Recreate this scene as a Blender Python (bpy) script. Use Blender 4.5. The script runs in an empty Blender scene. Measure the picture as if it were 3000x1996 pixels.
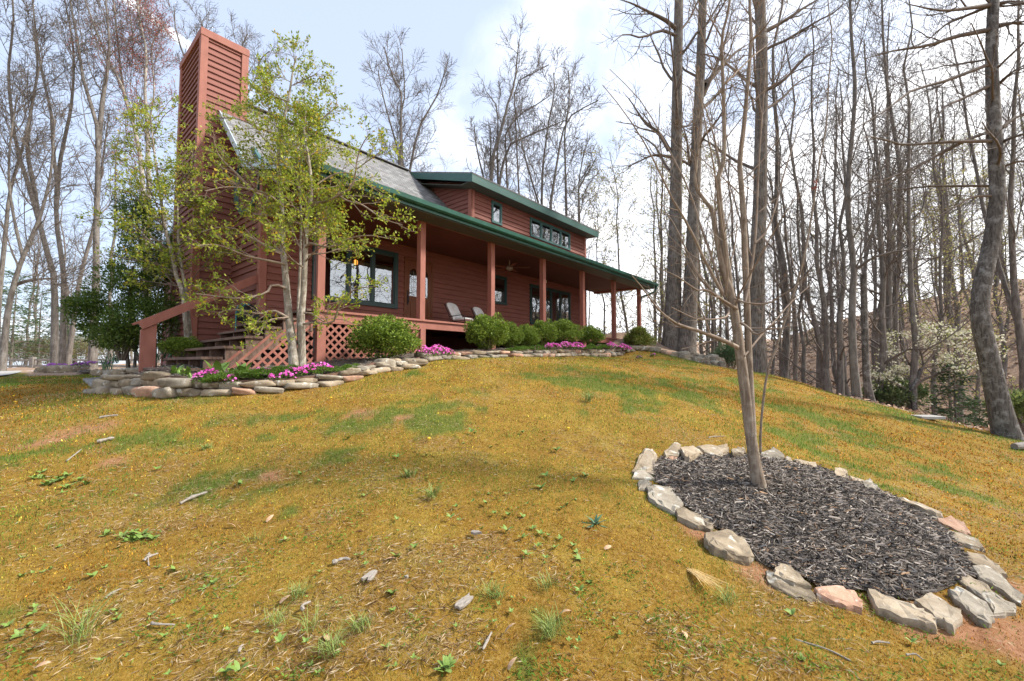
import bpy, math, random
import numpy as np
from mathutils import Vector
rs = np.random.RandomState
R = math.radians
scn = bpy.context.scene
COL = scn.collection

# ------------------------------------------------------------------ helpers
def put(o, parent=None):
    COL.objects.link(o)
    if parent is not None: o.parent = parent
    return o

def tag(o, label=None, cat=None, group=None, kind=None):
    if label: o['label'] = label
    if cat: o['category'] = cat
    if group: o['group'] = group
    if kind: o['kind'] = kind
    return o

def empty(name, loc=(0, 0, 0), rz=0, label=None, cat=None, group=None):
    o = bpy.data.objects.new(name, None)
    o.location = loc; o.rotation_euler = (0, 0, rz); o.empty_display_size = 0.2
    put(o); return tag(o, label, cat, group)

def mesh_np(name, V, F, mat, smooth=False, col=None):
    """F: (m,k) int array, every face with k corners"""
    V = np.asarray(V, np.float32); F = np.asarray(F, np.int32)
    me = bpy.data.meshes.new(name)
    m, k = F.shape
    me.vertices.add(len(V)); me.vertices.foreach_set('co', V.ravel())
    me.loops.add(m * k); me.loops.foreach_set('vertex_index', F.ravel())
    me.polygons.add(m)
    me.polygons.foreach_set('loop_start', np.arange(0, m * k, k, dtype=np.int32))
    try: me.polygons.foreach_set('loop_total', np.full(m, k, np.int32))
    except Exception: pass
    if smooth: me.polygons.foreach_set('use_smooth', np.ones(m, bool))
    me.update(calc_edges=True)
    if col is not None:
        a = me.color_attributes.new('col', 'FLOAT_COLOR', 'POINT')
        c = np.ones((len(V), 4), np.float32); c[:, :3] = col
        a.data.foreach_set('color', c.ravel())
    if mat: me.materials.append(mat)
    return me

def obj_np(name, V, F, mat, parent=None, smooth=False, col=None):
    return put(bpy.data.objects.new(name, mesh_np(name, V, F, mat, smooth, col)), parent)

def copy_tree(o, parent=None):
    c = o.copy(); COL.objects.link(c); c.parent = parent
    for ch in list(o.children): copy_tree(ch, c)
    return c

class MB:
    def __init__(s): s.v = []; s.f = []
    def add(s, vs, fs):
        b = len(s.v); s.v += [tuple(map(float, v)) for v in vs]; s.f += [tuple(i + b for i in f) for f in fs]; return s
    def box(s, x0, x1, y0, y1, z0, z1):
        return s.add([(x0, y0, z0), (x1, y0, z0), (x1, y1, z0), (x0, y1, z0), (x0, y0, z1), (x1, y0, z1), (x1, y1, z1), (x0, y1, z1)],
                     [(0, 3, 2, 1), (4, 5, 6, 7), (0, 1, 5, 4), (1, 2, 6, 5), (2, 3, 7, 6), (3, 0, 4, 7)])
    def bar(s, a, b, w, h, up=(0, 0, 1)):
        a = np.array(a, float); b = np.array(b, float); t = b - a; t /= np.linalg.norm(t)
        e = np.cross(t, up); n = np.linalg.norm(e)
        e = e / n if n > 1e-6 else np.array([1., 0, 0]); n2 = np.cross(e, t)
        e = e * w / 2; n2 = n2 * h / 2
        vs = [a - e - n2, a + e - n2, a + e + n2, a - e + n2, b - e - n2, b + e - n2, b + e + n2, b - e + n2]
        return s.add(vs, [(0, 1, 2, 3), (7, 6, 5, 4), (0, 4, 5, 1), (1, 5, 6, 2), (2, 6, 7, 3), (3, 7, 4, 0)])
    def prism(s, prof, ax, a, b):
        """profile polygon in the two axes other than ax, extruded a..b on ax"""
        n = len(prof)
        def mk(p, t):
            if ax == 0: return (t, p[0], p[1])
            if ax == 1: return (p[0], t, p[1])
            return (p[0], p[1], t)
        vs = [mk(p, a) for p in prof] + [mk(p, b) for p in prof]
        fs = [tuple(range(n))[::-1], tuple(range(n, 2 * n))] + [(i, (i + 1) % n, n + (i + 1) % n, n + i) for i in range(n)]
        return s.add(vs, fs)
    def tube(s, pts, r, n=8):
        P = np.array(pts, float)[None]; rr = np.full((1, len(pts)), r) if np.isscalar(r) else np.array(r, float)[None]
        V, F = tubes(P, rr, n); s.add(V, [tuple(f) for f in F])
        K = len(pts); s.f.append(tuple(len(s.v) - K * n + i for i in range(n))[::-1]); s.f.append(tuple(len(s.v) - n + i for i in range(n)))
        return s
    def lathe(s, c, prof, n=16, ax=2):
        vs = []; fs = []
        for r, h in prof:
            for i in range(n):
                a = 2 * math.pi * i / n; p = [r * math.cos(a), r * math.sin(a), h]
                if ax == 1: p = [p[0], p[2], p[1]]
                if ax == 0: p = [p[2], p[0], p[1]]
                vs.append((c[0] + p[0], c[1] + p[1], c[2] + p[2]))
        m = len(prof)
        for j in range(m - 1):
            for i in range(n):
                fs.append((j * n + i, j * n + (i + 1) % n, (j + 1) * n + (i + 1) % n, (j + 1) * n + i))
        fs.append(tuple(range(n))[::-1]); fs.append(tuple((m - 1) * n + i for i in range(n)))
        return s.add(vs, fs)
    def build(s, name, mat, parent=None, bevel=0, smooth=False):
        me = bpy.data.meshes.new(name); me.from_pydata(s.v, [], s.f); me.materials.append(mat)
        if smooth: me.polygons.foreach_set('use_smooth', np.ones(len(me.polygons), bool))
        me.update(); o = put(bpy.data.objects.new(name, me), parent)
        if bevel:
            b = o.modifiers.new('bevel', 'BEVEL'); b.width = bevel; b.segments = 2; b.limit_method = 'ANGLE'
        return o

def norm(a): return a / np.maximum(np.linalg.norm(a, axis=-1, keepdims=True), 1e-9)

def tubes(P, Rr, S):
    n, K, _ = P.shape
    T = norm(np.gradient(P, axis=1))
    D = norm(P[:, -1] - P[:, 0])
    ref = np.where(np.abs(D[:, 2:3]) < 0.8, np.array([[0, 0, 1.]]), np.array([[1., 0.2, 0]]))
    e1 = norm(np.cross(T, ref[:, None, :])); e2 = np.cross(T, e1)
    a = np.arange(S) * 2 * np.pi / S
    V = P[:, :, None, :] + Rr[:, :, None, None] * (np.cos(a)[None, None, :, None] * e1[:, :, None, :] + np.sin(a)[None, None, :, None] * e2[:, :, None, :])
    i, k, j = np.meshgrid(np.arange(n), np.arange(K - 1), np.arange(S), indexing='ij')
    b = (i * K + k) * S; j2 = (j + 1) % S
    F = np.stack([b + j, b + j2, b + S + j2, b + S + j], -1).reshape(-1, 4)
    return V.reshape(-1, 3), F

def join(parts):
    Vs = []; Fs = []; b = 0
    for V, F in parts:
        Vs.append(V); Fs.append(F + b); b += len(V)
    return np.concatenate(Vs), np.concatenate(Fs)

def resample(p, K):
    p = np.asarray(p, float); s = np.r_[0, np.cumsum(np.linalg.norm(np.diff(p, axis=0), axis=1))]
    t = np.linspace(0, s[-1], K)
    return np.stack([np.interp(t, s, p[:, i]) for i in range(3)], 1)

def smooth_path(p, K):
    """Catmull-Rom through the points then resample"""
    p = np.asarray(p, float); q = np.vstack([2 * p[0] - p[1], p, 2 * p[-1] - p[-2]]); out = []
    for i in range(1, len(q) - 2):
        for t in np.linspace(0, 1, 8, endpoint=False):
            a, b, c, d = q[i - 1], q[i], q[i + 1], q[i + 2]
            out.append(.5 * (2 * b + (c - a) * t + (2 * a - 5 * b + 4 * c - d) * t * t + (3 * b - a - 3 * c + d) * t ** 3))
    out.append(p[-1]); return resample(out, K)

def branch(P, Rr, cnt, t0, t1, ang, L, K, rng, up=.1, wob=.15, rfac=.6, rmin=.004, taper=.3, lenT=.6, angj=.18, flat=1.0):
    n, Kp, _ = P.shape
    cnt = np.full(n, cnt) if np.isscalar(cnt) else np.asarray(cnt)
    idx = np.repeat(np.arange(n), cnt); m = len(idx)
    order = np.concatenate([np.arange(c) for c in cnt]) if m else np.zeros(0)
    t = t0 + (t1 - t0) * (order + rng.rand(m)) / cnt[idx]
    s = np.clip(t * (Kp - 1), 0, Kp - 1.001); i = s.astype(int); fr = (s - i)[:, None]
    pos = P[idx, i] * (1 - fr) + P[idx, i + 1] * fr
    rad = Rr[idx, i] * (1 - fr[:, 0]) + Rr[idx, i + 1] * fr[:, 0]
    T = norm(P[idx, i + 1] - P[idx, i])
    az = order * 2.4 + rng.rand(m) * 1.2 + (idx * 1.7)
    ref = np.where(np.abs(T[:, 2:3]) < 0.9, np.array([[0, 0, 1.]]), np.array([[1., 0, 0]]))
    e1 = norm(np.cross(T, ref)); e2 = np.cross(T, e1)
    a = (ang + rng.randn(m) * angj)[:, None]
    d = np.cos(a) * T + np.sin(a) * (np.cos(az)[:, None] * e1 + np.sin(az)[:, None] * e2)
    d[:, 2] *= flat; d = norm(d)
    Ln = L if np.isscalar(L) else np.asarray(L)[idx]
    ln = Ln * (1 - lenT * (t - t0) / max(t1 - t0, 1e-6)) * rng.uniform(.6, 1.3, m)
    Q = np.zeros((m, K, 3)); Q[:, 0] = pos
    for k in range(1, K):
        d = d + wob * rng.randn(m, 3); d[:, 2] += up; d = norm(d)
        pos = pos + d * (ln / (K - 1))[:, None]; Q[:, k] = pos
    r0 = np.maximum(rad * rfac, rmin)
    RR = np.maximum(r0[:, None] * (1 - (1 - taper) * np.linspace(0, 1, K)[None]), rmin * .7)
    return Q, RR

def leaf_quads(pos, dirs, L, W, rng, colset, colw=None, fold=0.0):
    """one diamond leaf per position"""
    n = len(pos); d = norm(dirs + 1e-6)
    rnd = norm(rng.randn(n, 3)); b = norm(np.cross(d, rnd))
    l = (L * rng.uniform(.7, 1.25, n))[:, None]; w = (W * rng.uniform(.7, 1.25, n))[:, None]
    nrm = np.cross(d, b)
    V = np.stack([pos, pos + d * l * .5 + b * w * .5 + nrm * l * fold, pos + d * l, pos + d * l * .5 - b * w * .5 + nrm * l * fold], 1).reshape(-1, 3)
    F = np.arange(4 * n).reshape(n, 4)
    cs = np.asarray(colset, float); ci = rng.choice(len(cs), n, p=colw)
    c = cs[ci] * rng.uniform(.8, 1.2, (n, 1)); c = np.repeat(c, 4, 0)
    return V, F, c

# cheap value noise -----------------------------------------------------
_tab = rs(5).rand(512, 512)
def vnoise(x, y, sc, off=0):
    x = np.asarray(x) * sc + 37.7 + off; y = np.asarray(y) * sc + 91.3 + off * 1.7
    i = np.floor(x).astype(int); j = np.floor(y).astype(int); u = x - i; v = y - j
    u = u * u * (3 - 2 * u); v = v * v * (3 - 2 * v)
    g = lambda a, b: _tab[a % 512, b % 512]
    return (g(i, j) * (1 - u) + g(i + 1, j) * u) * (1 - v) + (g(i, j + 1) * (1 - u) + g(i + 1, j + 1) * u) * v
def fbm(x, y, sc, oct=3, off=0):
    s = 0; a = 1; t = 0
    for o in range(oct): s = s + a * vnoise(x, y, sc * 2 ** o, off + o * 13); t += a; a *= .5
    return s / t

# ------------------------------------------------------------------ materials
def nodes(name):
    m = bpy.data.materials.new(name); m.use_nodes = True; nt = m.node_tree
    b = nt.nodes['Principled BSDF']; return m, nt, b
def N(nt, t, **kw):
    n = nt.nodes.new(t)
    for k, v in kw.items():
        if k.startswith('i_'):
            n.inputs[k[2:].replace('_', ' ')].default_value = v
        else: setattr(n, k, v)
    return n
def ramp(nt, pts):
    r = nt.nodes.new('ShaderNodeValToRGB'); e = r.color_ramp.elements
    while len(e) < len(pts): e.new(0.5)
    for q, (p, c) in zip(e, pts): q.position = p; q.color = tuple(c) + (1,)
    return r
def mat_noise(name, c1, c2, scale=6, stretch=(1, 1, 1), rough=.8, bump=.3, bdist=.01, detail=6, c3=None, spec=.3, coords='Object', bscale=None):
    m, nt, b = nodes(name)
    tc = N(nt, 'ShaderNodeTexCoord'); mp = N(nt, 'ShaderNodeMapping'); mp.inputs['Scale'].default_value = stretch
    nt.links.new(tc.outputs[coords], mp.inputs['Vector'])
    no = N(nt, 'ShaderNodeTexNoise'); no.inputs['Scale'].default_value = scale; no.inputs['Detail'].default_value = detail; no.inputs['Roughness'].default_value = .65
    nt.links.new(mp.outputs[0], no.inputs['Vector'])
    pts = [(.32, c1), (.68, c2)] if c3 is None else [(.3, c1), (.52, c2), (.7, c3)]
    r = ramp(nt, pts); nt.links.new(no.outputs['Fac'], r.inputs[0]); nt.links.new(r.outputs[0], b.inputs['Base Color'])
    b.inputs['Roughness'].default_value = rough; b.inputs['Specular IOR Level'].default_value = spec
    if bump:
        src = no
        if bscale:
            src = N(nt, 'ShaderNodeTexNoise'); src.inputs['Scale'].default_value = bscale; src.inputs['Detail'].default_value = 5
            nt.links.new(mp.outputs[0], src.inputs['Vector'])
        bp = N(nt, 'ShaderNodeBump'); bp.inputs['Strength'].default_value = bump; bp.inputs['Distance'].default_value = bdist
        nt.links.new(src.outputs['Fac'], bp.inputs['Height']); nt.links.new(bp.outputs[0], b.inputs['Normal'])
    return m
def mat_attr(name, rough=.7, trans=0.0, spec=.25, sheen=0):
    m, nt, b = nodes(name)
    a = N(nt, 'ShaderNodeAttribute', attribute_name='col'); nt.links.new(a.outputs['Color'], b.inputs['Base Color'])
    b.inputs['Roughness'].default_value = rough; b.inputs['Specular IOR Level'].default_value = spec
    if trans:
        t = N(nt, 'ShaderNodeBsdfTranslucent'); nt.links.new(a.outputs['Color'], t.inputs[0])
        mx = N(nt, 'ShaderNodeMixShader'); mx.inputs[0].default_value = trans
        nt.links.new(b.outputs[0], mx.inputs[1]); nt.links.new(t.outputs[0], mx.inputs[2])
        nt.links.new(mx.outputs[0], nt.nodes['Material Output'].inputs['Surface'])
    return m
def mat_plain(name, c, rough=.5, metal=0, spec=.5, emit=None, estr=0):
    m, nt, b = nodes(name)
    b.inputs['Base Color'].default_value = tuple(c) + (1,); b.inputs['Roughness'].default_value = rough; b.inputs['Metallic'].default_value = metal
    b.inputs['Specular IOR Level'].default_value = spec
    if emit: b.inputs['Emission Color'].default_value = tuple(emit) + (1,); b.inputs['Emission Strength'].default_value = estr
    return m

def bark_mat(name, dark, light, lich, sc=1.0, furrow=26, lichen=.5, bump=.9):
    m, nt, b = nodes(name)
    tc = N(nt, 'ShaderNodeTexCoord')
    mp = N(nt, 'ShaderNodeMapping'); mp.inputs['Scale'].default_value = (1, 1, .16)
    nt.links.new(tc.outputs['Object'], mp.inputs[0])
    v = N(nt, 'ShaderNodeTexNoise'); v.inputs['Scale'].default_value = furrow * sc; v.inputs['Detail'].default_value = 5; v.inputs['Roughness'].default_value = .7; v.inputs['Distortion'].default_value = .6
    nt.links.new(mp.outputs[0], v.inputs['Vector'])
    r = ramp(nt, [(.36, dark), (.62, light)]); nt.links.new(v.outputs['Fac'], r.inputs[0])
    n2 = N(nt, 'ShaderNodeTexNoise'); n2.inputs['Scale'].default_value = 3.2 * sc; n2.inputs['Detail'].default_value = 6; n2.inputs['Roughness'].default_value = .7
    nt.links.new(tc.outputs['Object'], n2.inputs['Vector'])
    r2 = ramp(nt, [(.5, (0, 0, 0)), (.66, (lichen,) * 3)]); nt.links.new(n2.outputs['Fac'], r2.inputs[0])
    mx = N(nt, 'ShaderNodeMixRGB'); nt.links.new(r2.outputs[0], mx.inputs[0]); nt.links.new(r.outputs[0], mx.inputs[1]); mx.inputs[2].default_value = tuple(lich) + (1,)
    nt.links.new(mx.outputs[0], b.inputs['Base Color']); b.inputs['Roughness'].default_value = .9; b.inputs['Specular IOR Level'].default_value = .15
    bp = N(nt, 'ShaderNodeBump'); bp.inputs['Strength'].default_value = bump; bp.inputs['Distance'].default_value = .025
    nt.links.new(v.outputs['Fac'], bp.inputs['Height']); nt.links.new(bp.outputs[0], b.inputs['Normal'])
    return m

M = {}
M['siding'] = mat_noise('red_brown_stained_wood', (.160, .060, .046), (.22, .086, .066), 5, (.25, .25, 3.5), .75, .25, .004, c3=(.25, .103, .079), bscale=30)
M['trim'] = mat_noise('red_brown_trim', (.25, .094, .068), (.32, .130, .095), 6, (1, 1, .5), .7, .15, .003, bscale=35)
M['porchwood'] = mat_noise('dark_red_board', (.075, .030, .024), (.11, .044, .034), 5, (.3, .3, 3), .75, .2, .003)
M['tread'] = mat_noise('weathered_tread', (.07, .042, .03), (.16, .10, .075), 5, (3, .5, 1), .85, .3, .004, c3=(.22, .15, .11))
M['green'] = mat_noise('green_paint', (.010, .060, .042), (.018, .085, .062), 3, (1, 1, 1), .35, 0, c3=(.026, .11, .08), spec=.5)
M['teal'] = mat_noise('teal_fascia', (.028, .085, .072), (.045, .12, .10), 4, (.4, .4, 1), .4, 0, spec=.5)
M['pale'] = mat_noise('pale_blue_fascia', (.36, .45, .50), (.46, .55, .60), 3, (1, 1, 1), .35, 0, spec=.6)  # pale blue-grey base colour with slight noise
M['drip'] = mat_plain('pale_drip_edge', (.62, .60, .54), .45)
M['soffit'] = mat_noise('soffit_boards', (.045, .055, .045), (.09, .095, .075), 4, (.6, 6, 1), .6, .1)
M['winframe'] = mat_plain('dark_green_window_frame', (.012, .045, .042), .4)
M['upframe'] = mat_plain('teal_window_frame', (.045, .115, .11), .4)
M['black'] = mat_plain('black_metal', (.012, .012, .013), .4, .3)
M['void'] = mat_plain('painted_shade_black', (.02, .014, .012), .9)  # near-black colour standing in for shade indoors and under the porch
M['dirt'] = mat_noise('bare_soil', (.08, .045, .03), (.16, .09, .06), 12, bump=.4)
M['white'] = mat_plain('white_lamp', (.75, .72, .62), .4)
M['cushion'] = mat_noise('grey_cushion', (.50, .49, .48), (.66, .65, .64), 9, rough=.9, bump=.2, c3=(.72, .71, .69))
M['door'] = mat_noise('stained_door_wood', (.11, .038, .016), (.20, .072, .03), 6, (6, 6, .5), .45, .1)
M['concrete'] = mat_noise('driveway_concrete', (.28, .27, .25), (.40, .38, .355), 2, bump=.1, rough=.9)
M['slab'] = mat_noise('grey_slab', (.17, .16, .15), (.30, .28, .26), 5, bump=.3, rough=.9)
M['fencewood'] = mat_noise('weathered_fence_wood', (.17, .15, .13), (.34, .31, .28), 5, (1, 1, 1), .9, .3, .004)
def glass_mat():
    m, nt, b = nodes('window_glass'); nt.nodes.remove(b)
    g = N(nt, 'ShaderNodeBsdfGlossy'); g.inputs['Roughness'].default_value = .012; g.inputs['Color'].default_value = (.9, .95, 1, 1)
    t = N(nt, 'ShaderNodeBsdfTransparent'); t.inputs[0].default_value = (.75, .8, .78, 1)
    fr = N(nt, 'ShaderNodeLayerWeight'); fr.inputs['Blend'].default_value = .35
    r = ramp(nt, [(0, (.27,) * 3), (1, (.95,) * 3)]); nt.links.new(fr.outputs['Fresnel'], r.inputs[0])
    # old panes are never flat: a faint waviness in the reflection
    tc = N(nt, 'ShaderNodeTexCoord'); no = N(nt, 'ShaderNodeTexNoise'); no.inputs['Scale'].default_value = 2.2
    nt.links.new(tc.outputs['Object'], no.inputs['Vector'])
    bp = N(nt, 'ShaderNodeBump'); bp.inputs['Strength'].default_value = .06; bp.inputs['Distance'].default_value = .02
    nt.links.new(no.outputs['Fac'], bp.inputs['Height']); nt.links.new(bp.outputs[0], g.inputs['Normal'])
    mx = N(nt, 'ShaderNodeMixShader'); nt.links.new(r.outputs[0], mx.inputs[0]); nt.links.new(t.outputs[0], mx.inputs[1]); nt.links.new(g.outputs[0], mx.inputs[2])
    nt.links.new(mx.outputs[0], nt.nodes['Material Output'].inputs[0]); return m
M['glass'] = glass_mat()

def shingle_mat():
    m, nt, b = nodes('asphalt_shingles')
    tc = N(nt, 'ShaderNodeTexCoord'); mp = N(nt, 'ShaderNodeMapping'); mp.inputs['Scale'].default_value = (1, 1.35, 0)
    nt.links.new(tc.outputs['Object'], mp.inputs[0])
    br = N(nt, 'ShaderNodeTexBrick'); br.offset = .5; br.inputs['Scale'].default_value = 1
    br.inputs['Brick Width'].default_value = .28; br.inputs['Row Height'].default_value = .14; br.inputs['Mortar Size'].default_value = .010; br.inputs['Mortar Smooth'].default_value = .3
    br.inputs['Color1'].default_value = (.13, .125, .12, 1); br.inputs['Color2'].default_value = (.23, .222, .212, 1); br.inputs['Mortar'].default_value = (.07, .068, .066, 1)
    nt.links.new(mp.outputs[0], br.inputs[0])
    no = N(nt, 'ShaderNodeTexNoise'); no.inputs['Scale'].default_value = 60; nt.links.new(tc.outputs['Object'], no.inputs['Vector'])
    mx = N(nt, 'ShaderNodeMixRGB', blend_type='OVERLAY'); mx.inputs[0].default_value = .5
    nt.links.new(br.outputs[0], mx.inputs[1]); nt.links.new(no.outputs['Color'], mx.inputs[2])
    hs = N(nt, 'ShaderNodeHueSaturation'); hs.inputs['Saturation'].default_value = .35; nt.links.new(mx.outputs[0], hs.inputs['Color'])
    nt.links.new(hs.outputs[0], b.inputs['Base Color']); b.inputs['Roughness'].default_value = .85; b.inputs['Specular IOR Level'].default_value = .25
    bp = N(nt, 'ShaderNodeBump'); bp.inputs['Strength'].default_value = .6; bp.inputs['Distance'].default_value = .012; bp.invert = True
    nt.links.new(br.outputs['Fac'], bp.inputs['Height']); nt.links.new(bp.outputs[0], b.inputs['Normal']); return m
M['shingle'] = shingle_mat()

def stone_mat(name, c1, c2, c3, lich=(.55, .54, .48)):
    m, nt, b = nodes(name)
    tc = N(nt, 'ShaderNodeTexCoord'); oi = N(nt, 'ShaderNodeObjectInfo')
    ad = N(nt, 'ShaderNodeVectorMath', operation='ADD'); sc = N(nt, 'ShaderNodeVectorMath', operation='SCALE'); sc.inputs['Scale'].default_value = 13
    cb = N(nt, 'ShaderNodeCombineXYZ'); [nt.links.new(oi.outputs['Random'], cb.inputs[i]) for i in range(3)]
    nt.links.new(cb.outputs[0], sc.inputs[0]); nt.links.new(tc.outputs['Object'], ad.inputs[0]); nt.links.new(sc.outputs[0], ad.inputs[1])
    n1 = N(nt, 'ShaderNodeTexNoise'); n1.inputs['Scale'].default_value = 5; n1.inputs['Detail'].default_value = 8; n1.inputs['Roughness'].default_value = .72; nt.links.new(ad.outputs[0], n1.inputs['Vector'])
    r = ramp(nt, [(.3, c1), (.5, c2), (.72, c3)]); nt.links.new(n1.outputs['Fac'], r.inputs[0])
    n2 = N(nt, 'ShaderNodeTexNoise'); n2.inputs['Scale'].default_value = 11; n2.inputs['Detail'].default_value = 5; nt.links.new(ad.outputs[0], n2.inputs['Vector'])
    r2 = ramp(nt, [(.6, (0, 0, 0)), (.68, (.7,) * 3)]); nt.links.new(n2.outputs['Fac'], r2.inputs[0])
    mx = N(nt, 'ShaderNodeMixRGB'); nt.links.new(r2.outputs[0], mx.inputs[0]); nt.links.new(r.outputs[0], mx.inputs[1]); mx.inputs[2].default_value = lich + (1,)
    hs = N(nt, 'ShaderNodeHueSaturation'); mr = N(nt, 'ShaderNodeMapRange'); mr.inputs['To Min'].default_value = .72; mr.inputs['To Max'].default_value = 1.2
    nt.links.new(oi.outputs['Random'], mr.inputs[0]); nt.links.new(mr.outputs[0], hs.inputs['Value']); nt.links.new(mx.outputs[0], hs.inputs['Color'])
    nt.links.new(hs.outputs[0], b.inputs['Base Color']); b.inputs['Roughness'].default_value = .9; b.inputs['Specular IOR Level'].default_value = .2
    bp = N(nt, 'ShaderNodeBump'); bp.inputs['Strength'].default_value = .7; bp.inputs['Distance'].default_value = .02
    nt.links.new(n1.outputs['Fac'], bp.inputs['Height']); nt.links.new(bp.outputs[0], b.inputs['Normal']); return m
M['tan_stone'] = stone_mat('tan_sandstone', (.16, .12, .075), (.29, .23, .16), (.41, .35, .265))
M['grey_stone'] = stone_mat('grey_stone', (.125, .105, .08), (.25, .215, .165), (.38, .34, .275))
M['red_stone'] = stone_mat('reddish_stone', (.22, .12, .08), (.38, .23, .155), (.50, .36, .27))
M['brown_stone'] = stone_mat('brown_stone', (.10, .075, .05), (.22, .175, .12), (.36, .30, .22))

M['bark'] = bark_mat('furrowed_bark', (.06, .05, .041), (.21, .18, .152), (.31, .295, .265), 1, 26, .45)
M['bark_far'] = bark_mat('grey_bark', (.085, .073, .064), (.195, .172, .15), (.28, .265, .245), 1, 14, .5, .6)
M['bark_pale'] = bark_mat('pale_bark', (.17, .15, .125), (.36, .33, .285), (.50, .48, .42), 1.6, 16, .6, .4)
M['bark_holly'] = bark_mat('speckled_pale_bark', (.14, .115, .085), (.33, .29, .235), (.52, .50, .44), 3.0, 10, .8, .35)
M['bark_maple'] = bark_mat('young_grey_bark', (.13, .095, .068), (.27, .215, .165), (.40, .36, .29), 4, 8, .5, .3)
M['bark_birch'] = bark_mat('dark_mottled_bark', (.05, .043, .038), (.16, .142, .126), (.32, .31, .29), 2.2, 12, .75, .8)
M['twig'] = mat_noise('twig_bark', (.09, .07, .055), (.18, .14, .112), 3, rough=.9, bump=0)
M['twig_far'] = mat_noise('far_twig_bark', (.10, .084, .072), (.18, .152, .132), 2, rough=.9, bump=0)
M['twig_maple'] = mat_noise('brown_twig_bark', (.16, .115, .085), (.30, .235, .18), 6, rough=.85, bump=0)
M['leaf'] = mat_attr('leaf', .5, .45, .3)
M['needle'] = mat_attr('needle', .6, .3, .3)
M['petal'] = mat_attr('petal', .6, .3, .2)
M['blade'] = mat_attr('moss_and_grass_blades', .8, .5, .1)
M['chip'] = mat_attr('mulch_chips', .85, 0, .2)
# ------------------------------------------------------------------ camera (eye at the world origin), photo pixel -> ray
FPX = 1270.0; CX = 1500.0; CY = 998.0; PITCH = math.atan(69 / 1270.0)
cam = bpy.data.objects.new('camera', bpy.data.cameras.new('camera')); put(cam)
cam.data.sensor_width = 36; cam.data.lens = FPX / 3000 * 36; cam.rotation_euler = (math.pi / 2 + PITCH, 0, 0)
cam.data.clip_start = .05; cam.data.clip_end = 3000; scn.camera = cam
cp, sp = math.cos(PITCH), math.sin(PITCH)
def ray(x, y):
    a = ((x - CX) / FPX, 1.0, -(y - CY) / FPX)
    return np.array([a[0], cp * a[1] - sp * a[2], sp * a[1] + cp * a[2]])
def at(x, y, Y):
    r = ray(x, y); return r * (Y / r[1])
TH = math.atan2(1085, 1271.8)
DU = np.array([math.sin(TH), math.cos(TH), 0]); DV = np.array([-math.cos(TH), math.sin(TH), 0])
A0 = np.array([-3.74198, 8.27188, 0])
def HW(u, v, z=0): return A0 + u * DU + v * DV + np.array([0, 0, z])
def uvof(P): q = np.asarray(P) - A0; return float(q @ DU), float(q @ DV)

# ------------------------------------------------------------------ light
SUN_AZ = R(88); SUN_EL = R(44)
sun = bpy.data.objects.new('sun', bpy.data.lights.new('sun', 'SUN')); put(sun)
sun.data.energy = 3.9; sun.data.angle = R(7); sun.data.color = (1, .95, .87)
sd = Vector((math.sin(SUN_AZ) * math.cos(SUN_EL), math.cos(SUN_AZ) * math.cos(SUN_EL), math.sin(SUN_EL)))
sun.rotation_euler = sd.to_track_quat('Z', 'Y').to_euler()
wd = bpy.data.worlds.new('World'); scn.world = wd; wd.use_nodes = True; nt = wd.node_tree
bg = nt.nodes['Background']; bg.inputs['Strength'].default_value = .15
sky = N(nt, 'ShaderNodeTexSky'); sky.sky_type = 'NISHITA'; sky.sun_disc = False; sky.sun_elevation = SUN_EL; sky.sun_rotation = SUN_AZ
sky.air_density = 1.0; sky.dust_density = .9; sky.ozone_density = 1.2
tc = N(nt, 'ShaderNodeTexCoord'); sx = N(nt, 'ShaderNodeSeparateXYZ'); nt.links.new(tc.outputs['Generated'], sx.inputs[0])
def mth(op, a, b=None, c=None, clamp=False):
    n = N(nt, 'ShaderNodeMath', operation=op); n.use_clamp = clamp
    for i, q in enumerate((a, b, c)):
        if q is None: continue
        if isinstance(q, (int, float)): n.inputs[i].default_value = q
        else: nt.links.new(q, n.inputs[i])
    return n.outputs[0]
den = mth('ADD', mth('MAXIMUM', sx.outputs[2], 0.0), .22)
cv = N(nt, 'ShaderNodeCombineXYZ'); nt.links.new(mth('DIVIDE', sx.outputs[0], den), cv.inputs[0]); nt.links.new(mth('DIVIDE', sx.outputs[1], den), cv.inputs[1])
cn = N(nt, 'ShaderNodeTexNoise'); cn.inputs['Scale'].default_value = 1.5; cn.inputs['Detail'].default_value = 8; cn.inputs['Roughness'].default_value = .56; cn.inputs['Distortion'].default_value = .35
nt.links.new(cv.outputs[0], cn.inputs['Vector'])
# cloud cover grows towards the right of the house and low down in the sky
bias = mth('ADD', mth('MULTIPLY', sx.outputs[0], .36), mth('MULTIPLY', mth('SUBTRACT', .57, sx.outputs[2]), .45))
cov = mth('ADD', cn.outputs['Fac'], bias)
mr = N(nt, 'ShaderNodeMapRange'); mr.interpolation_type = 'SMOOTHSTEP'; mr.inputs['From Min'].default_value = .46; mr.inputs['From Max'].default_value = .80
nt.links.new(cov, mr.inputs[0])
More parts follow.
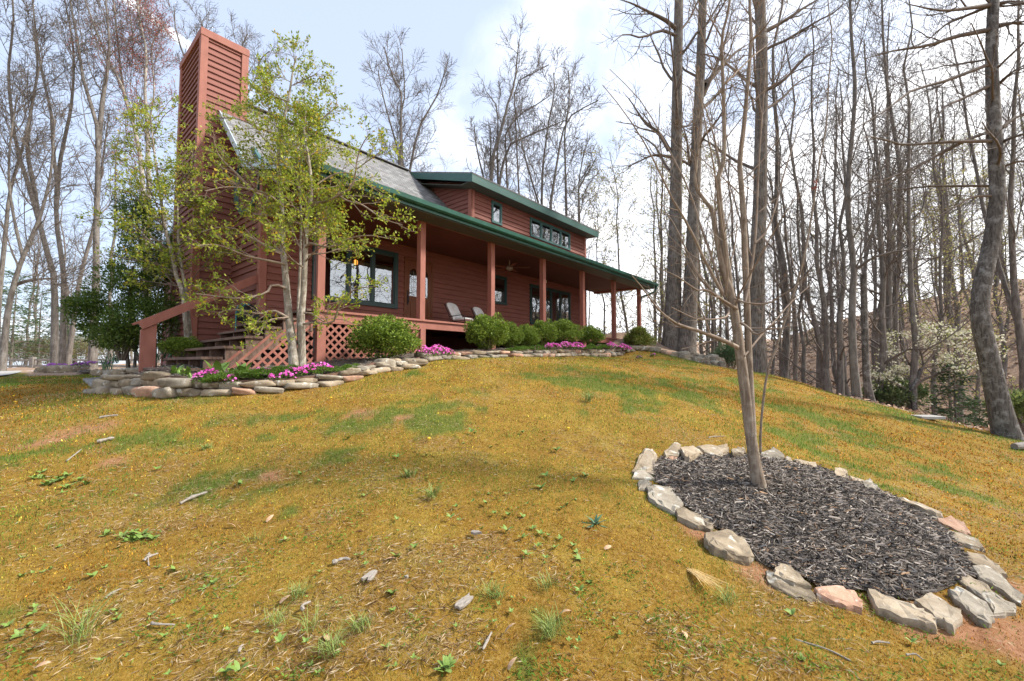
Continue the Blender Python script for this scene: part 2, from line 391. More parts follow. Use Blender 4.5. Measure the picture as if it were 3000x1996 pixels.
# a fading vapour trail
n3 = np.cross(ray(383, 8), ray(570, 148)); n3 /= np.linalg.norm(n3); md = ray(455, 65); md /= np.linalg.norm(md)
dn = N(nt, 'ShaderNodeVectorMath', operation='DOT_PRODUCT'); nt.links.new(tc.outputs['Generated'], dn.inputs[0]); dn.inputs[1].default_value = tuple(n3)
dm = N(nt, 'ShaderNodeVectorMath', operation='DOT_PRODUCT'); nt.links.new(tc.outputs['Generated'], dm.inputs[0]); dm.inputs[1].default_value = tuple(md)
a1 = N(nt, 'ShaderNodeMapRange'); a1.interpolation_type = 'SMOOTHSTEP'; a1.inputs['From Min'].default_value = .010; a1.inputs['From Max'].default_value = .002; nt.links.new(mth('ABSOLUTE', dn.outputs['Value']), a1.inputs[0])
a2 = N(nt, 'ShaderNodeMapRange'); a2.interpolation_type = 'SMOOTHSTEP'; a2.inputs['From Min'].default_value = .986; a2.inputs['From Max'].default_value = .999; nt.links.new(dm.outputs['Value'], a2.inputs[0])
trail = mth('MULTIPLY', mth('MULTIPLY', a1.outputs[0], a2.outputs[0]), .75)
cloudf = mth('MAXIMUM', mr.outputs[0], trail)
sc_ = N(nt, 'ShaderNodeMixRGB', blend_type='MIX'); sc_.inputs[2].default_value = (6.9, 6.95, 7.1, 1)
pale = N(nt, 'ShaderNodeMixRGB', blend_type='MIX'); pale.inputs[0].default_value = .72; pale.inputs[2].default_value = (2.9, 3.3, 4.1, 1)
nt.links.new(sky.outputs[0], pale.inputs[1])
nt.links.new(cloudf, sc_.inputs[0]); nt.links.new(pale.outputs[0], sc_.inputs[1]); nt.links.new(sc_.outputs[0], bg.inputs['Color'])
vs = scn.view_settings; vs.view_transform = 'Standard'; vs.look = 'None'; vs.exposure = 1.0; vs.gamma = 1

# ------------------------------------------------------------------ terrain
def zpx(x, y, Y): p = at(x, y, Y); return (p[0], p[1], p[2])
WALLPX = [(281, 1149, 1128, 7.0), (367, 1155, 1110, 6.4), (497, 1162, 1106, 6.0), (563, 1160, 1118, 6.0), (655, 1157, 1118, 6.0), (783, 1152, 1118, 6.1), (859, 1142, 1112, 6.25), (925, 1134, 1105, 6.45), (1000, 1124, 1095, 6.75), (1078, 1098, 1075, 7.2), (1124, 1090, 1062, 7.6), (1224, 1077, 1053, 8.2), (1257, 1057, 1045, 8.6), (1328, 1053, 1033, 9.0), (1435, 1048, 1030, 9.8), (1591, 1046, 1026, 11.0), (1703, 1045, 1025, 12.2), (1802, 1043, 1022, 13.3), (1846, 1030, 1018, 14.0)]
C = []
for x, y, Y in [(0, 1996, 1.77), (750, 1996, 1.78), (1500, 1996, 1.78), (2250, 1996, 1.87), (3000, 1996, 1.95), (0, 1600, 2.7), (750, 1600, 2.66), (1500, 1600, 2.66), (2250, 1650, 2.85), (3000, 1600, 3.6),
                (0, 1250, 5.2), (750, 1250, 5.0), (1500, 1250, 4.95), (2240, 1418, 4.0), (2600, 1830, 2.35), (1860, 1380, 4.1), (2700, 1400, 5.4), (3000, 1306, 8.0), (2677, 1217, 9.5), (2400, 1143, 11.5), (2163, 1086, 13), (2114, 1078, 14), (2029, 1059, 14.5), (1943, 1037, 15),
                (2000, 1200, 6.5), (1500, 1120, 7.0), (1000, 1180, 5.7), (0, 1107, 12), (140, 1086, 22), (0, 1081, 28), (280, 1100, 10.5), (1985, 1028, 18), (2300, 1108, 12.2), (2870, 1267, 8.7)] + [(a, b, d) for a, b, c, d in WALLPX]:
    C.append(zpx(x, y, Y))
for u, v, z in [(-1, 1.5, -.25), (2, 1.5, -.0), (6, 1.5, .25), (11, 1.5, .55), (3, 6, .1), (12, 6, .5), (0, 11, -.2), (12, 12, .3), (-4, 5, -.42), (-4, 9, -.42), (16, 1, .62), (16, 6, .3), (-8, 12, -.4)]:
    p = HW(u, v, z); C.append(tuple(p))
C += [(0, -1, -1.72), (4, -1, -2.1), (-4, -1, -1.35), (0, -15, -3.2), (15, -8, -3.6), (-15, -8, -1.6), (12.5, 9, -1.9), (10, 20, -2.2), (6, 22, -1.2), (17, 15, -3.2), (27, 25, -2.0), (22, 8, -3.0), (32, 30, 3.2), (25, 35, .6), (45, 25, 7), (40, 8, 3), (45, 45, 7.5), (20, 45, -1.5), (0, 45, -.3), (-12, 30, -.5), (-20, 28, -.45), (-30, 20, -.6), (-40, 40, -.3), (-20, 45, .3), (-50, 10, -1), (-30, -30, -3), (30, -30, -4), (0, 60, -4), (30, 60, 5)]
C = np.array(C)
def _phi(d): return np.where(d > 1e-9, d * d * np.log(d + 1e-12), 0)
_n = len(C); _K = _phi(np.linalg.norm(C[:, None, :2] - C[None, :, :2], axis=2)) + np.eye(_n) * .02
_P = np.c_[np.ones(_n), C[:, :2]]
_S = np.linalg.solve(np.block([[_K, _P], [_P.T, np.zeros((3, 3))]]), np.r_[C[:, 2], np.zeros(3)])
def terrain(x, y):
    x = np.atleast_1d(np.asarray(x, float)); y = np.atleast_1d(np.asarray(y, float))
    r = np.hypot(x, y); k = np.minimum(1, 55 / np.maximum(r, 1e-6)); X = x * k; Y = y * k
    out = np.empty(len(X))
    for s in range(0, len(X), 20000):
        a, b = X[s:s + 20000], Y[s:s + 20000]
        d = np.hypot(a[:, None] - C[None, :, 0], b[:, None] - C[None, :, 1])
        out[s:s + 20000] = _phi(d) @ _S[:_n] + _S[_n] + a * _S[_n + 1] + b * _S[_n + 2]
    far = np.maximum(r - 55, 0)
    ang = np.arctan2(x, y)
    out = np.clip(out, -8, 9) + far * np.where((ang > .3) & (ang < 2.0), .05, -.02)
    return out
def gz(x, y): return float(terrain(x, y)[0])
def hit(px, py, dz=0):
    """where the ray through a photo pixel first meets the ground (+dz)"""
    r = ray(px, py); r = r / r[1]; t = np.linspace(1.2, 60, 3000); g = terrain(r[0] * t, t) + dz
    k = np.argmax(r[2] * t < g)
    if k == 0: k = len(t) - 1
    a, b = t[k - 1], t[k]
    for _ in range(20):
        m = (a + b) / 2
        if r[2] * m < gz(r[0] * m, m) + dz: b = m
        else: a = m
    return r * b

def inpoly(x, y, poly):
    p = np.asarray(poly, float); c = np.zeros(len(x), bool); j = len(p) - 1
    for i in range(len(p)):
        xi, yi = p[i, 0], p[i, 1]; xj, yj = p[j, 0], p[j, 1]
        k = ((yi > y) != (yj > y)) & (x < (xj - xi) * (y - yi) / (yj - yi + 1e-12) + xi)
        c ^= k; j = i
    return c
LAWN = [(-60, -40), (40, -40), (14, 2), (10.6, 7.2), (10.3, 8.6), (9.6, 10.1), (8.6, 11.9), (7.2, 13.6), (6.2, 14.6), (5.5, 15.4), (3, 16), (0, 14), (-6, 11), (-8, 11), (-14.5, 13), (-24, 21), (-60, 20)]
def lawn_noise(x, y):
    return (fbm(x, y, 9, 3) - .5) * .028 + (fbm(x, y, 1.6, 2, 7) - .5) * .05
nr, na = 270, 0
rad = np.r_[0.0, .8 * (900 / .8) ** (np.arange(nr) / (nr - 1))]
ang = np.r_[np.linspace(-R(180), -R(62), 60, endpoint=False), np.linspace(-R(62), R(62), 300, endpoint=False), np.linspace(R(62), R(180), 60, endpoint=False)]
na = len(ang); rr, aa = np.meshgrid(rad, ang, indexing='ij')
gx = (rr * np.sin(aa)).ravel(); gy = (rr * np.cos(aa)).ravel(); gzz = terrain(gx, gy)
lawn_m = inpoly(gx, gy, LAWN)
near = np.hypot(gx, gy) < 30
gzz = gzz + np.where(lawn_m & near, lawn_noise(gx, gy), 0) + np.where(~lawn_m, (fbm(gx, gy, .8, 3, 3) - .5) * .25, 0)
i, j = np.meshgrid(np.arange(len(rad) - 1), np.arange(na), indexing='ij'); j2 = (j + 1) % na
GF = np.stack([i * na + j, i * na + j2, (i + 1) * na + j2, (i + 1) * na + j], -1).reshape(-1, 4)
BARE = [(x, y, s) for x, y, s in [(1055, 1213, .24), (150, 1290, .22), (240, 1262, .25), (330, 1352, .12), (2060, 1560, .16), (2230, 1685, .16), (2960, 1870, .40), (2820, 1860, .2), (2990, 1720, .25), (1185, 1227, .15), (780, 1395, .1)]]
BAREW = [(hit(x, y), s) for x, y, s in BARE]
def masks(x, y):
    """green cover and bare soil of the lawn, as places"""
    g = fbm(x, y, .8, 4, 21); g2 = fbm(x, y, 4.5, 3, 40)
    right = np.clip((x - 2.5) / 4.0, 0, 1) * np.clip((y - 4.5) / 4, 0, 1)
    left = np.clip((-x - 5.5) / 4, 0, 1)
    gr = np.clip((g * .55 + g2 * .45 + right * .07 + left * .10 - .575) / .09, 0, 1) * .8
    b = np.zeros(len(x))
    for p, s in BAREW:
        d = np.hypot((x - p[0]) / 1.3, y - p[1]) / s + (g2 - .5) * 1.4
        b = np.maximum(b, .75 * np.clip((1.0 - d) / .6, 0, 1))
    return gr, b
gcol = np.zeros((len(gx), 3), np.float32)
gr, ba = masks(gx, gy)
gcol[:, 0] = gr; gcol[:, 1] = ba; gcol[:, 2] = lawn_m
def ground_mat():
    m, nt, b = nodes('mossy_lawn_and_leaf_litter')
    at_ = N(nt, 'ShaderNodeAttribute', attribute_name='col'); s = N(nt, 'ShaderNodeSeparateColor'); nt.links.new(at_.outputs['Color'], s.inputs[0])
    tc = N(nt, 'ShaderNodeTexCoord')
    def noise(sc, det=6, ro=.65):
        n = N(nt, 'ShaderNodeTexNoise'); n.inputs['Scale'].default_value = sc; n.inputs['Detail'].default_value = det; n.inputs['Roughness'].default_value = ro
        nt.links.new(tc.outputs['Object'], n.inputs['Vector']); return n.outputs['Fac']
    def mix(f, a, c):
        q = N(nt, 'ShaderNodeMixRGB')
        if isinstance(f, float): q.inputs[0].default_value = f
        else: nt.links.new(f, q.inputs[0])
        for k, z in ((1, a), (2, c)):
            if isinstance(z, tuple): q.inputs[k].default_value = z + (1,)
            else: nt.links.new(z, q.inputs[k])
        return q.outputs[0]
    r1 = ramp(nt, [(.3, (.17, .08, .013)), (.5, (.27, .155, .022)), (.62, (.30, .21, .035)), (.75, (.33, .26, .08))]); nt.links.new(noise(2.2), r1.inputs[0])
    r2 = ramp(nt, [(.33, (.05, .03, .010)), (.5, (.25, .145, .027)), (.68, (.38, .27, .10))]); nt.links.new(noise(38, 5, .75), r2.inputs[0])
    moss = mix(.5, r1.outputs[0], r2.outputs[0])
    rg = ramp(nt, [(.35, (.045, .075, .014)), (.65, (.15, .19, .04))]); nt.links.new(noise(45), rg.inputs[0])
    c = mix(s.outputs[0], moss, rg.outputs[0])
    rb = ramp(nt, [(.35, (.25, .105, .06)), (.65, (.42, .215, .135))]); nt.links.new(noise(22), rb.inputs[0])
    c = mix(s.outputs[1], c, rb.outputs[0])
    rl = ramp(nt, [(.3, (.15, .095, .06)), (.5, (.33, .225, .155)), (.7, (.50, .37, .28))]); nt.links.new(noise(9, 8, .8), rl.inputs[0])
    c = mix(s.outputs[2], rl.outputs[0], c)
    nt.links.new(c, b.inputs['Base Color']); b.inputs['Roughness'].default_value = .95; b.inputs['Specular IOR Level'].default_value = .1
    bp = N(nt, 'ShaderNodeBump'); bp.inputs['Strength'].default_value = .8; bp.inputs['Distance'].default_value = .03
    nt.links.new(noise(40, 6, .75), bp.inputs['Height']); nt.links.new(bp.outputs[0], b.inputs['Normal']); return m
M['ground'] = ground_mat()
g = obj_np('ground', np.c_[gx, gy, gzz], GF, M['ground'], smooth=True, col=gcol); g['kind'] = 'structure'

# driveway at the far left
dv = []
dl = [at(-260, 1117, 11.5), at(0, 1107, 12.4), at(75, 1095, 16.5), at(120, 1088, 19), at(152, 1084, 22)]
dr = [at(-700, 1095, 19), at(-420, 1090, 22), at(-200, 1087.5, 23.5), at(0, 1086, 23.5), at(150, 1083.5, 22.3)]
mb = MB(); L = smooth_path(dl, 24); Rr_ = smooth_path(dr, 24); vv = []
for a, b in zip(L, Rr_):
    for t in np.linspace(0, 1, 7):
        p = a * (1 - t) + b * t; vv.append((p[0], p[1], gz(p[0], p[1]) + .03))
mb.add(vv, [(k * 7 + q, k * 7 + q + 1, k * 7 + q + 8, k * 7 + q + 7) for k in range(23) for q in range(6)])
o = mb.build('driveway', M['concrete'], smooth=True); o['kind'] = 'structure'
# ------------------------------------------------------------------ the house (local axes: x along the porch, y into the house)
house = empty('house', A0, math.pi / 2 - TH, 'red brown lap sided house with long covered porch and tall wood sided chimney', 'house')
HP = lambda name, mb, mat, par=None, bevel=0: mb.build(name, mat, par or house, bevel)
D = 2.44; UG = -.145; UE = 14.0; ZD = 1.05; S = 2.44
def siding(mb, o, ex, nrm, interval, z0, z1, expo=.158, openings=()):
    o = np.array(o, float); ex = np.array(ex, float); nrm = np.array(nrm, float)
    P = lambda s, z, off: o + ex * s + nrm * off + np.array([0, 0, z])
    zb = z0
    while zb < z1 - 1e-4:
        zt = min(zb + expo, z1); off = lambda z: .034 * (1 - (z - zb) / expo) + .004
        cuts = sorted({zb, zt} | {q for op in openings for q in op[2:] if zb < q < zt})
        for a, b in zip(cuts[:-1], cuts[1:]):
            La, Ra = interval(a + 1e-4); Lb, Rb = interval(b - 1e-4); mid = (a + b) / 2
            seg = [((La, Lb), (Ra, Rb))]
            for s0, s1, q0, q1 in openings:
                if q0 < mid < q1:
                    ns = []
                    for l, r in seg:
                        if s1 <= min(l) or s0 >= max(r): ns.append((l, r)); continue
                        if s0 > min(l): ns.append((l, (s0, s0)))
                        if s1 < max(r): ns.append(((s1, s1), r))
                    seg = ns
            for l, r in seg:
                if r[0] - l[0] < 1e-3 and r[1] - l[1] < 1e-3: continue
                mb.add([P(l[0], a, off(a)), P(r[0], a, off(a)), P(r[1], b, off(b)), P(l[1], b, off(b))], [(0, 1, 2, 3)])
                if a == zb: mb.add([P(l[0], a, .0), P(r[0], a, .0), P(r[0], a, off(a)), P(l[0], a, off(a))], [(0, 1, 2, 3)])
        zb = zt
# --- walls
BW = (1.02, 3.44, 1.62, 3.19)      # picture window opening: u0 u1 z0 z1
RW = (9.72, 12.60, 1.62, 3.18)
SW = (7.35, 8.24, 2.22, 3.21)
DR = (3.74, 4.72, 1.05, 3.14)
UW = (9.74, 12.62, 5.17, 5.91); US = (7.47, 7.96, 5.17, 5.93)
m = MB(); siding(m, (0, D, 0), (1, 0, 0), (0, -1, 0), lambda z: (UG, UE), .2, 4.3, openings=(BW, RW, SW, DR)); HP('front_wall', m, M['porchwood'] if False else M['siding'])
def gable_iv(z):
    lo = max(D, z - 1.85); hi = 12.55 - z if z > 4.35 else (11.5 if z < 3.25 else 11.5 - (z - 3.25) * 3)
    return lo, max(hi, lo)
def gable_flip(z):
    a, b = gable_iv(z); return -b, -a
m = MB(); siding(m, (UG, 0, 0), (0, -1, 0), (-1, 0, 0), gable_flip, -.5, 7.15); HP('gable_wall', m, M['siding'])
m = MB(); siding(m, (UE, 0, 0), (0, 1, 0), (1, 0, 0), gable_iv, .2, 7.15); HP('end_wall', m, M['siding'])
m = MB(); siding(m, (0, 11.5, 0), (-1, 0, 0), (0, 1, 0), lambda z: (-UE, -UG), -.4, 3.3); HP('rear_wall', m, M['siding'])
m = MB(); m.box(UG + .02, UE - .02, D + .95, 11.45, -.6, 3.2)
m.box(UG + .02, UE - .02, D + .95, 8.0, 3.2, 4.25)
HP('unlit_room_block', m, M['void'])  # near-black block, the gloom of unlit rooms put into its colour
for x0, x1, y0, y1 in ((UG - .057, UG + .09, D - .06, D - .002), (UG - .060, UG - .003, D - .05, D + .1), (UE - .1, UE + .045, D - .05, D - .002), (UE + .003, UE + .048, D - .05, D + .09)):
    m = MB(); m.box(x0, x1, y0, y1, .2 if x0 > 0 else -.3, 4.3); HP('corner_trim', m, M['trim'], bevel=.004)
m = MB(); m.box(UG - .048, UG - .003, 11.4, 11.55, -.4, 3.2); HP('corner_trim', m, M['trim'])
# --- chimney
ch0, ch1, cv0, cv1 = -.95, .0, 4.42, 6.33
m = MB()
siding(m, (0, cv0, 0), (1, 0, 0), (0, -1, 0), lambda z: (ch0, ch1), -.5, 8.28, .154)
siding(m, (ch0, 0, 0), (0, -1, 0), (-1, 0, 0), lambda z: (-cv1, -cv0), -.5, 8.28, .154)
siding(m, (0, cv1, 0), (-1, 0, 0), (0, 1, 0), lambda z: (-ch1, -ch0), -.5, 8.28, .154)
siding(m, (ch1, 0, 0), (0, 1, 0), (1, 0, 0), lambda z: (cv0, cv1), 5.5, 8.28, .154)
chim = HP('chimney', m, M['siding'])
m = MB(); e = .056
for u, v, su, sv in ((ch0, cv0, 1, 1), (ch0, cv1, 1, -1), (ch1, cv0, -1, 1), (ch1, cv1, -1, -1)):
    zb = -.5 if su > 0 else 5.6
    m.box(min(u - su * e, u + su * .10), max(u - su * e, u + su * .10), min(v - sv * e, v - sv * .002), max(v - sv * e, v - sv * .002), zb, 8.20)
    m.box(min(u - su * (e + .002), u - su * .002), max(u - su * (e + .002), u - su * .002), min(v - sv * (e + .002), v + sv * .10), max(v - sv * (e + .002), v + sv * .10), zb, 8.20)
    HP('corner_board', m, M['trim'], chim, .004); m = MB()
m = MB(); m.box(ch0 - .07, ch1 + .07, cv0 - .07, cv1 + .07, 8.19, 8.37); m.box(ch0 - .05, ch1 + .05, cv0 - .05, cv1 + .05, 8.372, 8.39)
HP('cap', m, M['trim'], chim, .005)
# --- roof
top = [(-.56, 3.63), (2.45, 4.53), (5.35, 7.38), (8.25, 4.53), (11.95, 3.42)]
def slab(prof, th):
    return prof + [(v, z - th) for v, z in prof[::-1]]
m = MB(); u0, u1 = -.54, 15.12
def roofquad(mb, a, b, u0, u1, th):
    mb.prism([a, b, (b[0], b[1] - th), (a[0], a[1] - th)], 0, u0, u1)
roofquad(m, top[0], top[1], u0, u1, .10); roofquad(m, top[1], top[2], u0 + .001, 14.4, .14); roofquad(m, top[2], top[3], u0 + .001, 14.4, .14); roofquad(m, top[3], top[4], u0, 14.4, .10)
m.bar((.0, 5.35, 7.39), (5.9, 5.35, 7.39), .26, .03)
roof = HP('roof', m, M['shingle'])
def rake(u, w, prof, h, mb):
    for a, b in zip(prof[:-1], prof[1:]):
        mb.prism([(a[0], a[1] + .012), (b[0], b[1] + .012), (b[0], b[1] - h), (a[0], a[1] - h)], 0, u, u + w)
m = MB(); rake(-.565, .024, [(-.5, 3.65), (2.45, 4.53), (4.40, 6.45)], .19, m); HP('rake_fascia', m, M['pale'], roof)
m = MB(); rake(-.566, .024, [(6.36, 6.39), (8.25, 4.53), (11.9, 3.43)], .2, m); HP('rear_fascia', m, M['green'], roof)
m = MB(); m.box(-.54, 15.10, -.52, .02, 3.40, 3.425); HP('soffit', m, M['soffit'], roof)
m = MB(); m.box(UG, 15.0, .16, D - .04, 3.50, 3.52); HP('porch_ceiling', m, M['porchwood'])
m = MB(); m.box(-.54, 15.12, -.585, -.535, 3.615, 3.645); HP('drip_edge', m, M['drip'], roof)
m = MB(); m.box(-.545, 15.125, -.56, -.525, 3.42, 3.612); m.box(14.96, 15.123, -.522, 2.4, 3.45, 3.60); HP('eave_fascia', m, M['green'], roof)
m = MB(); m.prism([(-.565, 3.60), (-.565, 3.49), (-.62, 3.485), (-.66, 3.52), (-.675, 3.61), (-.655, 3.61), (-.645, 3.53), (-.60, 3.50), (-.575, 3.50), (-.575, 3.60)], 0, -.56, 15.16)
gut = HP('gutter', m, M['green'])
m = MB(); m.tube([(15.02, -.62, 3.50), (15.02, -.60, 3.40), (15.0, -.50, 3.22), (14.93, -.2, 3.10), (14.80, -.02, 3.04), (14.80, .02, 2.9), (14.80, .02, 2.7)], .045, 10); HP('downspout_elbow', m, M['green'], gut)
m = MB(); m.tube([(-.06, -.03, 3.4), (-.06, -.03, .2)], .012, 6); HP('downspout', m, M['black'], gut)
# --- porch
m = MB(); m.box(.0, 14.9, .0, D - .06, ZD - .04, ZD); HP('porch_deck', m, M['trim'], bevel=.003)
m = MB(); m.box(-.03, 14.92, -.035, -.001, ZD - .045, ZD + .001); deck_edge = HP('deck_edge', m, M['trim'], bevel=.004)
m = MB(); m.box(.0, 14.9, .002, .09, .83, ZD - .046); m.box(-.004, .05, .095, D, .83, ZD - .046); m.box(14.85, 14.905, .095, D, .83, ZD - .046); HP('rim_beam', m, M['trim'], bevel=.004)
for k in range(14):
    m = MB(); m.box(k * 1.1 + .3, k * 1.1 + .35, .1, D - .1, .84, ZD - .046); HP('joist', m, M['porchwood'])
for k in range(7):
    m = MB(); m.box(k * S + .0, k * S + .15, .003, .153, ZD + .001, 3.432); HP('porch_post', m, M['trim'], bevel=.006)
for k in range(7):
    if k * .068 + .02 < .7:
        m = MB(); m.box(k * S + .0, k * S + .15, -.03, .10, -.25 + .07 * k, .829); HP('pier_post', m, M['trim'], bevel=.006)
m = MB(); m.box(-.02, 14.9, .02, .135, 3.434, 3.62); m.box(-.03, .08, .14, D, 3.436, 3.62); m.box(14.78, 14.9, .14, D, 3.436, 3.62); HP('header_beam', m, M['trim'], bevel=.005)
# --- lattice
def clipline(poly, p, d):
    ts = []; n = len(poly)
    for i in range(n):
        a = np.array(poly[i], float); b = np.array(poly[(i + 1) % n], float); e = b - a
        den = d[0] * e[1] - d[1] * e[0]
        if abs(den) < 1e-9: continue
        w = a - p; t = (w[0] * e[1] - w[1] * e[0]) / den; s = (w[0] * d[1] - w[1] * d[0]) / den
        if 0 <= s < 1: ts.append(t)
    return sorted(ts)
def lattice(poly, vface, pitch=.118, w=.042):
    mb = MB(); q = np.array(poly); lo = q.min(0); hi = q.max(0); c = (lo + hi) / 2; ext = np.linalg.norm(hi - lo)
    for s, lay in ((1, 0.0), (-1, .009)):
        d = np.array([1, s]) / math.sqrt(2); nn = np.array([-d[1], d[0]])
        for k in range(int(-ext / pitch), int(ext / pitch) + 1):
            p = c + nn * k * pitch; ts = clipline(poly, p, d)
            for a, b in zip(ts[::2], ts[1::2]):
                if b - a > .04:
                    A = p + d * a; B = p + d * b; mb.bar((A[0], vface + lay, A[1]), (B[0], vface + lay, B[1]), .008, w)
    return mb
HP('lattice_panel', lattice([(.15, .03), (2.44, .18), (2.44, .83), (.15, .83)], .02), M['trim'])
o = HP('lattice_panel', lattice([(-1.98, -.2), (-.03, -.06), (-.03, .84), (-.36, .80)], .03), M['trim'])
m = MB(); m.box(.14, .19, -.002, .05, .0, .83); m.box(.15, 2.44, -.006, .016, .80, .829); HP('lattice_frame', m, M['trim'])
m = MB(); m.box(-.05, 2.45, .6, .64, -.2, .82); m.box(-1.8, 0, .10, .14, -.3, .1); HP('crawl_space_shade_sheet', m, M['void'])  # added dark sheets, shade behind the lattice put into their colour
# --- stairs
st = empty('stairs'); st.parent = house
for k in range(6):
    z = -.065 + .183 * k; ub = -1.83 + .30 * k
    m = MB(); m.box(ub - .30, ub - .155, .0, 2.52, z - .045, z); m.box(ub - .147, ub, .0, 2.52, z - .045, z); HP('tread', m, M['tread'], st, .004)
    for v in (.03, .84, 1.65, 2.44):
        m = MB(); m.box(ub - .26, ub + .28, v, v + .04, z - .23, z - .046); HP('stringer', m, M['tread'], st)
m = MB(); m.box(-.19, -.02, 0, 2.52, ZD - .045, ZD - .001); HP('tread', m, M['tread'], st, .004)
m = MB(); m.prism([(-1.75, -.35), (-.06, -.35), (-.06, .80), (-.2, .75)], 1, .9, 2.3); HP('stair_shade_fill', m, M['void'], st)  # added dark fill that paints in the shade behind the treads
hr = empty('handrail'); hr.parent = house
m = MB(); m.prism([(-2.185, -.33), (-1.945, -.33), (-1.945, .80), (-2.185, .655)], 1, 2.52, 2.61); HP('newel_post', m, M['trim'], hr, .005)
rl = lambda u: 2.13 + .6 * u
m = MB(); m.bar((-2.30, 2.565, rl(-2.30)), (.05, 2.565, rl(.05)), .15, .042); HP('cap_rail', m, M['trim'], hr, .004)
m = MB(); m.bar((-2.2, 2.50, rl(-2.2) - .095), (.0, 2.50, rl(.0) - .095), .035, .13); HP('under_rail', m, M['trim'], hr, .004)
# --- windows
def window(u0, u1, z0, z1, mull, v=D, fr=.075, mat='winframe', name='window', room=False):
    w = empty(name); w.parent = house; m = MB(); y0 = v - .065
    m.box(u0 - .03, u1 + .03, y0, v + .02, z1 - fr + .03, z1 + .03); m.box(u0 - .03, u1 + .03, y0 - .012, v + .02, z0 - .03, z0 + fr - .03)
    m.box(u0 - .03, u0 + fr - .03, y0, v + .02, z0 + fr - .03, z1 - fr + .03); m.box(u1 - fr + .03, u1 + .03, y0, v + .02, z0 + fr - .03, z1 - fr + .03)
    for q in mull: m.box(q - .045, q + .045, y0 + .008, v + .02, z0 + fr - .03, z1 - fr + .03)
    m.build('frame', M[mat], w, .004)
    ed = [u0 + fr - .03] + [x for q in mull for x in (q - .045, q + .045)] + [u1 - fr + .03]
    for a, b in zip(ed[::2], ed[1::2]):
        m = MB(); s = .028
        m.box(a, b, y0 + .022, y0 + .05, z1 - fr + .03 - s, z1 - fr + .03); m.box(a, b, y0 + .022, y0 + .05, z0 + fr - .03, z0 + fr - .03 + s)
        m.box(a, a + s, y0 + .022, y0 + .05, z0 + fr - .03 + s, z1 - fr + .03 - s); m.box(b - s, b, y0 + .022, y0 + .05, z0 + fr - .03 + s, z1 - fr + .03 - s)
        m.build('sash', M[mat], w)
        m = MB(); m.add([(a + s, y0 + .04, z0 + fr - .03 + s), (b - s, y0 + .04, z0 + fr - .03 + s), (b - s, y0 + .04, z1 - fr + .03 - s), (a + s, y0 + .04, z1 - fr + .03 - s)], [(0, 1, 2, 3)])
        m.build('pane', M['glass'], w)
    return w
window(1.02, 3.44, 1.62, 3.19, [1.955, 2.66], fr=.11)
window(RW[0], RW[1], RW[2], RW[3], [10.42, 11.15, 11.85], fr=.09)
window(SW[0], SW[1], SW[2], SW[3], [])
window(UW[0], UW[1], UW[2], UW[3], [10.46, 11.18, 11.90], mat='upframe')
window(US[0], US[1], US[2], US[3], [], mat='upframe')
# octagon window in the gable
ow = empty('octagon_window'); ow.parent = house
oc = (3.35, 4.42); pts = [(oc[0] + .86 * math.cos(R(22.5 + 45 * k)), oc[1] + .78 * math.sin(R(22.5 + 45 * k))) for k in range(8)]
m = MB()
for k in range(8):
    a, b = pts[k], pts[(k + 1) % 8]; m.bar((UG - .05, a[0], a[1]), (UG - .05, b[0], b[1]), .07, .08, (1, 0, 0))
m.build('frame', M['upframe'], ow)
m = MB(); m.add([(UG - .045, p[0], p[1]) for p in pts], [tuple(range(8))]); m.build('pane', M['glass'], ow)
# --- front door
dr = empty('front_door'); dr.parent = house
m = MB(); m.box(3.70, 3.77, D - .05, D + .02, 1.05, 3.10); m.box(4.69, 4.76, D - .05, D + .02, 1.05, 3.10); m.box(3.70, 4.76, D - .052, D + .02, 3.102, 3.17); m.build('door_frame', M['door'], dr, .004)
m = MB(); y = D - .012
for a, b, c, d_ in ((3.775, 3.885, 1.06, 3.095), (4.575, 4.685, 1.06, 3.095), (4.185, 4.275, 1.06, 3.095), (3.885, 4.185, 2.86, 3.095), (4.275, 4.575, 2.86, 3.095), (3.885, 4.185, 1.90, 2.03), (4.275, 4.575, 1.90, 2.03), (3.885, 4.185, 1.06, 1.24), (4.275, 4.575, 1.06, 1.24)):
    m.box(a, b, y - .03, y, c, d_)
for a, b in ((3.885, 4.185), (4.275, 4.575)):
    m.box(a, b, y - .014, y, 1.24, 1.90); m.box(a + .05, b - .05, y - .026, y - .014, 1.30, 1.84)
    # the curved head above the glass
    n = 10; c = (a + b) / 2
    for k in range(n):
        t0, t1 = k / n, (k + 1) / n; f = lambda t: 2.86 - .10 * (1 - math.sin(math.pi * t)) ** 1.0
        x0_, x1_ = a + (b - a) * t0, a + (b - a) * t1
        m.prism([(x0_, 2.87), (x1_, 2.87), (x1_, f(t1)), (x0_, f(t0))], 1, y - .029, y - .001)
m.build('door_leaf', M['door'], dr)
for a, b in ((3.885, 4.185), (4.275, 4.575)):
    m = MB(); m.add([(a, y - .012, 2.03), (b, y - .012, 2.03), (b, y - .012, 2.86), (a, y - .012, 2.86)], [(0, 1, 2, 3)]); m.build('glass_panel', M['glass'], dr)
    m = MB()
    for q in (.3, .5, .7): m.bar((a + (b - a) * q, y - .014, 2.05), (a + (b - a) * q, y - .014, 2.80 if q == .5 else 2.6), .008, .008)
    for zz in (2.3, 2.55): m.bar((a + .02, y - .014, zz), (b - .02, y - .014, zz), .007, .007)
    m.build('leaded_came', M['fencewood'], dr)
m = MB(); m.tube([(3.82, y - .035, 2.02), (3.82, y - .085, 1.98), (3.82, y - .09, 1.85), (3.82, y - .035, 1.80)], .012, 8); m.box(3.80, 3.84, y - .042, y - .03, 1.74, 2.18); m.build('door_handle', M['black'], dr)
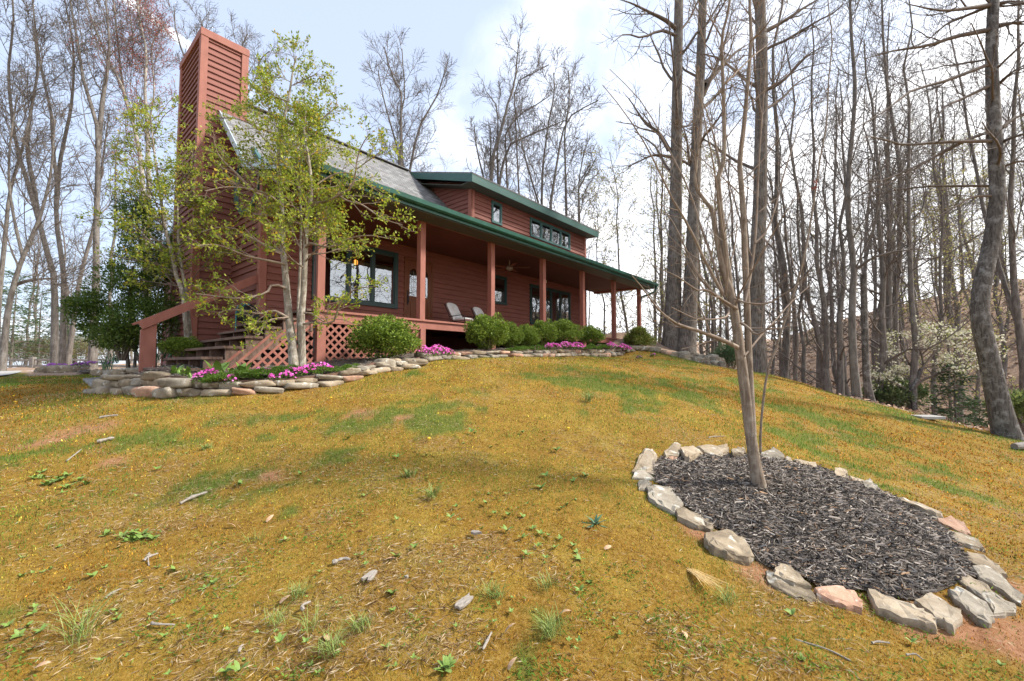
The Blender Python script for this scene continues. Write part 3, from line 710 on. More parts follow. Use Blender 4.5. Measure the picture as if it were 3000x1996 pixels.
# --- dormer
dm = empty('dormer'); dm.parent = house
zr = lambda v: 6.34 + (v - 1.88) * .30
m = MB(); siding(m, (0, D, 0), (1, 0, 0), (0, -1, 0), lambda z: (6.45, UE), 4.5, 6.36, .158, openings=(UW, US))
siding(m, (6.45, 0, 0), (0, -1, 0), (-1, 0, 0), lambda z: (-max(D, min(z - 2.0 + .03, 5.2)), -max(D, (z - 6.12) / .30 + 1.9)) if z < 7.0 else (-5.2, -5.2), 4.5, 7.0, .158)
siding(m, (UE, 0, 0), (0, 1, 0), (1, 0, 0), lambda z: (max(D, (z - 6.12) / .30 + 1.9), max(D, min(z - 2.0, 5.2))) if z < 7.0 else (5.2, 5.2), 4.5, 7.0, .158)
m.build('dormer_wall', M['siding'], dm)
m = MB(); m.box(6.45 - .057, 6.45 + .10, D - .06, D - .002, 4.5, 6.24); m.box(6.45 - .060, 6.45 - .002, D - .06, D + .1, 4.5, 6.24); m.build('dormer_trim', M['trim'], dm); m = MB(); m.box(UE - .1, UE + .045, D - .05, D - .002, 4.5, 6.24); m.build('dormer_trim', M['trim'], dm, .004)
m = MB(); m.prism([(1.86, zr(1.86)), (5.45, zr(5.45)), (5.45, zr(5.45) - .05), (1.86, zr(1.86) - .05)], 0, 5.94, 14.32); m.build('dormer_roof', M['shingle'], dm)
m = MB(); m.box(5.93, 14.33, 1.87, 1.90, 6.02, 6.31); m.build('dormer_fascia', M['teal'], dm, .004)
for uu in (5.93, 14.30):
  m = MB(); m.prism([(1.902, 6.02), (1.902, zr(1.902) - .045), (5.40, zr(5.4) - .045), (5.40, zr(5.4) - .27)], 0, uu, uu + .03); m.build('dormer_rake', M['teal'], dm, .004)
m = MB(); m.prism([(1.902, 6.06), (2.5, 6.06), (2.5, 6.085), (1.902, 6.085)], 0, 5.962, 14.298); m.prism([(2.5, 6.07), (5.3, 6.90), (5.3, 6.92), (2.5, 6.09)], 0, 5.962, 6.44); m.build('dormer_soffit', M['soffit'], dm)
# --- porch fittings
def lantern(u, z, par):
    l = empty('wall_lantern'); l.parent = house; y = D - .03
    m = MB(); m.box(u - .05, u + .05, y - .02, y, z - .02, z + .16); m.tube([(u, y - .02, z + .08), (u, y - .08, z + .14), (u, y - .15, z + .13), (u, y - .16, z + .06)], .010, 6); m.lathe((u, y - .16, z - .17), [(.02, -.02), (.045, .0), (.075, .19), (.085, .20), (.03, .25), (.006, .27)], 8); m.build('lamp_body', M['black'], l)
    m = MB(); m.lathe((u, y - .16, z - .165), [(.046, .01), (.077, .185)], 8); m.build('lamp_glass', M['white'], l)
lantern(4.95 - .75, 3.38, house); lantern(10.5, 3.42, house)
m = MB(); m.box(13.42, 13.62, D - .22, D - .05, 3.72, 3.82); m.box(13.5, 13.54, D - .10, D - .02, 3.64, 3.72); HP('outdoor_speaker', m, M['black'])
fl = empty('flood_light'); fl.parent = house
m = MB(); m.lathe((.22, -.25, 3.36), [(.035, .05), (.05, .03), (.075, -.06), (.07, -.075)], 12); m.build('lamp_shade', M['white'], fl)
m = MB(); m.box(.18, .26, -.29, -.21, 3.385, 3.405); m.build('mount', M['black'], fl)
fan = empty('ceiling_fan'); fan.parent = house; fc = (7.1, 1.25, 3.2)
m = MB(); m.lathe(fc, [(.02, .30), (.02, .12), (.09, .10), (.12, .05), (.11, -.02), (.05, -.05)], 14); m.build('motor', M['fencewood'], fan)
for k in range(5):
    a = R(20 + 72 * k); c, s_ = math.cos(a), math.sin(a); m = MB()
    P = lambda r, w, z: (fc[0] + c * r - s_ * w, fc[1] + s_ * r + c * w, fc[2] + z)
    m.add([P(.12, -.02, .04), P(.12, .02, .04), P(.22, .06, .05), P(.66, .075, .05), P(.70, .0, .045), P(.66, -.075, .03), P(.22, -.06, .03)], [tuple(range(7))]); o = m.build('blade', M['door'], fan)
    sm = o.modifiers.new('thick', 'SOLIDIFY'); sm.thickness = .01
# chandelier behind the picture window
cd = empty('chandelier', HW(2.35, D + .55, 2.62), math.pi / 2 - TH, 'glowing amber glass rod chandelier hanging inside the picture window', 'chandelier')
m = MB(); m.lathe((0, 0, .40), [(.01, .12), (.01, -.02), (.2, -.03), (.2, -.05)], 12); m.build('ceiling_rod', M['black'], cd)
for k in range(26):
    a = k / 26 * 2 * math.pi; m = MB(); l = .20 + .10 * abs(math.sin(k * 1.3)); x, y_ = .36 * math.cos(a), .2 * math.sin(a)
    m.box(x - .009, x + .009, y_ - .009, y_ + .009, .36 - l, .36); m.build('glass_rod', M['door'], cd)
m = MB(); m.lathe((.12, 0, .22), [(.02, .1), (.06, .08), (.06, -.03), (.02, -.05)], 12); m.build('bulb', mat_plain('lit_bulb', (.9, .5, .2), emit=(1, .38, .06), estr=1.6), cd)

# --- things on the porch
def chair(u, v, rz, label):
    p = HW(u, v, ZD + .002); c = empty('patio_chair', p, math.pi / 2 - TH + rz, label, 'chair', 'cushioned patio chairs on the porch')
    def pad(name, L, W, T, tr, tufts=False, rnd=.5):
        n = 14; V = []; F = []
        for sgn in (1, -1):
            for i in range(n + 1):
                for j in range(n + 1):
                    x = -1 + 2 * i / n; y = -1 + 2 * j / n
                    sx_ = x * math.sqrt(max(0, 1 - rnd * y * y * .5 * (x > 0))); ed = (max(0, 1 - abs(x) ** 5) * max(0, 1 - abs(y) ** 5)) ** .4
                    zz = sgn * T / 2 * (ed * .9 + .02)
                    if tufts and sgn > 0: zz -= .02 * sum(math.exp(-((x - a) ** 2 + (y - b) ** 2) / .03) for a, b in ((.1, -.4), (.1, .4), (-.35, 0), (.45, 0)))
                    V.append(tr(sx_ * L / 2, y * W / 2, zz))
        for s_i, b in enumerate((0, (n + 1) ** 2)):
            for i in range(n):
                for j in range(n):
                    q = (b + i * (n + 1) + j, b + (i + 1) * (n + 1) + j, b + (i + 1) * (n + 1) + j + 1, b + i * (n + 1) + j + 1)
                    F.append(q if s_i == 0 else q[::-1])
        m = MB(); m.add(V, F); return m.build(name, M['cushion'], c, smooth=True)
    an = R(62); ca, sa = math.cos(an), math.sin(an)
    pad('seat_cushion', .62, .62, .15, lambda x, y, z: (x + .10, y, z + .34))
    pad('back_cushion', .80, .66, .18, lambda x, y, z: (-.30 - (x) * ca - z * -sa * 1 + .0, y, .66 + x * sa + z * ca), True, .9)
    m = MB()
    for s_ in (-.33, .33):
        m.tube([(.36, s_, .0), (.36, s_, .30), (.33, s_, .44), (.26, s_, .49), (.0, s_, .47), (-.28, s_, .45)], .014, 8)
        m.tube([(-.30, s_, .0), (-.26, s_, .27), (.36, s_, .27)], .014, 8); m.tube([(-.24, s_, .27), (-.36, s_, .60), (-.52, s_, .92)], .014, 8)
    m.tube([(.36, -.33, .27), (.36, .33, .27)], .013, 8); m.tube([(-.52, -.33, .92), (-.52, .33, .92)], .013, 8); m.tube([(-.26, -.33, .27), (-.26, .33, .27)], .013, 8)
    m.build('chair_frame', M['black'], c)
    c.scale = (.8, .84, .80)
    return c
chair(5.0, 1.35, R(-74), 'cushioned grey patio chair nearer the front door, wholly in view')
chair(6.2, 1.45, R(-74), 'cushioned grey patio chair half hidden behind a round boxwood')
tb = empty('side_table', HW(5.72, 1.25, ZD + .002), math.pi / 2 - TH, 'small dark metal side table between the two porch chairs', 'table')
m = MB(); m.lathe((0, 0, 0), [(.23, .40), (.24, .405), (.24, .42), (.22, .425)], 20); m.build('table_top', M['black'], tb)
for k in range(3):
    a = R(120 * k + 20); m = MB(); m.tube([(.08 * math.cos(a), .08 * math.sin(a), .40), (.2 * math.cos(a), .2 * math.sin(a), .0)], .01, 6); m.build('leg', M['black'], tb)
# hose roll on the stairs
hz = empty('hose_roll', HW(-.45, 2.15, .853), math.pi / 2 - TH, 'black rolled drain hose with a teal garden hose over it on the steps', 'hose')
m = MB(); sp_ = []
for k in range(150):
    a = k * .24; r = .045 + .165 * k / 150; sp_.append((r * math.cos(a), 0, .225 + r * math.sin(a)))
for y in (0, .075, .15): m.tube([(x, y + .03, z) for x, _, z in sp_], .017, 6)
m.build('coil', M['black'], hz)
m = MB(); m.tube([(-.02, .02, .44), (-.12, .10, .45), (-.2, .12, .38), (-.23, .10, .25), (-.235, .08, .1), (-.24, .07, -.17)], .012, 8); m.tube([(.0, -.01, .43), (-.1, .0, .42), (-.17, -.01, .34), (-.18, -.015, .22)], .011, 8); m.build('garden_hose', mat_plain('teal_rubber', (.01, .16, .17), .4), hz)
# ------------------------------------------------------------------ retaining wall, beds, stones
wall_pts = [at(a, b, d) for a, b, c, d in WALLPX]; wall_top = [at(a, c, d)[2] for a, b, c, d in WALLPX]
zh = lambda u: .08 + .068 * u
# planting bed behind the stone wall: from the wall top up to the foot of the porch
WP = smooth_path([(p[0], p[1], t) for p, t in zip(wall_pts, wall_top)], 90)
def bed_grid(front, back, nv, seed, lift=0):
    V = []
    for a, b in zip(front, back):
        for t in np.linspace(0, 1, nv): V.append(a * (1 - t) + b * t)
    V = np.array(V); n = len(front)
    V[:, 2] += (fbm(V[:, 0], V[:, 1], 5, 3, seed) - .5) * .07 + lift
    F = np.array([(i * nv + k, (i + 1) * nv + k, (i + 1) * nv + k + 1, i * nv + k + 1) for i in range(n - 1) for k in range(nv - 1)])
    return V, F
tan_ = norm(np.gradient(WP[:, :2], axis=0)); inw = np.c_[-tan_[:, 1], tan_[:, 0]]
front = WP.copy(); front[:, :2] += inw * .10
back = []
for p in WP:
    u, v = uvof((p[0], p[1], 0)); ub = max(u, -1.75 + .12 * (u + 3)); vb = 1.2 if u > -2 else 1.2 + .9 * max(0, (v + .7))
    back.append(HW(ub, vb, zh(ub) + .02))
back = np.array(back)
BEDV, BEDF = bed_grid(front, back, 24, 50)
M['mulch'] = mat_noise('dark_mulch', (.035, .028, .022), (.11, .088, .07), 40, rough=.95, bump=.8, bdist=.03, c3=(.20, .165, .135), detail=8)
o = obj_np('mulch_bed', BEDV, BEDF[:, ::-1], M['mulch'], smooth=True); o['kind'] = 'structure'
def bedpt(px, py):
    """point on the porch bed seen at a photo pixel"""
    r = ray(px, py); r = r / r[1]; best = None
    for Y in np.linspace(5.2, 18, 900):
        p = r * Y; k = np.argmin(np.hypot(WP[:, 0] - p[0], WP[:, 1] - p[1]))
        u, v = uvof((p[0], p[1], 0))
        d2 = np.linalg.norm(BEDV[:, :2] - p[:2], axis=1); q = np.argmin(d2)
        if d2[q] < .18 and p[2] <= BEDV[q, 2] + .004: return np.array([p[0], p[1], BEDV[q, 2]])
    i = np.argmin(np.hypot(*(np.array([[*_pj(v)] for v in BEDV[::3]]) - (px, py)).T)); return BEDV[::3][i].copy()
def _pj(P):
    Yc = cp * P[1] + sp * P[2]; Z = -sp * P[1] + cp * P[2]; return CX + FPX * P[0] / Yc, CY - FPX * Z / Yc
# second bed at the left of the steps, dark mulch lying on the ground
lb = [HW(-2.35, 2.75), HW(-2.3, 3.3), HW(-2.25, 4.2), HW(-2.4, 6.5), HW(-2.4, 9.5), HW(-2.2, 12)]; lk = [HW(-2.0, 2.7), HW(-1.8, 3.2), HW(-1.2, 4.4), HW(-1.2, 6.4), HW(-.3, 8.5), HW(-.3, 11)]
fr_ = smooth_path(lb, 40); bk_ = smooth_path(lk, 40); V, F = bed_grid(fr_, bk_, 18, 77)
V[:, 2] = terrain(V[:, 0], V[:, 1]) + .07 + (fbm(V[:, 0], V[:, 1], 4, 3, 5) - .5) * .08
o = obj_np('mulch_bed', V, F, M['mulch'], smooth=True); o['kind'] = 'structure'
LBV = V
# flagged walk by the foot of the steps
mb = MB(); pw = [at(243, 1103, 8.9), at(320, 1097, 9.3), at(345, 1117, 7.55), at(285, 1141, 7.1)]
vs_ = []
for p in pw: vs_.append((p[0], p[1], gz(p[0], p[1]) + .05))
vs_ += [(x, y, z - .12) for x, y, z in vs_]
mb.add(vs_, [(3, 2, 1, 0), (4, 5, 6, 7), (0, 1, 5, 4), (1, 2, 6, 5), (2, 3, 7, 6), (3, 0, 4, 7)]); o = mb.build('path', M['slab'], bevel=.01); o['kind'] = 'structure'
# skirt soil that fills behind the stones
V = []; 
for a, b in zip(front, WP): V += [(a[0], a[1], a[2] + .02), (a[0], a[1], gz(a[0], a[1]) - .1)]
F = np.array([(2 * k, 2 * k + 1, 2 * k + 3, 2 * k + 2) for k in range(len(front) - 1)])
o = obj_np('soil', V, F, M['dirt']); o['kind'] = 'structure'

def stone_mesh(Lx, Wy, Hz, rng, n=4):
    """a split block: a cube grid warped by its eight corners, edges knocked off, faces roughened"""
    idx = {}; V = []; F = []
    def vid(p):
        k = tuple(np.round(p, 4))
        if k not in idx: idx[k] = len(V); V.append(np.array(p, float))
        return idx[k]
    g = np.linspace(-1, 1, n + 1)
    for ax in range(3):
        for sg in (-1, 1):
            for i in range(n):
                for j in range(n):
                    q = []
                    for a, b in ((i, j), (i + 1, j), (i + 1, j + 1), (i, j + 1)):
                        p = [0, 0, 0]; p[ax] = sg; p[(ax + 1) % 3] = g[a]; p[(ax + 2) % 3] = g[b]; q.append(vid(p))
                    F.append(q if sg > 0 else q[::-1])
    V = np.array(V); ex = (np.abs(V) > .99).sum(1); V = V * (1 - np.where(ex == 3, .16, np.where(ex == 2, .07, 0)))[:, None]
    C8 = rng.randn(2, 2, 2, 3) * np.array([.17, .14, .16]); w = (V + 1) / 2; W = np.zeros_like(V)
    for i in (0, 1):
        for j in (0, 1):
            for k in (0, 1):
                W += ((w[:, 0] if i else 1 - w[:, 0]) * (w[:, 1] if j else 1 - w[:, 1]) * (w[:, 2] if k else 1 - w[:, 2]))[:, None] * C8[i, j, k]
    V = V + W + rng.randn(len(V), 3) * .045
    return V * np.array([Lx / 2, Wy / 2, Hz / 2]), np.array(F)
STM = ['tan_stone', 'grey_stone', 'brown_stone', 'grey_stone', 'red_stone', 'tan_stone']
def stone(loc, size, rz, seed, mat, label, group, tilt=(0, 0)):
    rng = rs(seed); V, F = stone_mesh(*size, rng)
    o = obj_np('stone', V, F, M[mat]); o.location = loc; o.rotation_euler = (tilt[0], tilt[1], rz)
    return tag(o, label, 'stone', group)
WSEG = [(0, 1.9, 'at the left corner beside the path'), (1.9, 3.0, 'below the newel post'), (3.0, 4.3, 'below the leftmost pink phlox'), (4.3, 5.6, 'below the bright green groundcover'), (5.6, 6.9, 'below the second pink phlox clump'), (6.9, 8.4, 'in front of the large boxwood'), (8.4, 10.0, 'beside the pink phlox by the open crawl space'), (10.0, 12.0, 'in front of the paired boxwoods'), (12.0, 14.5, 'below the long phlox row'), (14.5, 30, 'near the right end of the wall')]
WB = smooth_path([(p[0], p[1], p[2]) for p in wall_pts], 200); sB = np.r_[0, np.cumsum(np.linalg.norm(np.diff(WB, axis=0), axis=1))]
WT = np.interp(np.linspace(0, 1, 200), np.linspace(0, 1, 90), WP[:, 2])
ORD = ['first', 'second', 'third', 'fourth', 'fifth', 'sixth', 'seventh', 'eighth', 'ninth', 'tenth', 'eleventh', 'twelfth']
TONE = {'tan_stone': 'tan', 'grey_stone': 'grey', 'brown_stone': 'brown', 'red_stone': 'reddish'}
rng = rs(12); cnt = {}
for course in (0, 1):
    s = .05 + .17 * course
    while s < sB[-1] - .1:
        L = rng.uniform(.26, .50) if s < 8.5 else rng.uniform(.22, .44); sc = s + L / 2
        p = np.array([np.interp(sc, sB, WB[:, i]) for i in range(3)]); zt = np.interp(sc, sB, WT)
        q = np.array([np.interp(sc + .05, sB, WB[:, i]) for i in range(2)]) - np.array([np.interp(sc - .05, sB, WB[:, i]) for i in range(2)]); rz = math.atan2(q[1], q[0])
        iw = np.array([-math.sin(rz), math.cos(rz)]); g0 = gz(p[0], p[1]); H = max(zt - g0, .15) + .0
        h = H * .56; z = g0 + h * .36 if course == 0 else g0 + H - h * .52
        seg = next(t for a, b, t in WSEG if a <= sc < b); mat = STM[rng.randint(6)]
        key = (seg, course, TONE[mat]); cnt[key] = cnt.get(key, 0) + 1
        lab = '%s %s course stone %s, %s from left' % (TONE[mat], ('bottom', 'top')[course], seg, ORD[cnt[key] - 1])
        if rng.rand() > .04:
            stone((p[0] + iw[0] * (.06 + .10 * course), p[1] + iw[1] * (.06 + .10 * course), z), (L * .98, rng.uniform(.24, .36), h * rng.uniform(.9, 1.1)), rz + rng.uniform(-.13, .13), rng.randint(1 << 20), mat, lab, 'stones of the low retaining wall', (rng.uniform(-.12, .12), rng.uniform(-.10, .10)))
        s += L * rng.uniform(.92, 1.02)
# big loose blocks seen at the corners of the wall
for x, y, Y, size, rz, mat, lab in [(470, 1102, 6.3, (.34, .26, .12), .2, 'brown_stone', 'dark brown boulder spotted with white lichen beside the newel post'), (525, 1121, 6.02, (.42, .26, .13), .1, 'grey_stone', 'pale rounded stone with a moss patch on its top in the wall'), (350, 1106, 6.55, (.42, .28, .085), .1, 'grey_stone', 'long flat pale slab on top of the wall corner'),
    (300, 1128, 6.95, (.2, .2, .2), .4, 'grey_stone', 'small upright grey stone at the outer corner by the path'), (300, 1146, 6.85, (.36, .26, .08), .0, 'grey_stone', 'thin flat footing slab under the wall corner'),
    (1046, 1095, 7.2, (.36, .26, .18), .5, 'tan_stone', 'big tan block at the end of the second phlox clump'), (1128, 1072, 7.75, (.34, .22, .26), .9, 'grey_stone', 'tilted grey block leaning up in front of the large boxwood'), (1155, 1062, 8.0, (.2, .18, .18), .6, 'tan_stone', 'small tan cube of stone right of the tilted block'), (1212, 1062, 8.25, (.42, .3, .12), .5, 'tan_stone', 'wide flat tan slab left of the phlox by the crawl space'), (1205, 1074, 8.05, (.28, .2, .06), .5, 'grey_stone', 'thin pale slab lying on the lawn below the wide tan slab'),
    (292, 1092, 8.9, (.3, .2, .12), .2, 'brown_stone', 'low brown stone on the far side of the path'), (330, 1092, 8.7, (.26, .2, .12), -.1, 'grey_stone', 'middle stone edging the mulch beyond the path'), (352, 1090, 8.5, (.28, .2, .1), .1, 'brown_stone', 'flat brown stone edging the mulch just left of the newel post'), (395, 1086, 8.6, (.4, .25, .1), .3, 'grey_stone', 'long grey stone directly behind the newel post foot'),
    (150, 1086, 15.5, (.75, .5, .28), .2, 'brown_stone', 'dark stone at the far left end of the driveway bed'), (195, 1083, 15, (1.1, .5, .3), .1, 'brown_stone', 'long dark stone under the purple flowers by the driveway')]:
    p = at(x, y, Y); stone((p[0], p[1], p[2]), size, rz, int(x * 7 + y), mat, lab, 'loose stones about the beds')
# flat stones and a rubble pile between the phlox and the twin trunks
for k, (x, y, Y, L, H, mat) in enumerate([(1858, 1019, 14.6, .5, .12, 'brown_stone'), (1880, 1022, 14.9, .65, .12, 'grey_stone'), (1905, 1024, 15.2, .7, .13, 'grey_stone'), (1930, 1030, 15.2, .5, .10, 'brown_stone'), (1955, 1036, 15.0, .45, .12, 'red_stone'), (1975, 1040, 15.0, .6, .16, 'tan_stone'), (2000, 1042, 14.9, .4, .2, 'grey_stone'), (2010, 1052, 14.6, .4, .2, 'brown_stone'), (2030, 1042, 15.0, .3, .16, 'brown_stone'), (2034, 1055, 14.6, .42, .2, 'grey_stone'), (2052, 1046, 14.9, .4, .18, 'tan_stone'), (2062, 1058, 14.6, .5, .16, 'brown_stone'), (2066, 1050, 14.7, .4, .16, 'grey_stone'), (2085, 1052, 14.8, .42, .24, 'grey_stone'), (2090, 1066, 14.3, .3, .18, 'grey_stone'), (2102, 1062, 14.5, .42, .26, 'brown_stone'), (2112, 1072, 14.2, .22, .2, 'grey_stone'), (2076, 1066, 14.4, .3, .16, 'tan_stone')]):
    p = at(x, y, Y); stone((p[0], p[1], p[2]), (L, .36, H * 1.25), .2 + .3 * math.sin(k * 5), 900 + k, mat, ('%s flat stone bordering the mulch left of the twin oak trunks, %s from the left' % (TONE[mat], ORD[k])) if k < 6 else '%s stone of the rubble pile right of the twin trunks, %s from its left end' % (TONE[mat], ORD[k - 6]), 'stones by the twin trunks')

# --- the stone ring round the young tree: outlines of the stones as they lie on the slope
Z5 = lambda pts: [(1800 + x / 2.6133, 1250 + y / 2.6133) for x, y in pts]
Z6 = lambda pts: [(2300 + x / 2.1014, 1250 + y / 2.1014) for x, y in pts]
RING = [(Z5([(240, 180), (300, 195), (325, 250), (310, 360), (140, 340), (190, 230)]), 'tan_stone', .10, 'large pale tan slab standing at the far left of the ring'),
 (Z5([(150, 340), (235, 338), (305, 405), (150, 395)]), 'grey_stone', .08, 'small grey stone just below the large pale slab'), (Z5([(175, 425), (250, 415), (300, 440), (250, 485), (190, 490)]), 'grey_stone', .08, 'smallest grey stone on the left curve of the ring'),
 (Z5([(250, 480), (300, 460), (430, 480), (530, 590), (460, 665), (360, 620), (270, 570)]), 'grey_stone', .12, 'big grey wedge stone on the left curve of the ring'), (Z5([(465, 650), (530, 630), (650, 670), (775, 745), (730, 795), (600, 760), (490, 710)]), 'tan_stone', .10, 'long tan stone above a patch of red soil'),
 (Z5([(690, 840), (860, 808), (990, 850), (1070, 970), (1040, 1035), (900, 1010), (760, 960), (690, 890)]), 'brown_stone', .14, 'rounded brown boulder with yellow moss at its left end'), (Z5([(1150, 1100), (1230, 1160), (1330, 1200), (1500, 1260), (1560, 1340), (1520, 1355), (1380, 1310), (1190, 1210)]), 'brown_stone', .08, 'lower slab of the two layered brown stones'),
 (Z5([(1230, 1095), (1290, 1068), (1400, 1130), (1500, 1250), (1380, 1230), (1225, 1160)]), 'brown_stone', .15, 'upper slab of the two layered brown stones'), (Z5([(375, 210), (470, 155), (510, 165), (500, 230), (380, 235)]), 'tan_stone', .10, 'cream lumpy stone at the far left back of the ring'), (Z5([(370, 236), (470, 238), (560, 290), (470, 278)]), 'red_stone', .05, 'thin reddish stone lying inside the back left stones'),
 (Z5([(500, 200), (600, 150), (680, 205), (590, 275), (540, 265)]), 'tan_stone', .11, 'cream knobbly stone between two others at the back'), (Z5([(630, 165), (870, 165), (880, 185), (820, 248), (700, 205)]), 'tan_stone', .09, 'widest flat tan stone at the back, moss on top'), (Z5([(890, 205), (950, 168), (1000, 180), (990, 240), (910, 235)]), 'tan_stone', .10, 'tan stone immediately left of the trunk'),
 (Z5([(1118, 212), (1230, 190), (1310, 240), (1270, 265), (1130, 240)]), 'grey_stone', .09, 'grey stone immediately right of the trunk'), (Z5([(1312, 243), (1350, 250), (1380, 290), (1310, 280)]), 'tan_stone', .07, 'little tan stone between the trunk and the long cream one'), (Z5([(1380, 260), (1550, 305), (1520, 340), (1400, 290)]), 'tan_stone', .07, 'long cream stone on the back right edge'),
 (Z6([(235, 265), (270, 265), (280, 290), (230, 285)]), 'grey_stone', .05, 'tiny pale stone alone on the back right edge'), (Z6([(300, 270), (330, 262), (385, 290), (390, 335), (320, 315)]), 'tan_stone', .09, 'upright square tan stone on the back right edge'), (Z6([(392, 315), (490, 345), (470, 362), (400, 340)]), 'tan_stone', .06, 'low flat stone between the square and the round one'),
 (Z6([(480, 360), (520, 340), (575, 385), (560, 402), (490, 382)]), 'grey_stone', .10, 'round domed grey stone on the back right edge'), (Z6([(577, 397), (640, 410), (655, 438), (590, 418)]), 'tan_stone', .06, 'short flat stone right of the round domed one'), (Z6([(690, 440), (720, 432), (860, 490), (970, 560), (940, 565), (830, 520), (730, 475)]), 'tan_stone', .07, 'longest thin cream slab on the right edge'),
 (Z6([(840, 532), (900, 535), (950, 575), (920, 578)]), 'grey_stone', .05, 'small grey flake inside the longest thin slab'), (Z6([(937, 582), (1020, 568), (1100, 605), (1155, 665), (1100, 655), (970, 612)]), 'red_stone', .09, 'reddish brown slab on the right edge'), (Z6([(1000, 640), (1080, 655), (1190, 700), (1230, 765), (1150, 750), (1050, 712)]), 'tan_stone', .09, 'ochre slab directly below the reddish one'),
 (Z6([(1100, 772), (1230, 800), (1320, 870), (1360, 920), (1300, 915), (1190, 865), (1130, 830)]), 'tan_stone', .07, 'broad tan slab at the right end of the ring'), (Z6([(1140, 872), (1240, 872), (1330, 930), (1471, 1040), (1440, 1085), (1310, 1000), (1200, 940)]), 'grey_stone', .09, 'long grey slab running out of the photo at right'), (Z6([(1030, 922), (1120, 925), (1250, 990), (1350, 1065), (1250, 1040), (1130, 1000)]), 'tan_stone', .06, 'mossy low slab tucked inside the front right corner'),
 (Z6([(1000, 1015), (1090, 1010), (1260, 1110), (1280, 1180), (1270, 1225), (1170, 1195), (1090, 1110)]), 'grey_stone', .11, 'thick wedge with a broken end at the front right corner'), (Z6([(1135, 1012), (1280, 1040), (1420, 1110), (1420, 1145), (1292, 1160), (1262, 1105)]), 'grey_stone', .08, 'grey slab right of the thick broken wedge'), (Z6([(800, 1085), (890, 1030), (960, 1060), (1085, 1155), (1030, 1255), (960, 1210), (880, 1150)]), 'tan_stone', .10, 'pinkish tan slab at the middle of the front edge'),
 (Z6([(515, 1010), (600, 1040), (760, 1100), (870, 1150), (945, 1195), (930, 1245), (830, 1215), (640, 1160), (545, 1110)]), 'tan_stone', .10, 'longest ochre slab of the front edge'), (Z6([(175, 1010), (330, 998), (430, 1030), (470, 1080), (465, 1130), (350, 1110), (210, 1060)]), 'red_stone', .12, 'reddish stone with pale lichen blotches at the front')]
ringin = []
for k, (pts, mat, h, lab) in enumerate(RING):
    h = h * (.34 if k < 8 or k > 22 else .7)
    rng = rs(300 + k); P = [hit(x, y, h * .45) for x, y in pts]; P = np.array(P); c = P.mean(0); n = len(P)
    # finer outline with small breaks
    O = []
    for i in range(n):
        a, b = P[i], P[(i + 1) % n]
        for t in (0, .33, .66): O.append(a * (1 - t) + b * t + rng.randn(3) * (.006, .006, .0))
    O = np.array(O); n = len(O); g = terrain(O[:, 0], O[:, 1])
    out = lambda f: c[:2] + (O[:, :2] - c[:2]) * f
    tilt = rng.randn(2) * .05
    zt = g + h * (.82 + .12 * rng.rand(n)) + (O[:, :2] - c[:2]) @ tilt
    rings = [np.c_[out(.99), g - .07], np.c_[out(1.0 + .02 * rng.rand(n)[:, None]), g + h * .35], np.c_[out(.98 + .025 * rng.randn(n)[:, None]), zt - h * .12], np.c_[out(.94 + .02 * rng.randn(n)[:, None]), zt + h * .04 + .004 * rng.randn(n)], np.c_[out(.62 + .10 * rng.rand(n)[:, None]), zt + h * .05 + .004 * rng.randn(n)]]
    V = np.concatenate(rings); F = [(r * n + i, r * n + (i + 1) % n, (r + 1) * n + (i + 1) % n, (r + 1) * n + i) for r in range(4) for i in range(n)]
    m = MB(); zc = rings[-1][:, 2].mean() + h * .02
    m.add(list(V - c), F + [tuple(range(4 * n, 5 * n))])
    o = m.build('stone', M[mat]); o.location = c; tag(o, lab, 'stone', 'stones ringing the young tree')
# mulch inside the ring
RP = [(1935, 1345), (1960, 1352), (2010, 1345), (2070, 1335), (2120, 1338), (2200, 1335), (2290, 1350), (2400, 1372), (2480, 1405), (2560, 1432), (2640, 1470), (2720, 1520), (2790, 1570), (2830, 1640), (2850, 1690), (2780, 1720), (2690, 1760), (2590, 1750), (2530, 1730), (2400, 1730), (2370, 1700), (2290, 1680), (2210, 1640), (2190, 1600), (2120, 1560), (2060, 1525), (2000, 1478), (1950, 1440), (1915, 1400), (1920, 1370)]
RW_ = np.array([hit(x, y) for x, y in RP]); rc = RW_.mean(0)
n = len(RW_); V = [rc + (0, 0, .055)]
for f in np.linspace(.08, 1.0, 16):
    for p in RW_:
        q = rc[:2] + (p[:2] - rc[:2]) * f; V.append((q[0], q[1], gz(q[0], q[1]) + .05 * (1 - f ** 3) + .006 + (vnoise(q[0], q[1], 14) - .5) * .03))
V = np.array(V); F = [(1 + r * n + i, 1 + r * n + (i + 1) % n, 1 + (r + 1) * n + (i + 1) % n, 1 + (r + 1) * n + i) for r in range(15) for i in range(n)]
m = MB(); m.add(V, F + [(0, 1 + (i + 1) % n, 1 + i) for i in range(n)]); o = m.build('mulch_bed', M['mulch'], smooth=True); o['kind'] = 'structure'
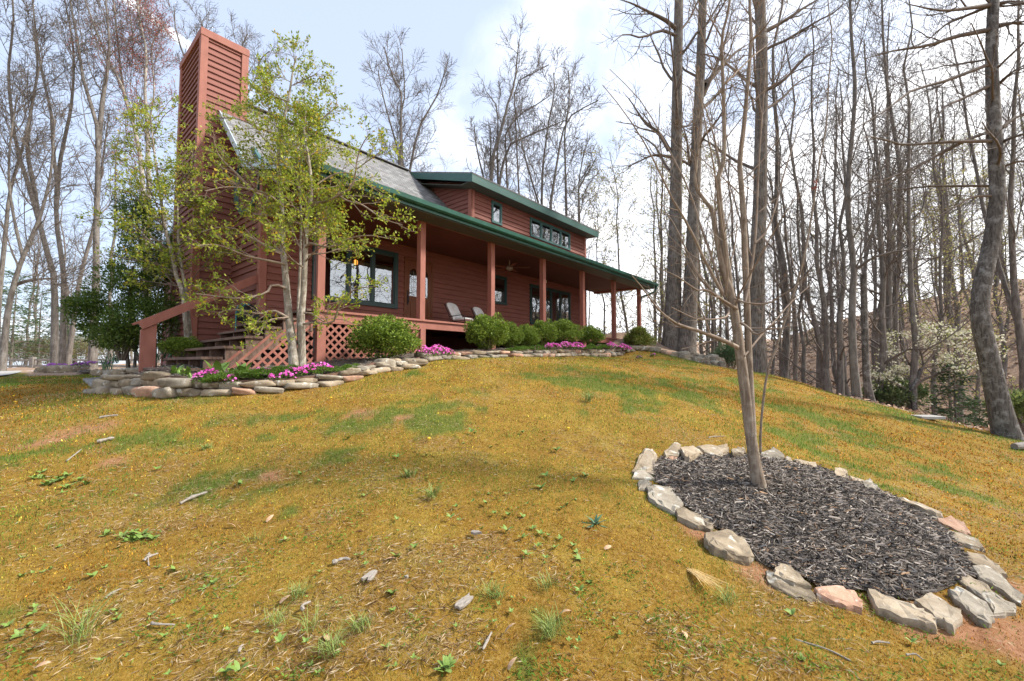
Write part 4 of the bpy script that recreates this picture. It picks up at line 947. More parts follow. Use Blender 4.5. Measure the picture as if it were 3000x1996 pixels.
# shredded bark chips: nobody could count them
def chips(name, XY, zf, Lr, rng, pal, label=None):
    n = len(XY); L = rng.uniform(*Lr, n); W = L * rng.uniform(.06, .22, n); H = W * rng.uniform(.25, .6, n)
    a = rng.rand(n) * 2 * np.pi; p = rng.randn(n) * .30; r = rng.randn(n) * .5
    d = np.c_[np.cos(a) * np.cos(p), np.sin(a) * np.cos(p), np.sin(p)]; s = norm(np.cross(d, np.array([[0, 0, 1.]]))); u = np.cross(s, d)
    s2 = s * np.cos(r)[:, None] + u * np.sin(r)[:, None]; u2 = np.cross(s2, d)
    c = np.c_[XY, zf]
    A = d * L[:, None] / 2; B = s2 * W[:, None] / 2; Cc = u2 * H[:, None] / 2
    V = np.stack([c - A - B * .6, c - A * .9 + B * .7, c + A - B * .4, c + A * .85 + B * .5, c - A * .6 + Cc * 2, c + A * .7 + Cc * 2], 1).reshape(-1, 3)
    b = np.arange(n)[:, None] * 6
    F = np.concatenate([b + np.array([[0, 2, 5, 4]]), b + np.array([[4, 5, 3, 1]]), b + np.array([[0, 4, 1, 1]]), b + np.array([[2, 3, 5, 5]])])
    F = F[:2 * n]
    ci = rng.choice(len(pal), n, p=[.42, .26, .18, .10, .04]); col = np.array(pal)[ci] * rng.uniform(.7, 1.25, (n, 1))
    o = obj_np(name, V, F, M['chip'], col=np.repeat(col, 6, 0)); o['kind'] = 'stuff'; o['label'] = label
    return o
PAL = [(.07, .058, .048), (.14, .115, .095), (.23, .195, .165), (.35, .305, .26), (.25, .155, .09)]
rng = rs(8); lo = RW_.min(0); hi = RW_.max(0); XY = rng.rand(60000, 2) * (hi - lo)[:2] + lo[:2]; XY = XY[inpoly(XY[:, 0], XY[:, 1], RW_[:, :2])][:21000]
f = np.linalg.norm(XY - rc[:2], axis=1)
# fraction towards the ring edge
angp = np.arctan2(RW_[:, 1] - rc[1], RW_[:, 0] - rc[0]); rp = np.hypot(RW_[:, 0] - rc[0], RW_[:, 1] - rc[1]); od = np.argsort(angp)
ff = f / np.interp(np.arctan2(XY[:, 1] - rc[1], XY[:, 0] - rc[0]), angp[od], rp[od], period=2 * np.pi)
chips('mulch_chips', XY, terrain(XY[:, 0], XY[:, 1]) + .05 * (1 - np.clip(ff, 0, 1) ** 3) + .012 + rng.rand(len(XY)) * .012, (.02, .11), rng, PAL, 'shredded dark bark chips covering the soil inside the stone ring')
k = rng.randint(0, len(BEDV), 9000); Bp = BEDV[k] + rng.randn(len(k), 3) * (.05, .05, .004)
chips('mulch_chips', Bp[:, :2], Bp[:, 2] + .012, (.03, .08), rng, PAL, 'shredded dark bark chips covering the bed in front of the porch')
k = rng.randint(0, len(LBV), 3500); Bp = LBV[k] + rng.randn(len(k), 3) * (.08, .08, .004)
chips('mulch_chips', Bp[:, :2], Bp[:, 2] + .012, (.04, .10), rng, PAL, 'shredded dark bark chips on the ground left of the steps')
# ------------------------------------------------------------------ trees
def pxpath(pts, Y, K=14, ground=True, sink=.15, wob=0, seed=0):
    """photo pixels -> points at distance Y (number or list)"""
    n = len(pts); Ys = np.linspace(*Y, n) if isinstance(Y, tuple) else np.full(n, float(Y))
    P = np.array([at(x, y, q) for (x, y), q in zip(pts, Ys)])
    if wob: P[1:, 1] += np.cumsum(rs(seed).randn(n - 1) * wob)
    if ground:
        b = P[0].copy(); b[2] = gz(b[0], b[1]) - sink
        P = np.vstack([b, P[1:]]) if abs(P[0][2] - b[2]) < .8 else np.vstack([b, P])
    return smooth_path(P, K)
def taper(P, r0, r1, flare=.0):
    t = np.linspace(0, 1, len(P)); return r0 + (r1 - r0) * t ** .85 + flare * r0 * np.exp(-t * len(P) * .55)
def tree_obj(name, label, cat, group, trunks, levels, mats, seed, leaves=None, S0=10, extra=()):
    """trunks: list of (P,R); levels: list of dicts for branch(); leaves: dict(L,W,n,cols,wts,from)"""
    rng = rs(seed); base = trunks[0][0][0].copy(); base[2] += .1
    root = empty(name, base, 0, label, cat, group)
    V, F = join([tubes(P[None], Rr[None], S0) for P, Rr in trunks]); obj_np('trunk', V - base, F, mats[0], root, True)
    K0 = max(len(P) for P, _ in trunks); cur = [(np.stack([resample(P, K0) for P, _ in trunks]), np.stack([np.interp(np.linspace(0, 1, K0), np.linspace(0, 1, len(r)), r) for _, r in trunks]))]
    parts = []; allb = []
    for ex in extra:
        parts.append(tubes(ex[0][None], ex[1][None], 7))
    P, Rr = cur[0]
    if extra:
        K1 = 10; EP = np.stack([resample(a, K1) for a, _ in extra]); ER = np.stack([np.interp(np.linspace(0, 1, K1), np.linspace(0, 1, len(b)), b) for _, b in extra])
    for li, lv in enumerate(levels):
        lv = dict(lv); S = lv.pop('S', 4); inc = lv.pop('incl', True)
        if lv.pop('tr', True) or li > 0: Q, q = branch(P, Rr, rng=rng, **lv)
        else: Q = np.zeros((0, lv['K'], 3)); q = np.zeros((0, lv['K']))
        if len(Q): parts.append(tubes(Q, q, S))
        if li == 0 and extra:
            Q = np.concatenate([np.stack([resample(b, lv['K']) for b in Q]), np.stack([resample(b, lv['K']) for b in EP])]) if len(Q) else np.stack([resample(b, lv['K']) for b in EP])
            er = np.stack([np.interp(np.linspace(0, 1, lv['K']), np.linspace(0, 1, K1), b) for b in ER]); q = np.concatenate([q, er]) if len(q) else er
        P, Rr = Q, q; allb.append(P)
    V, F = join(parts); obj_np('crown', V - base, F, mats[1], root, True)
    if leaves:
        for lf in (leaves if isinstance(leaves, list) else [leaves]):
            B = allb[lf.get('from', -1)]; n = lf['n']; i = rng.randint(0, len(B), n); t = rng.uniform(lf.get('t0', .25), 1, n) * (B.shape[1] - 1.001); k = t.astype(int); f = (t - k)[:, None]
            p = B[i, k] * (1 - f) + B[i, k + 1] * f; d = norm(B[i, k + 1] - B[i, k])
            keep = np.ones(n, bool)
            if 'keep' in lf: keep = lf['keep'](p)
            p = p[keep]; d = d[keep]; dd = d * .5 + rng.randn(len(p), 3) * .7 + np.array([0, 0, lf.get('up', .1)])
            p = p + rng.randn(len(p), 3) * lf.get('spread', .02)
            V, F, c = leaf_quads(p, dd, lf['L'], lf['W'], rng, lf['cols'], lf.get('w'))
            obj_np(lf.get('name', 'foliage'), V - base, F, M[lf.get('mat', 'leaf')], root, False, c)
    return root
BUD = [(.36, .34, .10), (.28, .30, .08), (.42, .33, .14)]
def generic(seed, Ht, r, lean=.3, t0=.3, n1=22, l1=4.5, ang=.8, up=.09, n2=7, n3=6, tw=.0075, mats=('bark_far', 'twig_far'), leaves=None, fork=0, label=None, name='bare_tree', wob=.14, n4=0):
    rng = rs(seed); K = 12; P = np.zeros((K, 3)); P[:, 2] = np.linspace(-.2, Ht, K); w = np.cumsum(rng.randn(K, 2) * .13, 0); w -= w[0]; P[:, :2] = w + np.linspace(0, 1, K)[:, None] ** 1.3 * rng.randn(2) * lean
    tr = [(P, taper(P, r, r * .18, .35))]
    for f in range(fork):
        k = 3 + f; q = P[k:].copy(); s = np.linspace(0, 1, len(q))[:, None]; a = rng.rand() * 6.28; q[:, :2] += s * np.array([math.cos(a), math.sin(a)]) * Ht * .13; q[:, 2] -= (s[:, 0]) * Ht * .08 * f; tr.append((resample(q, K), taper(q, tr[0][1][k] * .75, r * .14)[[0] * 0 or slice(None)] if len(q) == K else np.linspace(tr[0][1][k] * .75, r * .14, K)))
    lv = [dict(cnt=n1 if not fork else max(8, n1 // (1 + fork)), t0=t0, t1=.99, ang=ang, L=l1, K=7, up=up, wob=wob, rfac=.36, rmin=tw * 1.6, S=5), dict(cnt=n2, t0=.2, t1=1, ang=.75, L=l1 * .42, K=5, up=.05, wob=.18, rfac=.55, rmin=tw * 1.1, S=4), dict(cnt=n3, t0=.15, t1=1, ang=.7, L=l1 * .2, K=4, up=.04, wob=.18, rfac=.6, rmin=tw, S=3)]
    if n4: lv.append(dict(cnt=n4, t0=.2, t1=1, ang=.7, L=l1 * .1, K=3, up=.03, wob=.15, rfac=.7, rmin=tw * .8, S=3))
    t = tree_obj(name, label, 'tree', None, tr, lv, (M[mats[0]], M[mats[1]]), seed, leaves, 7)
    return t

# --- stock of forest trees: built once, then copied
STOCK = []
for s in range(5): STOCK.append(generic(100 + s, 17 + 2 * s % 5, .115 + .014 * s, lean=.5, t0=.12 if s % 2 else .25, n1=20, l1=3.2 + .3 * s, ang=.85, n2=6, n3=5, tw=.0062, wob=.2))
STOCK.append(generic(110, 15, .10, t0=.10, n1=30, l1=3.2, ang=1.0, up=.06, leaves=dict(L=.085, W=.06, n=2600, cols=BUD, t0=.4, spread=.05)))
STOCK.append(generic(111, 12, .075, t0=.08, n1=30, l1=2.8, ang=.9, up=.08, leaves=dict(L=.09, W=.06, n=2800, cols=BUD, t0=.4, spread=.05)))
STOCK.append(generic(112, 20, .17, t0=.38, n1=18, l1=6, ang=.75, fork=1, n2=8, n3=6))
STOCK.append(generic(113, 19, .15, t0=.35, n1=20, l1=5, ang=.6, up=.14, fork=2, n2=8, n3=6))
STOCK.append(generic(114, 9, .05, t0=.1, n1=20, l1=2.2, ang=.9, n2=7, n3=5, tw=.006))   # understorey sapling
_first = [True] * len(STOCK)
def plant(k, P, sc, rz, label, group, lean=(0, 0)):
    if _first[k]: t = STOCK[k]; _first[k] = False
    else: t = copy_tree(STOCK[k])
    t.location = (P[0], P[1], gz(P[0], P[1]) - .05); t.scale = (sc,) * 3; t.rotation_euler = (lean[0], lean[1], rz); t['label'] = label; t['group'] = group; return t
rng = rs(77); used = []
def free(P, d): return all((P[0] - a) ** 2 + (P[1] - b) ** 2 > d * d for a, b in used)
# trunks that stand out at the edge of the lawn, one by one: photo x of the foot, distance, stock, scale
EDGE = [(2288, 16, 1, .95, 'slim dark bare tree just right of the third big trunk'), (2330, 19, 0, .9, 'slim bare tree in the gap behind the thin sapling'), (2372, 15.5, 9, 1.3, 'thin pole tree behind the hanging dead leaf'), (2420, 14.5, 2, .62, 'slim dark bare tree, first at the lawn edge right of the sapling'), (2456, 14.2, 3, .6, 'slim grey bare tree between two darker trunks at the lawn edge'),
    (2575, 13.6, 3, .66, 'straight grey bare tree left of the white flowering dogwood'), (2606, 15.6, 2, .85, 'stout grey bare tree behind the rhododendron'), (2662, 13.2, 0, .8, 'straight bare tree rising through the left side of the dogwood'), (2735, 15.2, 1, .62, 'slender bare tree behind the middle of the dogwood'), (2800, 22, 7, .9, 'forked bare tree on the leafy slope behind the dogwood'), (2850, 19, 5, .9, 'budding tree left of the big leaning trunk'), (2990, 15, 8, .9, 'leaning forked bare tree right of the big leaning trunk'),
    (2085, 21, 5, .95, 'thin budding tree just right of the twin trunks'), (2130, 24, 4, .85, 'grey bare tree behind the young maple on the left'), (2160, 19, 0, .8, 'bare tree behind the young maple trunk'), (1948, 22.5, 6, 1.05, 'slender budding tree close behind the left twin trunk'), (1830, 27, 5, 1.1, 'green budding tree showing between the two last porch posts'), (1770, 30, 6, 1.25, 'green budding tree above the right end of the porch roof'), (1905, 29, 3, .95, 'bare tree right of the porch gutter end')]
for x, Y, k, sc, lab in EDGE:
    p = at(x, 1050, Y); used.append((p[0], p[1])); plant(k, p, sc, rng.rand() * 6.28, lab, 'trees at the edge of the right hand woods', (rng.randn() * .03, rng.randn() * .03))
ZONE = lambda x: 'behind the right porch end' if x < 1960 else 'between the twin trunks and the young maple' if x < 2200 else 'behind the young maple and sapling' if x < 2450 else 'behind the dogwood' if x < 2800 else 'around the big leaning trunk at right'
KIND = {0: 'grey bare', 1: 'grey bare', 2: 'grey bare', 3: 'grey bare', 4: 'grey bare', 5: 'pale green budding', 6: 'pale green budding', 7: 'forked bare', 8: 'forked bare', 9: 'thin bare sapling'}
n = 0; tries = 0
while n < 76 and tries < 4000:
    tries += 1; x = rng.uniform(1890, 3150); Y = 17 + 48 * rng.rand() ** 1.1; p = at(x, 1000, Y)
    if not free(p, 1.1 + Y * .022) or inpoly(np.array([p[0]]), np.array([p[1]]), LAWN)[0]: continue
    u, v = uvof((p[0], p[1], 0))
    if -3 < u < 18 and -3 < v < 14: continue
    used.append((p[0], p[1])); k = rng.choice(10, p=[.12, .12, .12, .11, .11, .12, .10, .06, .06, .08]); n += 1
    dist = 'nearer' if Y < 30 else 'distant'
    plant(k, p, rng.uniform(.75, 1.15), rng.rand() * 6.28, '%s tree in the %s woods %s' % (KIND[k], dist, ZONE(x)), '%s trees of the right hand woods' % KIND[k], (rng.randn() * .035, rng.randn() * .035))
n = 0; tries = 0
while n < 30 and tries < 3000:
    tries += 1; x = rng.uniform(-250, 1750); Y = rng.uniform(32, 60); p = at(x, 1000, Y)
    if not free(p, 2.2): continue
    used.append((p[0], p[1])); k = rng.choice([0, 1, 2, 3, 4, 7, 8]); n += 1
    plant(k, p, rng.uniform(.7, 1.0), rng.rand() * 6.28, '%s tree standing far %s' % (KIND[k], 'beyond the rail fence' if x < 420 else 'behind the house roof'), 'far bare trees behind the house and fence', (rng.randn() * .04, rng.randn() * .04))
# woods round to the right of the lawn, seen mirrored in the windows
for q in range(13):
    a = R(64 + q * 8 + rng.uniform(-2, 2)); rr_ = rng.uniform(19, 32); p = (rr_ * math.sin(a), rr_ * math.cos(a)); k = q % 9
    plant(k, p, rng.uniform(.8, 1.1), rng.rand() * 6.28, '%s tree of the woods mirrored in the house windows' % KIND[k], 'trees mirrored in the windows', (rng.randn() * .03, rng.randn() * .03))

# --- the traced trees
LV = lambda n1, l1, t0=.3, ang=.8, n2=7, n3=6, tw=.007, up=.08, n4=0, wob=.14: [dict(cnt=n1, t0=t0, t1=.99, ang=ang, L=l1, K=8, up=up, wob=wob, rfac=.3, rmin=tw * 2, S=6), dict(cnt=n2, t0=.2, t1=1, ang=.75, L=l1 * .42, K=6, up=.05, wob=.18, rfac=.55, rmin=tw * 1.3, S=4), dict(cnt=n3, t0=.15, t1=1, ang=.7, L=l1 * .19, K=4, up=.04, wob=.18, rfac=.6, rmin=tw, S=3)] + ([dict(cnt=n4, t0=.2, t1=1, ang=.7, L=l1 * .09, K=3, up=.03, wob=.15, rfac=.7, rmin=tw * .8, S=3)] if n4 else [])
def limb(pts, Y, r0, r1=.008, K=10): P = pxpath(pts, Y, K, ground=False); return P, np.linspace(r0, r1, K)
FAR = (M['bark_far'], M['twig_far'])
BIG = (M['bark'], M['twig'])
t1 = pxpath([(1968, 1030), (1972, 919), (1976, 760), (1980, 600), (1982, 400), (1985, 200), (1989, 0), (1994, -260)], 17.6, 22)
tree_obj('oak_tree', 'thickest and straightest of the twin oak trunks right of the porch end', 'tree', None, [(t1, taper(t1, .30, .15, .45))], LV(9, 4.2, .36, .95, 7, 6, .007), BIG, 1, S0=18,
    extra=[limb([(1985, 90), (1950, 60), (1900, 35), (1850, 10), (1800, -5)], (17.6, 16), .10), limb([(1965, 460), (1915, 455), (1860, 480), (1815, 500)], (17.6, 16.8), .06), limb([(1960, 440), (1930, 390), (1890, 360), (1850, 300), (1825, 270)], (17.6, 18), .10), limb([(1988, 110), (1940, 90), (1880, 110), (1830, 100), (1790, 130)], (17.6, 15.5), .07)])
t2 = pxpath([(2008, 1026), (2021, 887), (2029, 696), (2036, 536), (2042, 383), (2049, 268), (2055, 120), (2059, 0), (2066, -260)], 17.2, 22)
tree_obj('oak_tree', 'right hand one of the twin oak trunks, leaning slightly right', 'tree', None, [(t2, taper(t2, .28, .13, .45))], LV(9, 4, .38, .9, 7, 6, .007), BIG, 2, S0=18,
    extra=[limb([(2065, 250), (2110, 200), (2160, 150), (2210, 120)], (17.2, 18.5), .12), limb([(2060, 280), (2100, 190), (2130, 100), (2150, 0)], (17.2, 17), .09), limb([(2040, 330), (2090, 290), (2140, 230), (2200, 200)], (17.2, 19), .09), limb([(2020, 480), (2010, 400), (1990, 350)], (17.2, 16.5), .06)])
t3 = pxpath([(2219, 1100), (2217, 950), (2218, 760), (2226, 600), (2229, 420), (2232, 268), (2231, 130), (2226, 0), (2222, -260)], 14.6, 22)
tree_obj('oak_tree', 'third big oak, its bark stripped reddish at head height, behind the young maple', 'tree', None, [(t3, taper(t3, .26, .15, .25))], LV(10, 4, .40, .9, 7, 6, .007), BIG, 3, S0=16,
    extra=[limb([(2228, 270), (2290, 240), (2370, 160), (2430, 130)], (14.6, 13.5), .07), limb([(2230, 100), (2300, 60), (2360, 20), (2450, -30)], (14.6, 15), .08), limb([(2228, 330), (2290, 290), (2340, 240), (2420, 200)], (14.6, 16), .06)])
V_ = pxpath([(2955, 1287), (2925, 1180), (2897, 1050), (2871, 930), (2876, 840), (2896, 750), (2914, 650), (2922, 560), (2915, 420), (2910, 300), (2905, 150), (2911, 0), (2920, -250)], 8.8, 30)
X2 = lambda pts: [(2350 + x / 2.613, y / 2.613) for x, y in pts]
tree_obj('leaning_tree', 'big lichen spotted tree with bent leaning trunk and long level branches', 'tree', None, [(V_, taper(V_, .175, .075, .35))], [dict(cnt=10, t0=.42, t1=.99, ang=1.25, L=2.6, K=8, up=.0, wob=.12, rfac=.25, rmin=.012, S=5), dict(cnt=7, t0=.2, t1=1, ang=.7, L=.95, K=6, up=.03, wob=.2, rfac=.5, rmin=.0045, S=4), dict(cnt=5, t0=.2, t1=1, ang=.7, L=.4, K=4, up=.0, wob=.2, rfac=.6, rmin=.0035, S=3)], (M['bark_birch'], M['twig']), 4, S0=16,
    extra=[limb(X2(p), (8.8, y), r) for p, y, r in [([(1450, 650), (1200, 770), (1090, 820), (1000, 950), (920, 1040)], 8.2, .035), ([(1440, 490), (1100, 620), (830, 700), (650, 840), (380, 1000)], 7.8, .04), ([(1430, 230), (1180, 280), (960, 350), (700, 390), (480, 450)], 8.6, .05), ([(1440, 40), (1220, 70), (1050, 80), (800, 30)], 8, .045), ([(1440, 45), (1260, 120), (1100, 190), (960, 310), (860, 350)], 9.3, .035), ([(1460, 1080), (1050, 1090), (780, 1110), (560, 1050), (450, 1060)], 7.8, .04), ([(1460, 1000), (1250, 1080), (900, 1260), (550, 1400), (380, 1310)], 9.2, .035), ([(1460, 1000), (1150, 1120), (800, 1330), (400, 1510)], 8.6, .03), ([(1440, 1500), (1300, 1510), (1200, 1568), (1050, 1650)], 8.5, .03), ([(1500, 200), (1600, 180), (1750, 160)], 8.4, .05), ([(1510, 640), (1600, 560), (1720, 490)], 8.2, .035), ([(1530, 980), (1620, 910), (1750, 850)], 8.9, .04), ([(1530, 1090), (1620, 1050), (1760, 1020)], 8.3, .04), ([(1500, 30), (1600, 15), (1750, 20)], 8.5, .04), ([(1540, 1280), (1640, 1240), (1760, 1230)], 8.5, .03)]])
# lawn edge trunks on the right, traced
for pts, Y, r, lab, sd in [([(2512, 1175), (2500, 1050), (2496, 900), (2502, 790), (2490, 690), (2484, 600), (2488, 480), (2498, 380), (2505, 250), (2495, 120), (2490, 0)], 11.6, .095, 'tall bare tree with a crooked lower trunk left of the broken snag', 31), ([(2605, 1640 - 520), (2604, 1000), (2604, 850), (2606, 700), (2600, 560), (2598, 420)], 15.0, .13, 'straight mid grey tree behind the left end of the dogwood blossom', 33)]:
    P = pxpath(pts, Y, 20); tree_obj('bare_tree', lab, 'tree', 'trees at the edge of the right hand woods', [(P, taper(P, r, r * .35, .3))], LV(22, 3.0, .25, .7, 7, 6, .006, .12), FAR, sd, S0=10, extra=[limb([(2508, 790), (2560, 755), (2640, 735), (2720, 730)], (Y, Y - .6), .04)] if sd == 31 else ())
P = pxpath([(2556, 1187), (2540, 1120), (2535, 1000), (2532, 900), (2530, 805)], 11.8, 14); Rq = taper(P, .085, .075, .5)
tree_obj('snag', 'dark dead snag with a broken off top at the lawn edge', 'tree', None, [(P, Rq)], [dict(cnt=4, t0=.3, t1=.9, ang=1.1, L=.6, K=5, up=.0, wob=.2, rfac=.2, rmin=.006, S=4), dict(cnt=2, t0=.3, t1=1, ang=.7, L=.3, K=3, rmin=.004, S=3)], (M['bark_birch'], M['twig']), 32)

# behind the roof
Cc = lambda pts: [(1050 + x / 1.7227, 80 + y / 1.7227) for x, y in pts]
def rooftree(label, trunks, Y, seed, r, n1=13, l1=3.6, up=.14):
    T = []
    for k, pts in enumerate(trunks):
        P = pxpath(Cc(pts), Y + k * .5, 16, ground=False)
        b = P[0].copy(); b[2] = gz(b[0], b[1]); b[:2] += (.25 * k, 0)
        P = resample(np.vstack([b, P]), 20); T.append((P, taper(P, r * (1 - .15 * k), .035)))
    tree_obj('bare_tree', label, 'tree', 'tall bare trees close behind the roof', T, LV(n1, l1, .5, .75, 8, 7, .011, up), FAR, seed, S0=9)
rooftree('bare tree with a fan shaped double crown behind the roof ridge left of the dormer', [[(215, 710), (215, 430), (225, 350), (190, 290), (150, 180), (130, 100)], [(260, 710), (310, 500), (380, 380), (415, 300), (440, 200)], [(205, 640), (160, 480), (120, 330), (100, 220)], [(216, 430), (235, 330), (225, 200), (220, 110)]], 30, 41, .26)
rooftree('tallest bare tree behind the dormer roof with a twisting top', [[(670, 770), (680, 640), (720, 530), (750, 400), (790, 280), (800, 170), (812, 60)], [(710, 770), (760, 600), (830, 560), (920, 520), (1000, 490), (1040, 470)], [(700, 600), (705, 470), (690, 380), (650, 330)], [(740, 520), (830, 430), (920, 380), (960, 350)], [(785, 290), (850, 240), (920, 220), (960, 190)]], 31, 42, .30)
rooftree('double snag topped bare tree immediately left of the tallest one', [[(630, 750), (605, 650), (590, 560), (585, 505)], [(665, 700), (668, 600), (664, 500)]], 32, 43, .24, 7, 2.5)
rooftree('slender bare tree behind the right half of the dormer, curving right at its top', [[(970, 890), (1010, 640), (1040, 500), (1100, 420), (1160, 400), (1210, 370)], [(1040, 500), (1060, 420), (1065, 300), (1060, 230)]], 28, 44, .19)
rooftree('slender bare tree left of the right curving one behind the dormer', [[(925, 880), (930, 720), (945, 590), (960, 480), (990, 330), (985, 230)], [(910, 890), (850, 690), (820, 560), (790, 400)]], 29, 45, .17)
rooftree('low bare tree at the right end of the dormer roof', [[(1110, 890), (1115, 760), (1130, 680), (1140, 620)], [(1112, 800), (1170, 720), (1200, 660)]], 27, 46, .10, 10, 2.6)

# left group
Lp = lambda pts: [(x / 1.493, 400 + y / 1.493) for x, y in pts]
def lefttree(label, trunks, Y, seed, r, mats=FAR, n1=14, l1=3.2, **k):
    T = []
    for q, pts in enumerate(trunks):
        P = pxpath(pts, Y + q * .3, 18, ground=(q == 0)); T.append((P, taper(P, r * (1 - .25 * q), .03, .15 if q == 0 else 0)))
    return tree_obj(k.pop('name', 'bare_tree'), label, 'tree', k.pop('group', 'bare trees along the driveway'), T, k.pop('lv', LV(n1, l1, .35, .7, 8, 7, .009, .12)), mats, seed, S0=9, **k)
lefttree('thick pale grey tree with a bent trunk behind the rail fence post', [Lp([(240, 990), (238, 640), (205, 500), (165, 350), (120, 200), (75, 50)]) + [(34, 330), (25, 200), (40, 60), (30, -80)], Lp([(165, 350), (150, 230), (120, 60)]) + [(90, 330), (110, 200), (95, 60)]], 23, 51, .165)
lefttree('pale grey tree with two upright leaders right of the bent one', [Lp([(275, 985), (280, 600), (260, 480), (245, 330), (250, 200), (232, 60)]) + [(150, 330), (120, 200), (100, 50), (90, -60)], Lp([(247, 300), (260, 130), (285, 0)]) + [(210, 300), (215, 150), (190, 0)]], 22, 52, .14)
lefttree('grey tree whose trunk leans right above the fence', [Lp([(300, 960), (320, 830), (345, 650), (375, 520), (400, 440), (420, 330)]) + [(300, 480), (320, 330)]], 25, 53, .15)
lefttree('tall straight ivy clad tree left of the red budding maple', [Lp([(408, 985), (412, 800), (420, 650), (422, 400), (430, 50)]) + [(283, 363), (255, 270), (235, 200), (232, 150), (205, 0), (190, -100)], [(288, 433), (300, 300), (320, 150), (310, 0)]], 22, 54, .19, n1=16)
lefttree('slim bare tree at the far left edge curving right', [[(-10, 1060), (-5, 900), (15, 700), (30, 560), (70, 420), (95, 300), (120, 180)]], 21, 55, .13)
lefttree('bare tree forking low near the far left edge', [Lp([(10, 990), (30, 800), (60, 650), (100, 530), (160, 390), (190, 300)]) + [(150, 500), (160, 350)], Lp([(60, 650), (130, 630), (230, 620)]), Lp([(100, 530), (60, 350), (40, 200)]) + [(30, 420), (50, 280)]], 20, 56, .14)
lefttree('bare tree whose branch tips show around the chimney top', [[(560, 900), (555, 500), (565, 250), (540, 170), (515, 90), (510, 20)], [(560, 330), (590, 200), (600, 110), (585, 50)], [(600, 420), (690, 230), (700, 160), (725, 100)], [(610, 420), (735, 260), (760, 180), (790, 150)]], 27, 57, .20, n1=10, l1=2.8)
RED = [(.42, .11, .085), (.36, .085, .085), (.45, .17, .11)]
Z0 = lambda pts: [(x / 2.614, y / 2.614) for x, y in pts]
lefttree('maple with pale trunks and a haze of red spring buds left of the chimney', [Z0([(1130, 2700), (1120, 2000), (1100, 1500), (1060, 1100), (1000, 900), (930, 650), (800, 400), (650, 0), (600, -150)]), Z0([(1130, 1900), (1140, 1480), (1130, 1000), (1110, 700), (1120, 400), (1060, 100), (1050, -100)]), Z0([(1110, 1700), (1050, 1060), (950, 700), (900, 300), (870, 0), (850, -150)]), Z0([(1130, 1000), (1180, 700), (1160, 400), (1200, 250)]), Z0([(1060, 1100), (1000, 700), (1020, 350), (980, 0)])], 23, 58, .19, (M['bark_pale'], M['twig_far']),
    lv=LV(12, 3.4, .35, .42, 9, 7, .007, .14), leaves=dict(L=.075, W=.05, n=9000, cols=RED, t0=.1, spread=.12, up=.2, name='red_buds'), name='red_maple', group=None)

# --- young maple in the stone ring
mb_ = hit(2232, 1418, .08); Ym = mb_[1]
K8 = lambda pts: [(1800 + x / 3.1367, 600 + y / 3.1367) for x, y in pts]; K7 = lambda pts: [(1750 + x / 2.6133, y / 2.6133) for x, y in pts]
ma = pxpath([(2230, 1415), (2212, 1360), (2200, 1280), (2190, 1200), (2177, 1100), (2167, 1024), (2158, 960), (2150, 905), (2140, 855), (2119, 791), (2100, 696), (2084, 613), (2066, 590), (2037, 540), (2045, 440), (2055, 330)], (Ym, Ym + .12), 34, sink=.05)
mc = pxpath([(2206, 1275), (2199, 1150), (2192, 1000), (2187, 855), (2182, 740), (2178, 632), (2170, 520), (2167, 471), (2179, 375), (2190, 249), (2200, 115), (2196, 0), (2200, -150)], (Ym, Ym + .3), 30, ground=False)
md_ = pxpath([(2142, 860), (2128, 760), (2110, 600), (2104, 513), (2121, 459), (2119, 268), (2115, 115), (2136, 20), (2145, -120)], (Ym + .08, Ym - .1), 24, ground=False)
ra = np.interp(np.linspace(0, 1, 34), [0, .04, .12, .38, .5, .75, 1], [.078, .055, .046, .042, .033, .017, .006])
rc_ = np.interp(np.linspace(0, 1, 30), [0, .3, .6, 1], [.030, .028, .020, .009]); rd_ = np.linspace(.026, .008, 24)
ml = lambda pts, y1, r0, r1=.003: limb(pts, (Ym, Ym + y1), r0, r1, 12)
